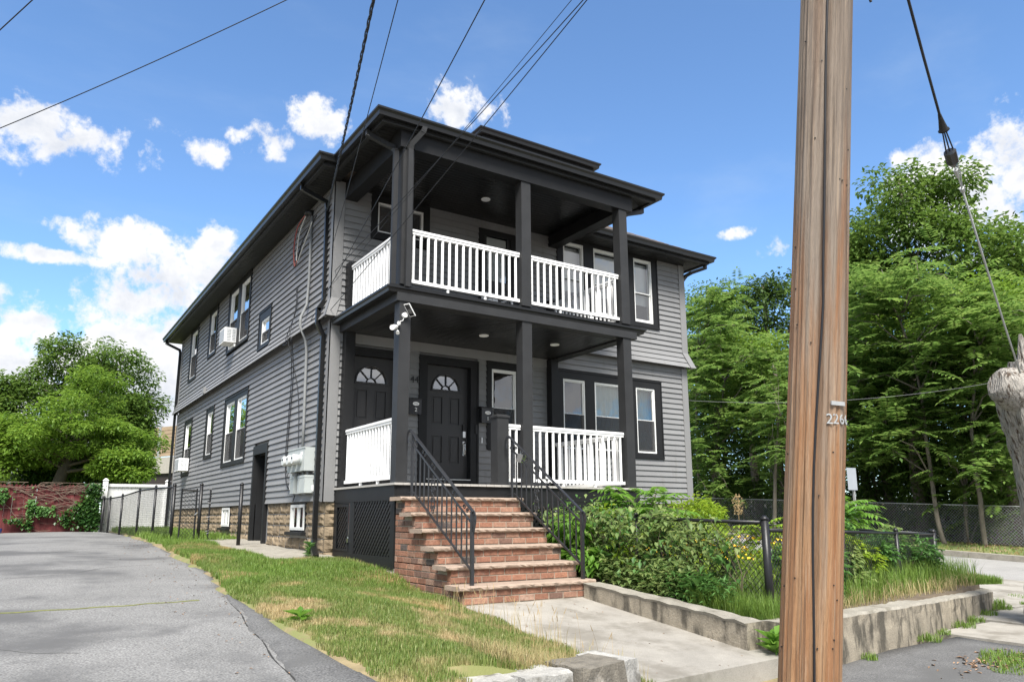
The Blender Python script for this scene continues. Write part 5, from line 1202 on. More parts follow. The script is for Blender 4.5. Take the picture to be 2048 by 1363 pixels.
for i in range(7):
    b = MB()
    for j in range(9):
        xx = rr.uniform(-5.2, -2.3); zz = rr.uniform(.8, 1.5) if j % 2 else rr.uniform(1.7, 1.95); a = rr.uniform(-.4, .5) if j % 2 else rr.uniform(-.15, .15); pts = []
        for k in range(16): pts.append((xx, 14.49-rr.uniform(0, .035), min(zz, 2.02))); a += rr.uniform(-.35, .35); a *= .92; xx += .09*math.cos(a); zz += .09*math.sin(a)+(.01 if j % 2 else 0)
        b.tube([p for p in pts if p[0] < -2.0] or pts[:2], rr.uniform(.004, .011), 4)
    b.build('stem', 'vine_dead', vn)
# white vinyl fence beyond
wf = empty('vinyl_fence', (-1.8, 14.8, .5), 'white vinyl panel fence behind the side yard', 'fence'); p0 = Vector((-1.86, 14.7)); p1 = Vector((3.4, 16.6)); L = (p1-p0).length; dr = (p1-p0)/L; nb = 40
zf = lambda t: .60+.05*t
for i in range(nb):
    a = p0+dr*(L*i/nb); c = p0+dr*(L*(i+1)/nb-.006); n_ = Vector((-dr.y, dr.x))*.02
    z0, z1 = .5, 2.02+.10*(i/nb)
    MB().hexa([(a.x, a.y, z0), (c.x, c.y, z0), (c.x+n_.x, c.y+n_.y, z0), (a.x+n_.x, a.y+n_.y, z0), (a.x, a.y, z1), (c.x, c.y, z1), (c.x+n_.x, c.y+n_.y, z1), (a.x+n_.x, a.y+n_.y, z1)]).build('board', 'white_vinyl', wf)
for t in (0, .36, .72, 1.0):
    q = p0+dr*L*t; b = MB(); b.box(q.x-.07, q.x+.07, q.y-.10, q.y+.04, .4, 2.12+.1*t); b.hexa([(q.x-.09, q.y-.12, 2.12+.1*t), (q.x+.09, q.y-.12, 2.12+.1*t), (q.x+.09, q.y+.06, 2.12+.1*t), (q.x-.09, q.y+.06, 2.12+.1*t), (q.x-.02, q.y-.05, 2.19+.1*t), (q.x+.02, q.y-.05, 2.19+.1*t), (q.x+.02, q.y-.01, 2.19+.1*t), (q.x-.02, q.y-.01, 2.19+.1*t)]); b.build('post', 'white_vinyl', wf)
for zz in (.62, 1.98): MB().bar((p0.x, p0.y-.02, zz), (p1.x, p1.y-.02, zz+.1), .05, .09).build('rail', 'white_vinyl', wf)
MB().tube([(-4.50, 14.2, .58), (-4.50, 14.2, .70)], [.10, .12], 16).build('tub', 'blue_tub', label='small blue plastic tub at the foot of the red picket fence', cat='tub')
# fence along the woods
chain_fence('chain_link_fence', [(22.0, y) for y in range(-5, 20, 3)], 1.20, lambda x, y: .04+.043*y, 'galvanised chain link fence along the woods across the side street', r=.0048, pitch=.10, m='galv', rpost=.028, rail=.020, cap=False, postm='bark_grey')

# ================================================================== SIGNS, FAR THINGS
sg = empty('street_sign', (10.9, -2.2, -.3), 'blank grey back of a small street sign on a post beyond the garden', 'sign')
c = pix(1704, 957, 16.0); d_ = Vector((.998, -.06, 0)); b = MB(); b.hexa([c+d_*(s*.15)+Vector((0, 0, t*.235))+Vector((.06, .998, 0))*u for u in (-.003, .003) for s, t in ((-1, -1), (1, -1), (1, 1), (-1, 1))]); b.build('sign_plate', 'steel_sign', sg)
b = MB(); b.box(c.x+.05, c.x+.09, c.y+.01, c.y+.05, -.4, c.z+.2); b.build('sign_post', 'galv', sg)
ow = empty('one_way_sign', tuple(pix(255, 1000, 45)), 'small black and white one way arrow sign above the white fence', 'sign')
c = pix(254.5, 963.5, 45); xr = Vector((r2.x, r2.y, 0)).normalized(); zz = Vector((0, 0, 1)); nb_ = Vector((-xr.y, xr.x, 0))
def plate(mb, cx, cz, w, h, dep): q = c+xr*cx+zz*cz+nb_*(-dep); return mb.hexa([q+xr*(s*w/2)+zz*(t*h/2)+nb_*u for u in (0, .012) for s, t in ((-1, -1), (1, -1), (1, 1), (-1, 1))])
plate(MB(), 0, 0, .66, .22, 0).build('sign_plate', 'sign_black', ow)
b = MB(); q = c-nb_*.014; b.poly([q+xr*x_+zz*z_ for x_, z_ in ((-.29, -.055), (.13, -.055), (.13, -.085), (.29, 0), (.13, .085), (.13, .055), (-.29, .055))], tuple(nb_*.01)); b.build('arrow', 'sign_white', ow)
xl = xr; Mx = Matrix((xr, zz, -nb_)).transposed().to_4x4(); Mx.translation = c-nb_*.018-xr*.05; text('lettering', 'ONE WAY', .085, 'sign_black', ow, Mx, .002)
plate(MB(), .02, -.24, .44, .22, 0).build('lower_plate', 'sign_white', ow)
b = MB(); b.tube([c+xr*.02-zz*.25-nb_*.015+(xr*math.cos(t*.3)+zz*math.sin(t*.3))*.10 for t in range(22)], .015, 5, False); b.build('prohibition_ring', 'sign_red', ow)
b = MB(); b.tube([c+zz*.1+nb_*.03, c-zz*3+nb_*.03], .03, 8); b.build('sign_post', 'galv', ow)
# elevated road with noise barrier behind the left trees
ov = empty('noise_barrier', tuple(pix(330, 1000, 62)), 'tan highway noise barrier on a concrete bridge edge beside the house corner', 'barrier')
q0 = pix(235, 857, 62); q1 = pix(420, 842, 56); dv = Vector((q1.x-q0.x, q1.y-q0.y, 0)); Ls = dv.length; dv /= Ls; nn = Vector((-dv.y, dv.x, 0)); q0 = q0-dv*3; n = 8; pl = (Ls+6)/n
for i in range(n):
    a = q0+dv*(pl*i); c_ = a+dv*(pl-.0); zt = 8.0
    for k in range(8):
        z1 = zt-k*.29; b = MB(); b.hexa([(a.x+dv.x*.12, a.y+dv.y*.12, z1-.285), (c_.x-dv.x*.12, c_.y-dv.y*.12, z1-.285), (c_.x-dv.x*.12+nn.x*.15, c_.y-dv.y*.12+nn.y*.15, z1-.285), (a.x+dv.x*.12+nn.x*.15, a.y+dv.y*.12+nn.y*.15, z1-.285), (a.x+dv.x*.12+nn.x*.02, a.y+dv.y*.12+nn.y*.02, z1), (c_.x-dv.x*.12+nn.x*.02, c_.y-dv.y*.12+nn.y*.02, z1), (c_.x-dv.x*.12+nn.x*.15, c_.y-dv.y*.12+nn.y*.15, z1), (a.x+dv.x*.12+nn.x*.15, a.y+dv.y*.12+nn.y*.15, z1)]); b.build('panel', 'barrier', ov)
    MB().bar((a.x, a.y, 5.55), (a.x, a.y, 8.08), .2, .24, (dv.x, dv.y, 0)).build('post', 'galv', ov)
e0, e1 = q0, q0+dv*(Ls+6)
MB().hexa([(e0.x-nn.x*.2, e0.y-nn.y*.2, 4.35), (e1.x-nn.x*.2, e1.y-nn.y*.2, 4.35), (e1.x+nn.x*.5, e1.y+nn.y*.5, 4.35), (e0.x+nn.x*.5, e0.y+nn.y*.5, 4.35), (e0.x-nn.x*.2, e0.y-nn.y*.2, 5.6), (e1.x-nn.x*.2, e1.y-nn.y*.2, 5.6), (e1.x+nn.x*.5, e1.y+nn.y*.5, 5.6), (e0.x+nn.x*.5, e0.y+nn.y*.5, 5.6)]).build('parapet', 'barrier_conc', ov)
MB().hexa([(e0.x, e0.y, 3.5), (e1.x, e1.y, 3.5), (e1.x+nn.x*9, e1.y+nn.y*9, 3.5), (e0.x+nn.x*9, e0.y+nn.y*9, 3.5), (e0.x, e0.y, 4.36), (e1.x, e1.y, 4.36), (e1.x+nn.x*9, e1.y+nn.y*9, 4.36), (e0.x+nn.x*9, e0.y+nn.y*9, 4.36)]).build('girder', 'bridge_steel', ov)
for t in (.02, .5, .98):
    q = e0.lerp(e1, t)+nn*3; MB().box(q.x-.6, q.x+.6, q.y-.6, q.y+.6, .3, 3.5).build('pier', 'barrier_conc', ov)
q = e0+nn*9; q_ = e1+nn*9; MB().hexa([(q.x, q.y, .3), (q_.x, q_.y, .3), (q_.x+nn.x, q_.y+nn.y, .3), (q.x+nn.x, q.y+nn.y, .3), (q.x, q.y, 3.6), (q_.x, q_.y, 3.6), (q_.x+nn.x, q_.y+nn.y, 3.6), (q.x+nn.x, q.y+nn.y, 3.6)]).build('abutment', 'bridge_steel', ov)
# white neighbour house behind the left tree
nh = empty('white_house', (-9, 34, .6), 'white house glimpsed behind the tree at the far left', 'house')
wq = pix(72, 950, 46); X1 = wq.x; Y0 = wq.y
MB().box(X1-11, X1, Y0, Y0+9, .5, 4.6).build('wall', 'house_white', nh)
b = MB(); x0, x1, y0, y1 = X1-11.4, X1+.4, Y0-.4, Y0+9.4; b.hexa([(x0, y0, 4.6), (x1, y0, 4.6), (x1, y1, 4.6), (x0, y1, 4.6), (x0+3, y0+4.7, 7.2), (x1-3, y0+4.7, 7.2), (x1-3, y1-4.7, 7.21), (x0+3, y1-4.7, 7.21)]); b.build('roof', 'shingle', nh)
for u in (33, -40):
    wc = pix(u, 950, 46); b = MB(); ring(FRONT, b, wc.x-.32, wc.x+.32, 2.55, 3.9, .06, -Y0-.02, -Y0+.04); FRONT.box(b, wc.x-.26, wc.x+.26, -Y0, -Y0+.035, 3.18, 3.24); wn = b.build('window', 'white_frame', nh); pane(FRONT, wc.x-.26, wc.x+.26, 2.61, 3.84, -Y0+.01, wn, 'screen'); pane(FRONT, wc.x-.26, wc.x+.26, 2.61, 3.84, -Y0+.016, wn)

# ================================================================== VEGETATION
def frames(d, roll=None):
    d = d/np.linalg.norm(d, axis=1, keepdims=True); up_ = np.where(np.abs(d[:, 2:3]) > .95, np.array([[1., 0, 0]]), np.array([[0, 0, 1.]]))
    s = np.cross(d, up_); s /= np.linalg.norm(s, axis=1, keepdims=True); n = np.cross(s, d); 
    if roll is not None:
        c, q = np.cos(roll)[:, None], np.sin(roll)[:, None]; s, n = s*c+n*q, n*c-s*q
    return d, s, n
def leaves_mesh(name, base, d, L, W, m, fold=.18, curl=.2, roll=None):
    """leaf = folded kite of four points: base, left, tip, right"""
    d, s, n = frames(d, roll); L = np.asarray(L)[:, None]; W = np.asarray(W)[:, None]; N_ = len(base)
    v = np.empty((N_, 4, 3)); v[:, 0] = base; v[:, 1] = base+d*L*.48-s*W*.5+n*W*fold; v[:, 2] = base+d*L-n*L*curl; v[:, 3] = base+d*L*.48+s*W*.5+n*W*fold
    a = np.arange(N_)*4; f = np.concatenate([np.stack([a, a+1, a+2], -1), np.stack([a, a+2, a+3], -1)])
    return npmesh(name, v.reshape(-1, 3), f, m)
def leafobj(name, parent, *a, **k):
    o = bpy.data.objects.new(name, leaves_mesh(name, *a, **k)); link(o, parent); return o
def cloud(n, c, r, flat=1.0, shell=.5):
    d = RNG.normal(size=(n, 3)); d /= np.linalg.norm(d, axis=1, keepdims=True); q = RNG.random((n, 1))**(shell); p = d*q; p[:, 2] *= flat; return np.asarray(c)+p*r, d
def clump_leaves(centers, radii, per, flat, leaf, aspect, droop=.15):
    P = []; D = []
    for c, r_ in zip(centers, radii):
        n = max(8, int(per*(r_/np.mean(radii))**2)); p, d = cloud(n, c, r_, flat, .42); P.append(p); dd = d*.8+RNG.normal(size=(n, 3))*.55; dd[:, 2] = dd[:, 2]*.5-droop; D.append(dd)
    P = np.vstack(P); D = np.vstack(D); n = len(P); L = leaf*RNG.uniform(.65, 1.3, n); return P, D, L, L*aspect*RNG.uniform(.8, 1.2, n)
def trunk_tube(mb, pts, r0, r1, n=9, wob=.0):
    P = [Vector(p) for p in pts]; out = []; 
    for i in range(len(P)-1):
        for k in range(4): out.append(P[i].lerp(P[i+1], k/4))
    out.append(P[-1]); m_ = len(out)-1; out = [p+Vector((random.uniform(-wob, wob), random.uniform(-wob, wob), 0)) if 0 < i < m_ else p for i, p in enumerate(out)]
    mb.tube(out, [r0+(r1-r0)*(i/m_)**.8 for i in range(m_+1)], n)
def LP(l): a = np.array([q[3]*q[5] for q in l]); return a/a.sum()
def tree(name, label, base, trunk, crown, nclump, per, leaf, leafm, bark='bark_grey', r0=.16, flat=.75, aspect=.55, clump=(.6, 1.1), group=None, seed=0, limbs=14, hollow=.55, lobes=None):
    """trunk: list of points; crown: (cx,cy,cz,rx,ry,rz)"""
    random.seed(seed); global RNG; RNG = np.random.default_rng(seed+1)
    root = empty(name, base, label, 'tree', group); mb = MB(); tp = [Vector(p) for p in trunk]; trunk_tube(mb, trunk, r0, r0*.35, 9, r0*.12)
    cx, cy, cz, rx, ry, rz = crown; C = []
    while len(C) < nclump:
        if lobes: cx, cy, cz, rx, ry, rz = lobes[int(RNG.choice(len(lobes), p=LP(lobes)))]
        d = RNG.normal(size=3); d /= np.linalg.norm(d); q = hollow+(1-hollow)*RNG.random(); p = np.array((cx, cy, cz))+d*q*np.array((rx, ry, rz))
        C.append(p)
    cx, cy, cz, rx, ry, rz = crown; rad = RNG.uniform(*clump, nclump)
    for i in range(min(limbs, nclump)):
        c = Vector(C[i]); t = min(.95, max(.35, .35+.6*(c.z-(cz-rz))/(2*rz)))*.95; k = t*(len(tp)-1); j = int(k); s = tp[j].lerp(tp[min(j+1, len(tp)-1)], k-j)
        mid = s.lerp(c, .5)+Vector((random.uniform(-.3, .3), random.uniform(-.3, .3), random.uniform(.0, .5)))*(c-s).length*.22
        trunk_tube(mb, [s, mid, c], r0*.34*(1.2-t), r0*.06, 6, r0*.1)
    mb.build('trunk', bark, root, True)
    leafobj('crown', root, *clump_leaves(C, rad, per, flat, leaf, aspect), leafm); return root
def fronds(P, D, L, npair, leafL, droop=.5, asp=.34, sag=.9):
    """pinnate leaves: for every frond leaflets in pairs along an arching rachis. returns arrays for leaves_mesh"""
    F = len(P); D = D/np.linalg.norm(D, axis=1, keepdims=True); s = np.cross(D, np.array([0, 0, 1.])); s /= (np.linalg.norm(s, axis=1, keepdims=True)+1e-6)
    bp = []; bd = []; bl = []
    for k in range(npair+1):
        t = .18+.82*k/npair; pos = P+D*(L*t)[:, None]; pos[:, 2] -= sag*L*.45*t*t
        tan = D.copy(); tan[:, 2] -= sag*.9*t; tan /= np.linalg.norm(tan, axis=1, keepdims=True)
        ll = leafL*L*(1.05-.55*abs(t-.5))
        for sg in ((-1, 1) if k < npair else (0,)):
            d = s*sg*1.0+tan*.35; d[:, 2] -= droop*.55; d += RNG.normal(size=d.shape)*.10
            if sg == 0: d = tan+RNG.normal(size=d.shape)*.05
            bp.append(pos); bd.append(d); bl.append(ll)
    bp = np.vstack(bp); bd = np.vstack(bd); bl = np.concatenate(bl); return bp, bd, bl, bl*asp
def rachis(mb, P, D, L, sag=.9, r=.004):
    for p, d, l in zip(P, D, L):
        d = d/np.linalg.norm(d); pts = [Vector(p+d*l*t-np.array([0, 0, sag*l*.45*t*t])) for t in (0, .35, .7, 1)]; mb.tube(pts, [r, r*.8, r*.6, r*.3], 3, False)
def ailanthus(label, base, trunk, tips, nf, L=(.6, .9), r0=.09, seed=0, m='leaf_ailanthus', name='ailanthus_tree', npair=8, group='pinnate leaved trees at the edge of the woods', spread=.5, cat='tree', bark='bark_grey', extra=()):
    random.seed(seed); global RNG; RNG = np.random.default_rng(seed+5); root = empty(name, base, label, cat, group); mb = MB(); trunk_tube(mb, trunk, r0, r0*.35, 8, r0*.15); tp = [Vector(p) for p in trunk]
    P = []; D = []
    for ti, t in enumerate(list(tips)+list(extra)):
        t = Vector(t); s = min(tp, key=lambda q: (q-t).length+max(0, q.z-t.z+.3)*3)
        if ti >= len(tips): s = min((Vector(q) for q in tips), key=lambda q: (q-t).length)
        mid = s.lerp(t, .55)+Vector((0, 0, .18*(t-s).length)); trunk_tube(mb, [s, mid, t], r0*.4 if ti < len(tips) else r0*.14, r0*.12, 6 if ti < len(tips) else 4, .02)
        n = nf; a = RNG.uniform(0, 2*math.pi, n); e = RNG.uniform(-.35, .75, n); d = np.stack([np.cos(a)*np.cos(e), np.sin(a)*np.cos(e), np.sin(e)], -1)
        w = RNG.random((n, 1))*.55; pos = np.array(t)*(1-w)+np.array(mid)*w+RNG.normal(size=(n, 3))*spread*.6; P.append(pos); D.append(d)
    P = np.vstack(P); D = np.vstack(D); Ls = RNG.uniform(*L, len(P)); mb.build('trunk', bark, root, True)
    o = leafobj('crown', root, *fronds(P, D, Ls, npair, .29, droop=.15, sag=.42, asp=.42), m, fold=.10, curl=.12); return root
# ---- woods across the side street
zg = lambda x, y: float(zwood(x, y))
def T(u, v, X): # world point on the vertical plane x = X seen at a place of the photo (used to set tree tops and branches at real distance)
    d = fw + r2*((u-1012.05)/1495.07) - u2*((v-730.81)/1495.07); return CAM+d*((X-CAM.x)/d.x)
def grp(u, v, X): return tuple(T(u, v, X))
WG = 'broad leaved trees in the woods across the street'
def wood_tree(label, u, vtop, vbot, X, wpx, seed, leafm='leaf_oak', n=46, per=210, leaf=.20, clump=(.8, 1.35), **k):
    t = T(u, vtop, X); bt = T(u, vbot, X); d = (t-CAM).length; hw = wpx*d/1495/2; z0 = zg(X, t.y); c = ((t.x), t.y, (t.z+bt.z)/2, hw*.8, hw, (t.z-bt.z)/2)
    base = (t.x, t.y, z0); return tree('woods_tree', label, base, [base, (t.x+random.uniform(-.4, .4), t.y+.2, z0+(t.z-z0)*.35), (t.x, t.y-.2, z0+(t.z-z0)*.65), (t.x+.2, t.y, t.z-.6)], c, n, per, leaf, leafm, r0=.24, seed=seed, clump=clump, group=WG, **k)
wood_tree('tall dark oak in the woods, highest crown right of the utility pole', 1790, 335, 560, 29, 260, 21, n=44, per=230, leaf=.24, hollow=.45)
wood_tree('mid height oak in the woods behind the guy wire', 1920, 430, 640, 30, 250, 22, n=44, per=230, leaf=.24)
wood_tree('dark oak partly behind the utility pole near its right edge', 1690, 470, 700, 28, 210, 23, n=40, leaf=.22)
wood_tree('oak at the far right edge of the woods above the dead trunk', 2080, 470, 760, 31, 240, 24, n=40, leaf=.24)
wood_tree('bright maple crown beside the dead trunk top', 1985, 570, 760, 27, 210, 25, 'leaf_maple', n=40, per=260, leaf=.20)
wood_tree('dark oak behind the house, left crown over the eave corner', 1410, 560, 760, 33, 150, 26, n=34, leaf=.24)
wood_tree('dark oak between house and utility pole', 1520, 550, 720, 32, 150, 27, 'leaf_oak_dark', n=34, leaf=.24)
wood_tree('bright maple between house and utility pole', 1495, 660, 840, 27, 190, 28, 'leaf_maple', n=36, per=260, leaf=.19)
wood_tree('green maple right behind the utility pole', 1740, 560, 800, 26, 200, 29, 'leaf_maple', n=36, per=230, leaf=.19)
wood_tree('low shaded maple behind the wire fence, by the two grey trunks', 1960, 830, 1040, 25.5, 180, 30, 'leaf_oak', n=36, per=240, leaf=.19)
wood_tree('low shaded tree behind the street sign', 1760, 800, 1010, 26, 190, 31, 'leaf_oak', n=34, per=250, leaf=.19)
wood_tree('low shaded tree behind the wire fence near the house corner', 1440, 830, 1030, 28, 170, 32, 'leaf_oak', n=32, per=230, leaf=.19)
wood_tree('full green tree filling the woods left of the bent pale trunk', 1800, 640, 860, 24.5, 220, 33, 'leaf_oak', n=44, per=260, leaf=.17, clump=(.5, 1.1))
wood_tree('full green tree filling the woods behind the second pale trunk', 1990, 640, 860, 25, 200, 34, 'leaf_oak', n=42, per=260, leaf=.17, clump=(.5, 1.1))
wood_tree('full green tree in the woods nearest the house corner', 1420, 640, 880, 27, 150, 35, 'leaf_oak', n=38, per=240, leaf=.18, clump=(.5, 1.1))
wood_tree('full green tree in the woods just left of the utility pole', 1540, 690, 930, 25, 150, 36, 'leaf_oak', n=38, per=240, leaf=.17, clump=(.5, 1.0))
# dense interior of the wood: one mass nobody could count
RNG = np.random.default_rng(77); C = []
for i in range(520):
    X = RNG.uniform(28, 42); Y = RNG.uniform(-14, 46); C.append((X, Y, zg(X, Y)+RNG.uniform(.2, 9.5)*(1-.0*RNG.random())))
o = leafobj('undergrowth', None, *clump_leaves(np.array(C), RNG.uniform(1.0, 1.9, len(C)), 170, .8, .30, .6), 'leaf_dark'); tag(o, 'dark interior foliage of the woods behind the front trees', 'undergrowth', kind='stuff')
C = [(RNG.uniform(23.0, 27), RNG.uniform(-5, 22), 0) for i in range(120)]; C = [(x, y, zg(x, y)+RNG.uniform(.2, 2.2)) for x, y, _ in C]
o = leafobj('undergrowth', None, *clump_leaves(np.array(C), RNG.uniform(.4, .8, len(C)), 130, .8, .16, .55), 'leaf_oak'); tag(o, 'low undergrowth behind the wire fence of the woods', 'undergrowth', kind='stuff')
TRK = ['slim shaded trunk in the woods nearest the house corner', 'shaded trunk in the woods midway between house and pole', 'slim shaded trunk in the woods just right of the street sign', 'shaded trunk in the woods between street sign and bent pale trunk', 'slim shaded trunk right of the bent pale trunk', 'thick shaded trunk deep in the woods behind the bent pale trunk', 'shaded trunk in the woods beside the dead trunk']
for i, (u, X, r_) in enumerate([(1420, 30, .11), (1500, 33, .13), (1745, 29, .10), (1830, 33, .14), (1905, 31, .10), (1880, 36, .16), (2010, 30, .12)]):
    t = T(u, 900, X); z0 = zg(X, t.y); b = MB(); trunk_tube(b, [(t.x, t.y, z0-.2), (t.x+.3, t.y+.2, z0+3), (t.x, t.y+.5, z0+7)], r_, r_*.5, 7, .05); b.build('tree_trunk', 'bark_dark', None, True, label=TRK[i], cat='tree trunk', group='shaded trunks inside the woods')
# ailanthus in front of the woods
def A(label, X, tr, tips, nf, seed, **k):
    trunk = [grp(*p, X+random.uniform(-.2, .2)) for p in tr]; base = (trunk[0][0], trunk[0][1], zg(X, trunk[0][1])-.2); trunk[0] = base
    tp = [grp(u, v, X+random.Random(seed+i).uniform(-1.6, 1.2)) for i, (u, v) in enumerate(tips)]; rs = random.Random(seed*3)
    extra = [grp(u+rs.uniform(-42, 42), v+rs.uniform(-48, 48), X+rs.uniform(-1.4, 1.6)) for (u, v) in tips for _ in range(3)]
    return ailanthus(label, base, trunk, tp, nf//4+1, seed=seed, extra=extra, **k)
A('pinnate leaved tree with bent pale trunk leaning over the wire fence, right of the sign', 21.6, [(1893, 1088), (1875, 1040), (1862, 950), (1852, 870), (1842, 780), (1822, 700), (1800, 640)], [(1740, 690), (1790, 620), (1850, 590), (1720, 760), (1900, 640), (1830, 740), (1770, 840), (1890, 700), (1700, 640), (1850, 850), (1760, 580), (1930, 590), (1720, 900), (1810, 690), (1840, 560), (1960, 620), (1800, 880)], 46, 41, L=(.75, 1.15))
A('second pinnate leaved tree with slim pale trunk, before the wire fence by the dead trunk', 21.8, [(1968, 1086), (1960, 1000), (1948, 920), (1942, 850), (1950, 760), (1960, 690)], [(1900, 760), (1950, 700), (2010, 690), (1990, 780), (1900, 830), (2000, 860), (1940, 650), (2040, 620), (1980, 900), (1870, 700), (2030, 780), (1930, 830)], 46, 42, L=(.75, 1.1))
A('pinnate leaved tree with twin stems at the wire fence beside the house', 22.6, [(1430, 1030), (1428, 960), (1432, 900), (1440, 830), (1450, 760)], [(1400, 780), (1460, 740), (1420, 850), (1480, 800), (1530, 770), (1390, 900), (1440, 950), (1500, 860), (1540, 720), (1400, 720), (1440, 690), (1480, 720), (1425, 900), (1520, 830), (1415, 980)], 44, 43, L=(.75, 1.1))
A('pinnate leaved sapling with drooping fronds just left of the utility pole', 20.8, [(1545, 1040), (1550, 960), (1553, 900), (1556, 860)], [(1545, 870), (1560, 900), (1540, 940), (1560, 830), (1575, 870), (1550, 800)], 34, 44, L=(.6, .9))
A('pinnate leaved tree mostly hidden behind the utility pole', 23.2, [(1660, 1040), (1665, 900), (1670, 760), (1675, 660)], [(1640, 700), (1690, 640), (1720, 720), (1650, 800), (1700, 840), (1730, 600), (1690, 920), (1720, 800), (1610, 780), (1600, 880)], 46, 45, L=(.75, 1.1))
A('pinnate leaved tree with yellowish tips behind the house corner', 24.5, [(1400, 1030), (1395, 900), (1392, 800), (1395, 700)], [(1385, 700), (1400, 650), (1430, 630), (1385, 790), (1375, 860), (1470, 650), (1400, 840), (1450, 600)], 40, 46, L=(.75, 1.1))
A('pinnate leaved saplings low before the woods, right of the pale bent trunk', 22.6, [(1930, 1075), (1930, 980), (1925, 900)], [(1920, 890), (1945, 930), (1900, 930), (1930, 980), (2005, 940), (1990, 1000)], 30, 47, L=(.6, .9))
# ---- left background trees
LG = 'trees beyond the driveway fences'
def left_tree(label, u, vtop, vbot, depth, wpx, seed, leafm, n, per, leaf, clump, name='broadleaf_tree', flat=.7, hollow=.5, rz=1.0, lob=None, **k):
    t = pix(u, vtop, depth); bt = pix(u, vbot, depth); hw = wpx*depth/1495/2; z0 = float(zlot(t.y))
    c = (t.x, t.y, (t.z+bt.z)/2, hw, hw*.8, (t.z-bt.z)/2*rz); base = (t.x, t.y, z0-.3)
    if lob:
        m_ = depth/1495; rs = random.Random(seed); L_ = []
        for (lu, lv, lw, lh) in lob: q = pix(lu, lv, depth+rs.uniform(-2.2, 1.2)); L_.append((q.x, q.y, q.z, lw*m_, lw*m_*.9, lh*m_))
        k['lobes'] = L_
    return tree(name, label, base, [base, (t.x-.2, t.y, z0+(t.z-z0)*.3), (t.x+.2, t.y, z0+(t.z-z0)*.6), (t.x, t.y, t.z-.8)], c, n, per, leaf, leafm, r0=.30, seed=seed, clump=clump, group=LG, flat=flat, hollow=hollow, **k)
left_tree('large dark green tree with rounded crown behind the driveway', 190, 690, 880, 46, 250, 51, 'leaf_oak', 150, 170, .22, (.4, 1.2), hollow=.45, limbs=30, lob=[(150, 722, 72, 44), (232, 726, 62, 40), (88, 768, 48, 42), (272, 795, 52, 72), (180, 800, 110, 66), (266, 868, 30, 60), (190, 880, 85, 50)])
left_tree('dark green lower limb of foliage beside the noise barrier', 250, 800, 930, 45, 80, 52, 'leaf_oak', 34, 240, .26, (.8, 1.3))
left_tree('dark green tree at the left edge behind the light green one', 5, 755, 920, 44, 120, 53, 'leaf_oak', 34, 240, .26, (.8, 1.3))
left_tree('bright light green spreading tree above the red picket fence', 150, 775, 960, 28.5, 280, 54, 'leaf_maple', 130, 190, .135, (.25, .75), bark='bark_dark', hollow=.25, flat=.5, limbs=26, lob=[(205, 790, 62, 42), (120, 850, 100, 52), (235, 868, 80, 50), (45, 880, 80, 50), (150, 915, 150, 38), (165, 760, 30, 22), (245, 915, 45, 28)])
left_tree('bright light green foliage at the left edge above the fence', 20, 835, 955, 27.8, 150, 55, 'leaf_maple', 30, 260, .17, (.5, .85), bark='bark_dark')
left_tree('bright green low branch spreading before the noise barrier', 255, 905, 962, 27.5, 100, 56, 'leaf_maple', 28, 200, .16, (.35, .65), bark='bark_dark', flat=.5)
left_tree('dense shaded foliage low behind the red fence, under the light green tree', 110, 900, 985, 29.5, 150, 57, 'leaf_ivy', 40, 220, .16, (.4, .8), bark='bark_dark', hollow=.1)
left_tree('shaded low foliage between red fence end and one way sign', 205, 900, 985, 29.5, 90, 58, 'leaf_oak', 28, 220, .16, (.4, .7), bark='bark_dark', hollow=.1)
# ivy on the red fence
def ivy(label, spots, m='leaf_ivy', y=14.46):
    root = empty('ivy', (spots[0][0], y, .6), label, 'ivy', 'ivy on the red fence'); P = []; 
    for (x, z, rx, rz, n) in spots:
        p = np.stack([x+RNG.normal(size=n)*rx*.5, y-RNG.random(n)*.12, z+RNG.normal(size=n)*rz*.5], -1); P.append(p)
    P = np.vstack(P); P = P[(P[:, 2] > .58) & (P[:, 2] < 2.05)]; n = len(P); D = np.stack([RNG.normal(size=n)*.6, -.6-RNG.random(n)*.4, -.5+RNG.normal(size=n)*.3], -1); L = RNG.uniform(.06, .12, n); leafobj('leaves', root, P, D, L, L*.9, m)
def fx(u, v): q = T2(u, v); return q
def T2(u, v, Y=14.46):
    d = fw + r2*((u-1012.05)/1495.07) - u2*((v-730.81)/1495.07); q = CAM+d*((Y-CAM.y)/d.y); return q.x, q.z
def sp(lst): return [(*T2(u, v), ru*.0145, rv*.0145, n) for u, v, ru, rv, n in lst]
ivy('thick dark ivy covering the right end of the red fence', sp([(182, 1010, 16, 45, 700), (165, 1025, 22, 28, 480), (190, 985, 12, 20, 250), (130, 1035, 12, 16, 130), (190, 1035, 10, 25, 300)]))
ivy('patch of light ivy in the middle of the red fence', sp([(88, 1022, 20, 12, 150), (60, 1025, 4, 34, 80), (75, 1015, 25, 6, 90), (62, 1005, 8, 10, 40)]), 'leaf_weed')
ivy('small ivy runner low on the red fence', sp([(35, 1040, 16, 7, 90), (50, 1048, 10, 5, 30)])); ivy('ivy tuft at the left edge of the red fence', sp([(4, 990, 14, 16, 160), (-25, 985, 20, 20, 200)]), 'leaf_weed')

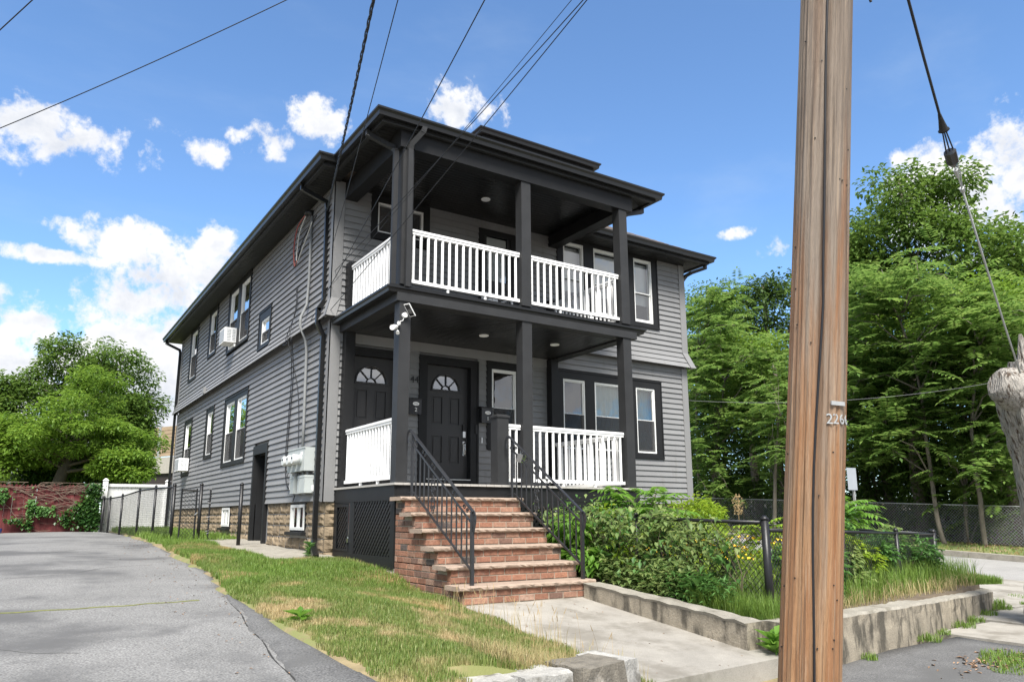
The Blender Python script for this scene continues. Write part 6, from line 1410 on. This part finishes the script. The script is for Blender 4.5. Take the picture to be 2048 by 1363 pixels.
# ---- grass
def blades(name, pts, h, w, m, label=None, parent=None, lean=.5, kind='stuff'):
    n = len(pts); a = RNG.uniform(0, 2*math.pi, n); h = np.asarray(h)*np.ones(n); d = np.stack([np.cos(a), np.sin(a), np.zeros(n)], -1); s = np.stack([-np.sin(a), np.cos(a), np.zeros(n)], -1); l = (RNG.random(n)*lean)[:, None]; hh = h[:, None]; ww = (w*RNG.uniform(.6, 1.3, n))[:, None]
    Z = np.array([[0, 0, 1.]]); v = np.empty((n, 5, 3)); v[:, 0] = pts-s*ww/2; v[:, 1] = pts+s*ww/2; mid = pts+Z*hh*.55+d*hh*l*.35; v[:, 2] = mid+s*ww*.4; v[:, 3] = mid-s*ww*.4; v[:, 4] = pts+Z*hh*(1-.35*l)+d*hh*l
    b = np.arange(n)*5; f = np.concatenate([np.stack([b, b+1, b+2], -1), np.stack([b, b+2, b+3], -1), np.stack([b+3, b+2, b+4], -1)])
    o = bpy.data.objects.new(name, npmesh(name, v.reshape(-1, 3), f, m)); link(o, parent)
    return tag(o, label, 'grass' if label and not parent else None, kind=kind)
def scatter(n, x0, x1, y0, y1, keep, zf):
    x = RNG.uniform(x0, x1, n); y = RNG.uniform(y0, y1, n); k = keep(x, y); x, y = x[k], y[k]; return np.stack([x, y, zf(x, y)], -1)
RNG = np.random.default_rng(5)
def lawn_keep(x, y):
    ok = (x > xdrive(y)+.015+.02*np.sin(y*7)+.015*np.sin(y*23)) & (y > np.where(x < -1.78, -7.75, -7.30))
    ok &= ~((y < -4.2) & (x > .12+.03*np.sin(y*6))); ok &= ~((y < -2.3) & (y >= -4.3) & (x > .14)); ok &= ~((y >= -2.45) & (x > .08))
    ok &= ~((x > -.92+.08*np.sin(y*2)) & (y > -.5) & (y < 5.2)); ok &= ~((np.abs(x+1.35) < .42) & (np.abs(y-.55) < .28))
    return ok
p = scatter(215000, -2.4, .2, -7.75, 3.5, lawn_keep, zlawn); nse = np.sin(p[:, 0]*2.3+p[:, 1]*1.1)*np.sin(p[:, 1]*1.7-p[:, 0])
hh = (.030+.035*RNG.random(len(p)))*(1+.35*nse); bk = p[:, 1] > -4.3+.6*np.sin(p[:, 0]*2)
blades('grass', p[bk], hh[bk]*1.35, .0065, 'grass', 'front lawn grass before the porch lattice'); blades('grass', p[~bk], hh[~bk], .0060, 'grass_dry', 'short patchy lawn, dry and straw coloured, beside the front walk')
p = scatter(80000, -2.4, .2, -3.2, 6.0, lambda x, y: lawn_keep(x, y) & (np.sin(x*3+y*1.3)+np.sin(y*2.1) > -.4), zlawn)
blades('grass', p, .05+.07*RNG.random(len(p)), .007, 'grass_green', 'longer green grass in the side yard beside the driveway', lean=.8)
p = scatter(26000, -2.3, 1.5, 5.0, 14.4, lambda x, y: (x > np.maximum(xdrive(y)+.02, lx(y)-.5)) & (x < -.1), zlawn); blades('grass', p, .08+.14*RNG.random(len(p)), .012, 'grass_green', 'green grass and weeds along the driveway fence', lean=.8)
p = scatter(1600, -2.4, .15, -7.3, -4, lambda x, y: lawn_keep(x, y) & (x > -.35+.25*np.sin(y*4)), zlawn); blades('grass', p, .10+.20*RNG.random(len(p)), .0045, 'straw', 'thin dry seed stalks along the front walk edge of the lawn', lean=.5)
p = scatter(2600, -1.3, -.1, -7.28, -6.7, lambda x, y: x > -9, zlawn); blades('grass', p, .10+.10*RNG.random(len(p)), .005, 'straw', 'tuft of dry grass behind the edging stones', lean=.8)
# seed heads above the walk edge
b = MB()
for i in range(46):
    x = RNG.uniform(-.25, .14); y = RNG.uniform(-7.0, -4.4); z = GL(x, y); h = RNG.uniform(.16, .34); lx_, ly_ = RNG.normal(size=2)*.05
    b.tube([(x, y, z), (x+lx_*.4, y+ly_*.4, z+h*.6), (x+lx_, y+ly_, z+h)], [.0014, .0011, .0008], 3, False); b.tube([(x+lx_, y+ly_, z+h), (x+lx_*1.3, y+ly_*1.3, z+h+.05)], [.0035, .0012], 4)
tag(b.build('seed_stalks', 'seed'), 'dry grass seed heads leaning over the front walk', 'grass', kind='stuff')
# verge and moss tufts by the pavements
p = scatter(9000, 8.2, 9.4, -5.75, -4.6, lambda x, y: y > -5.62+.35*(x-8.4)*0-.0, lambda x, y: zgarden(x, y)+0*x); blades('grass', p, .08+.10*RNG.random(len(p)), .009, 'grass_green', 'bright grass tuft at the end of the garden wall', lean=.9)
p = scatter(5000, 3.0, 9.1, -6.6, -5.0, lambda x, y: (y > -6.75+.165*(x-3.0)+.18) & (y < -6.75+.165*(x-3.0)+.75), zgarden); blades('grass', p, .06+.22*RNG.random(len(p)), .007, 'straw', 'dry straw coloured grass on top of the garden wall', lean=1.0)
p = scatter(16000, 3.0, 9.2, -6.3, -4.2, lambda x, y: (y > -6.75+.165*(x-3.0)+.35) & (y < -6.75+.165*(x-3.0)+1.3), zgarden); blades('grass', p, .12+.38*RNG.random(len(p)), .007, 'grass_green', 'tall mixed grass along the garden fence', lean=.7)
p = scatter(3500, 20.0, 22.2, -12, 16, lambda x, y: x > 0, lambda x, y: zroad2(19.8, y)+.15+.06*(x-19.97)); blades('grass', p, .05+.06*RNG.random(len(p)), .03, 'grass', 'thin grass on the verge before the woods fence', lean=.9)
def tuft(x, y, z, r, n, h, m, label, name='weed_tuft', w=.008):
    a = RNG.uniform(0, 6.28, n); q = r*np.sqrt(RNG.random(n)); pts = np.stack([x+q*np.cos(a), y+q*np.sin(a), np.full(n, z)], -1); o = blades(name, pts, h*RNG.uniform(.5, 1, n), w, m, lean=1.0, kind=None); return tag(o, label, 'weed', 'weeds in the pavement joints')
ti = 0; TUFTS = ['weed tuft at the foot of the garden wall nearest the pole', 'weed tuft at the wall foot, second from the pole', 'small weed tuft at the wall foot, third from the pole', 'wide weed tuft at the middle of the garden wall foot', 'weed tuft at the wall foot just past its middle', 'weed tuft at the wall foot, third from the far end', 'weed tuft at the wall foot, second from the far end', 'weed tuft around the far end corner of the garden wall', 'widest flat weed patch on the asphalt before the dead trunk', 'weed patch on the asphalt close to the dead trunk root', 'thin weed strip on the asphalt left of the dead trunk patch', 'thin weed tuft in the pavement joint beyond the wall end', 'weed tuft in the concrete joint nearest the side street corner', 'weed line in the concrete joint before the dead trunk', 'weed line in the farthest pavement joint by the side street']
for (x, y, r_, n, h) in [(3.75, -6.75, .10, 90, .10), (5.3, -6.55, .16, 160, .13), (5.9, -6.42, .10, 90, .10), (6.6, -6.3, .18, 180, .12), (7.2, -6.18, .14, 140, .12), (7.9, -6.0, .16, 160, .13), (8.7, -5.85, .16, 180, .14), (9.15, -5.6, .14, 140, .14), (4.7, -7.75, .30, 420, .09), (5.05, -7.5, .22, 260, .10), (4.3, -7.9, .18, 160, .06), (9.6, -5.85, .11, 120, .08), (10.5, -5.4, .25, 110, .07), (10.2, -7.55, .25, 110, .06), (10.95, -3.6, .3, 120, .09)]:
    where = TUFTS[ti]; ti += 1; tuft(x, y, float(zside(x, y)), r_, n, h, 'grass_green', where)

# ---- garden plants
def bush(name, label, c, r, n, leaf, aspect, m, flat=.9, cat='shrub', group=None, stems=8, nclump=None, droop=.1):
    root = empty(name, (c[0], c[1], G2(c[0], c[1])), label, cat, group); k = nclump or max(6, int(r[0]*r[1]*30)); C = np.asarray(c)+RNG.uniform(-1, 1, (k, 3))*np.asarray(r)*.8; mb = MB()
    for i in range(min(stems, k)):
        q = C[i]; mb.tube([(c[0]+(q[0]-c[0])*.3, c[1]+(q[1]-c[1])*.3, G2(c[0], c[1])-.05), ((c[0]+q[0])/2, (c[1]+q[1])/2, q[2]*.6), tuple(q)], [.008, .006, .002], 5)
    mb.build('stem', 'vine_dead', root); leafobj('foliage', root, *clump_leaves(C, RNG.uniform(.5, 1, k)*max(r)*.45, n//k, flat, leaf, aspect, droop), m); return root
RNG = np.random.default_rng(31)
# vines woven through the near fence, three plants along it
for (ya, yb, nc, lab, z1) in [(-3.6, -2.5, 34, 'climbing vine on the black garden fence next to the brick steps', 1.10), (-4.9, -3.5, 46, 'climbing vine in the middle of the black garden fence beside the walk', 1.08), (-6.05, -4.8, 24, 'climbing vine thinning towards the corner post of the garden fence', .90)]:
    root = empty('climbing_vine', (2.7, (ya+yb)/2, .05), lab, 'vine', 'vines on the garden fence'); b = MB()
    for part in ('leaf_vine', 'leaf_weed', 'leaf_yellowgreen'):
        P = []; D = []; LL = []
        for c in range({'leaf_vine': nc, 'leaf_weed': nc//3, 'leaf_yellowgreen': nc//5}[part]):
            y = RNG.uniform(ya, yb); z = .12+RNG.random()**.85*(z1-.2); x = 2.66+RNG.normal()*.11+(.12 if part == 'leaf_yellowgreen' else 0); n = int(RNG.uniform(18, 46)); r_ = RNG.uniform(.07, .17)
            p = np.array((x, y, z))+RNG.normal(size=(n, 3))*r_*np.array((.6, 1, .8)); P.append(p); D.append(np.stack([-.45+RNG.normal(size=n)*.6, -.3+RNG.normal(size=n)*.7, -.1+RNG.normal(size=n)*.5], -1)); LL.append(RNG.uniform(.05, .115, n)*RNG.uniform(.8, 1.25))
            b.tube([(2.69+RNG.normal()*.02, y+RNG.normal()*.1, .04), (2.69+RNG.normal()*.03, y+RNG.normal()*.08, z*.5), (x, y, z), (x+RNG.normal()*.08, y+RNG.normal()*.15, z+RNG.uniform(.05, .2))], [.005, .004, .0025, .0012], 4)
        P = np.vstack(P); D = np.vstack(D); LL = np.concatenate(LL); k = P[:, 2] > .05; leafobj('leaves', root, P[k], D[k], LL[k], LL[k]*.55, part)
    b.build('stem', 'vine_dead', root)
# leafy weeds between wall and fence
for i, (x, y, r_, h, n, L, m, lab) in enumerate([(2.45, -4.55, .20, .30, 420, .09, 'leaf_vine', 'low dark leafy weed beside the lowest brick step'), (2.42, -5.0, .22, .28, 460, .08, 'leaf_vine', 'leafy weed between low wall and fence, second from the steps'), (2.42, -5.45, .20, .36, 420, .09, 'leaf_weed', 'narrow leaved weed between low wall and fence, near the thistle'),
        (2.40, -5.85, .18, .34, 330, .10, 'leaf_weed', 'pale upright weed between low wall and corner post'), (2.45, -5.2, .2, .45, 380, .075, 'leaf_vine', 'bushy vine like weed against the fence mesh'), (2.43, -4.2, .25, .4, 420, .085, 'leaf_vine', 'dark leafy weed under the garden side handrail')]):
    root = empty('garden_weed', (x, y, G2(x, y)), lab, 'weed', 'weeds before the garden fence'); z0 = G2(x, y); p = np.stack([x+RNG.normal(size=n)*r_*.45, y+RNG.normal(size=n)*r_*.8, z0+RNG.random(n)*h], -1); p[:, 0] = np.maximum(p[:, 0], 2.24)
    D = np.stack([RNG.normal(size=n)-.3, RNG.normal(size=n)-.2, RNG.uniform(-.3, .7, n)], -1); Ls = L*RNG.uniform(.6, 1.3, n); leafobj('foliage', root, p, D, Ls, Ls*(.5 if m == 'leaf_vine' else .28), m)
def rosette(name, label, x, y, z, n, L, W, m, lift=.6, h=0, cat='weed'):
    root = empty(name, (x, y, z), label, cat); a = np.arange(n)*2.4; p = np.stack([np.full(n, x), np.full(n, y), z+h*np.arange(n)/n], -1); D = np.stack([np.cos(a), np.sin(a), np.full(n, lift)+RNG.normal(size=n)*.2], -1); Ls = L*RNG.uniform(.7, 1.1, n); o = leafobj('foliage', root, p, D, Ls, W*Ls, m, fold=.12, curl=.35); MB().tube([(x, y, z-.03), (x, y, z+h+.02)], .008, 5).build('stem', m, root); return root
rosette('thistle', 'large toothed green thistle before the garden fence', 2.40, -5.62, G2(2.4, -5.62)+.02, 16, .34, .30, 'leaf_weed', .9, .22)
rosette('broadleaf_weed', 'light green broad leaved weed at the end of the low garden wall', 2.0, -6.93, -.30, 22, .20, .42, 'leaf_sumac', .9, .16); rosette('broadleaf_weed', 'small green weed in the corner of bottom step and low wall', 2.0, -4.42, .0, 12, .10, .6, 'leaf_sumac', .7, .05)
rosette('broadleaf_weed', 'broad leaved green weed at the lawn edge by the newer asphalt strip', -2.06, -5.35, GL(-2.06, -5.35), 14, .14, .4, 'leaf_sumac', .8, .08)
rosette('broadleaf_weed', 'reddish green weed at the foot of the front downspout', -.22, .0, .36, 26, .12, .5, 'leaf_weed', 1.0, .22)
# staghorn sumac beside the porch
def sumac(label, x, y, h, nf, L, seed, m='leaf_sumac', name='sumac_shrub'):
    global RNG; RNG = np.random.default_rng(seed); z = G2(x, y); root = empty(name, (x, y, z), label, 'shrub'); mb = MB(); P = []; D = []
    for s in range(3):
        tx, ty = x+RNG.normal()*.16, y+RNG.normal()*.16; hh = h*RNG.uniform(.8, 1); trunk_tube(mb, [(x, y, z), ((x+tx)/2, (y+ty)/2, z+hh*.5), (tx, ty, z+hh)], .018, .010, 6)
        n = nf//3; a = RNG.uniform(0, 6.28, n); e = RNG.uniform(.15, .9, n); P.append(np.stack([np.full(n, tx), np.full(n, ty), z+hh-RNG.random(n)*hh*.35], -1)); D.append(np.stack([np.cos(a)*np.cos(e), np.sin(a)*np.cos(e), np.sin(e)], -1))
    P = np.vstack(P); D = np.vstack(D); Ls = RNG.uniform(.7, 1.1, len(P))*L; rachis(mb, P, D, Ls, r=.005); mb.build('stem', 'bark_grey', root); leafobj('foliage', root, *fronds(P, D, Ls, 9, .26, asp=.30), m, fold=.1, curl=.15); return root
sumac('bright green sumac with drooping fronds at the right end of the porch', 3.75, -2.85, 1.22, 45, .74, 3)
sumac('lower green sumac under the porch deck behind the fence', 3.2, -3.0, .80, 30, .58, 4)
sumac('bright fern like sapling behind the garden fence, beside the street sign', 9.4, -3.0, 1.15, 48, .8, 6); sumac('small yellow green sapling behind the corner post of the fence', 5.8, -3.9, .75, 24, .55, 7, 'leaf_yellowgreen')
bush('five_leaved_creeper', 'creeper with large bright green leaves between garden side handrail and fence', (2.42, -3.35, .55), (.20, .50, .40), 620, .15, .46, 'leaf_sumac', cat='vine', stems=10, droop=.45)
bush('garden_shrub', 'bright yellow green shrub in the garden before the house corner', (6.2, -2.2, .88), (.85, .6, .30), 2800, .11, .32, 'leaf_yellowgreen')
bush('garden_shrub', 'grey green leafy shrub behind the vines by the porch corner', (4.7, -2.6, .55), (.8, .5, .4), 1900, .09, .5, 'leaf_vine'); bush('garden_shrub', 'bushy green shrub behind the second fence run, beside the sign', (8.2, -3.4, .5), (.8, .7, .55), 1900, .09, .5, 'leaf_weed')
bush('garden_shrub', 'dark leafy shrub on the fence right of the utility pole', (5.0, -5.55, .35), (.5, .25, .40), 1300, .09, .5, 'leaf_vine'); bush('garden_shrub', 'dark green leafy weed clump in the middle of the second fence run', (6.6, -5.2, .3), (.5, .25, .35), 1100, .09, .45, 'leaf_weed')
bush('garden_shrub', 'light green leafy weeds spilling over the fence just right of the pole', (4.0, -5.95, .40), (.55, .30, .45), 1500, .10, .42, 'leaf_weed'); bush('garden_shrub', 'yellow green weed clump on the fence between pole and its second post', (5.7, -5.45, .32), (.55, .28, .42), 1300, .10, .36, 'leaf_yellowgreen')
bush('garden_shrub', 'light green vine clump near the far end of the second fence run', (7.6, -5.0, .30), (.7, .28, .42), 1500, .09, .45, 'leaf_weed'); bush('garden_shrub', 'pale leafy weeds behind the far end post of the garden fence', (8.7, -4.3, .35), (.5, .4, .45), 1200, .09, .45, 'leaf_vine')
# yellow flowers
fr_ = empty('yellow_flower_plant', (4.6, -4.3, .1), 'clump of yellow flowers behind the garden fence', 'flowers'); n = 230; p = np.stack([4.4+RNG.normal(size=n)*.55, -4.1+RNG.normal(size=n)*.45, .35+RNG.random(n)*.32], -1); D = RNG.normal(size=(n, 3)); D[:, 2] = np.abs(D[:, 2]); L = RNG.uniform(.05, .085, n); tag(leafobj('petals', fr_, p, D, L, L*.95, 'yellow_petal'), kind='stuff')
n = 900; p = np.stack([4.4+RNG.normal(size=n)*.5, -4.1+RNG.normal(size=n)*.4, .1+RNG.random(n)*.45], -1); D = RNG.normal(size=(n, 3)); L = RNG.uniform(.05, .09, n); leafobj('foliage', fr_, p, D, L, L*.4, 'leaf_yellowgreen')
# grass in the garden behind
p = scatter(26000, 2.9, 9.0, -5.6, 1.0, lambda x, y: (y > -6.0+.2*(x-3)), zgarden); blades('grass', p, .08+.16*RNG.random(len(p)), .012, 'grass_green', 'green grass in the fenced garden', lean=.9)
p = scatter(2600, 2.25, 2.75, -6.7, -5.6, lambda x, y: x > 0, zgarden); blades('grass', p, .12+.22*RNG.random(len(p)), .006, 'grass_green', 'long grass at the foot of the garden corner post', lean=.9)
# dry dock stalk by the house corner
b = MB(); 
for i in range(160): z = 1.0+.42*RNG.random(); x, y = 8.75+RNG.normal()*.05, -.9+RNG.normal()*.05; b.tube([(x, y, z), (x+RNG.normal()*.02, y, z+.03)], [.008, .003], 4)
b.tube([(8.75, -.9, .1), (8.75, -.9, 1.4)], .006, 5); b.build('dock_stalk', 'seed', label='tan seed stalk standing before the right house corner', cat='weed')

# ---- dead trunk at the right edge
dt = empty('dead_tree', (6.75, -7.55, -.55), 'bare dead tree trunk with broken knob at the right edge', 'tree'); random.seed(9)
def rough_tube(pts, rad, n=28, sub=7, amp=.06, seed=1):
    rr = np.random.default_rng(seed); P = [Vector(p) for p in pts]; v = []; f = []; rows = []
    for i in range(len(P)-1):
        for k in range(sub): t = k/sub; rows.append((P[i].lerp(P[i+1], t), rad[i]*(1-t)+rad[i+1]*t))
    rows.append((P[-1], rad[-1])); ph = rr.uniform(0, 6, 6)
    for i, (p, r_) in enumerate(rows):
        for k in range(n):
            a = 2*math.pi*k/n; w = 1+amp*(.7*math.sin(3*a+ph[0]+i*.06)+.5*math.sin(7*a+ph[1]+i*.13)+.45*math.sin(13*a+ph[2]-i*.2)+.6*rr.normal()*.5); v.append((p.x+r_*w*math.cos(a), p.y+r_*w*math.sin(a), p.z+rr.normal()*.008))
    for i in range(len(rows)-1):
        for k in range(n): a = i*n+k; b = i*n+(k+1) % n; f.append((a, b, b+n, a+n))
    b = len(v); v.append(tuple(rows[-1][0])); l = (len(rows)-1)*n; f4 = [(l+k, l+(k+1) % n, b, b) for k in range(n)]
    me = bpy.data.meshes.new('trunk'); me.from_pydata(v, [], f+[(x[0], x[1], x[2]) for x in f4]); me.materials.append(MATS['bark_dead']); return me
cx, cy = 6.74, -7.30
def TP(u, v, d=9.9): return pix(u, v, d)
q0 = TP(2138, 1345); q1 = TP(2158, 1250); q2 = TP(2136, 1080); q3 = TP(2118, 920); q4 = TP(2096, 800); q5 = TP(2092, 720)
s_ = 9.9/1495
o = bpy.data.objects.new('trunk', rough_tube([q0-Vector((0, 0, .15)), q1, q2, q3, q4, q5], [135*s_, 88*s_, 70*s_, 76*s_, 82*s_, 60*s_], seed=4)); link(o, dt)
o = bpy.data.objects.new('broken_limb', rough_tube([TP(2060, 770), TP(2020, 772), TP(1994, 768)], [50*s_, 46*s_, 34*s_], n=22, amp=.08, seed=5)); link(o, dt)
def knob():   # stub pointing left: tube built round its own axis
    A_ = TP(2085, 795); B_ = TP(1990, 765); d = (B_-A_).normalized(); m = MB(); rr = random.Random(2)
    m.tube([A_.lerp(B_, t)+Vector((0, 0, rr.uniform(-.01, .01))) for t in (0, .2, .4, .6, .75, .9, 1.0)], [62*s_, 58*s_, 50*s_, 44*s_, 40*s_, 34*s_, 22*s_], 16); return m
bpy.data.objects.remove(bpy.data.objects['broken_limb']); knob().build('broken_limb', 'bark_dead', dt, True)
b = MB(); b.tube([TP(2052, 740), TP(2046, 700), TP(2040, 668)], [16*s_, 10*s_, 3*s_], 7); b.tube([TP(2075, 740), TP(2068, 690), TP(2070, 640)], [24*s_, 14*s_, 3*s_], 7); b.build('splinter', 'bark_dead', dt)
for (u, v, w) in ((2010, 1322, 50), (2070, 1335, 70)):
    b = MB(); a = TP(u+60, v-20); c = TP(u-15, v+14); b.tube([a, a.lerp(c, .5)+Vector((0, 0, .03)), c], [w*s_*.6, w*s_*.45, w*s_*.12], 8); b.build('root', 'bark_dead', dt, True)
n = 240; p = np.stack([RNG.normal(size=n)*.5+4.55, RNG.normal(size=n)*.16-7.62, np.zeros(n)], -1); p[:, 0] += RNG.random(n)*.9; p[:, 2] = zside(p[:, 0], p[:, 1])+.01; D = RNG.normal(size=(n, 3)); D[:, 2] *= .2; L = RNG.uniform(.03, .10, n); tag(leafobj('bark_litter', None, p, D, L, L*.4, 'litter'), 'brown bark chips and dead leaves on the pavement by the dead trunk', 'litter', kind='stuff')
n = 900; p = np.stack([RNG.uniform(21.3, 22.2, n), RNG.uniform(-8, 8, n), np.zeros(n)], -1); p[:, 2] = zroad2(19.8, p[:, 1])+.16+.06*(p[:, 0]-19.97); D = RNG.normal(size=(n, 3)); D[:, 2] *= .3; L = RNG.uniform(.05, .12, n); tag(leafobj('leaf_litter', None, p, D, L, L*.6, 'litter'), 'dead leaves along the foot of the woods fence', 'litter', kind='stuff')

# grit, twigs and leaf scraps along the paving edges
RNG = np.random.default_rng(91); n = 420; y = RNG.uniform(-8.5, 8, n); x = xdrive(y)-np.abs(RNG.normal(size=n))*.35-.02; p = np.stack([x, y, zdrv(x, y)+.012], -1); D = RNG.normal(size=(n, 3)); D[:, 2] *= .15; L = RNG.uniform(.008, .035, n); tag(leafobj('leaf_scraps', None, p, D, L, L*.5, 'litter'), 'scraps of dead leaf and grit along the lawn edge of the driveway', 'litter', kind='stuff')
n = 160; x = RNG.uniform(.15, 2.0, n); y = RNG.uniform(-7, -4.3, n); k = (RNG.random(n) < .25) | (x < .35) | (x > 1.85); x, y = x[k], y[k]; n = len(x); p = np.stack([x, y, zwalk(y)+.004], -1); D = RNG.normal(size=(n, 3)); D[:, 2] *= .15; L = RNG.uniform(.008, .03, n); tag(leafobj('leaf_scraps', None, p, D, L, L*.5, 'litter'), 'small dead leaf scraps on the front walk', 'litter', kind='stuff')
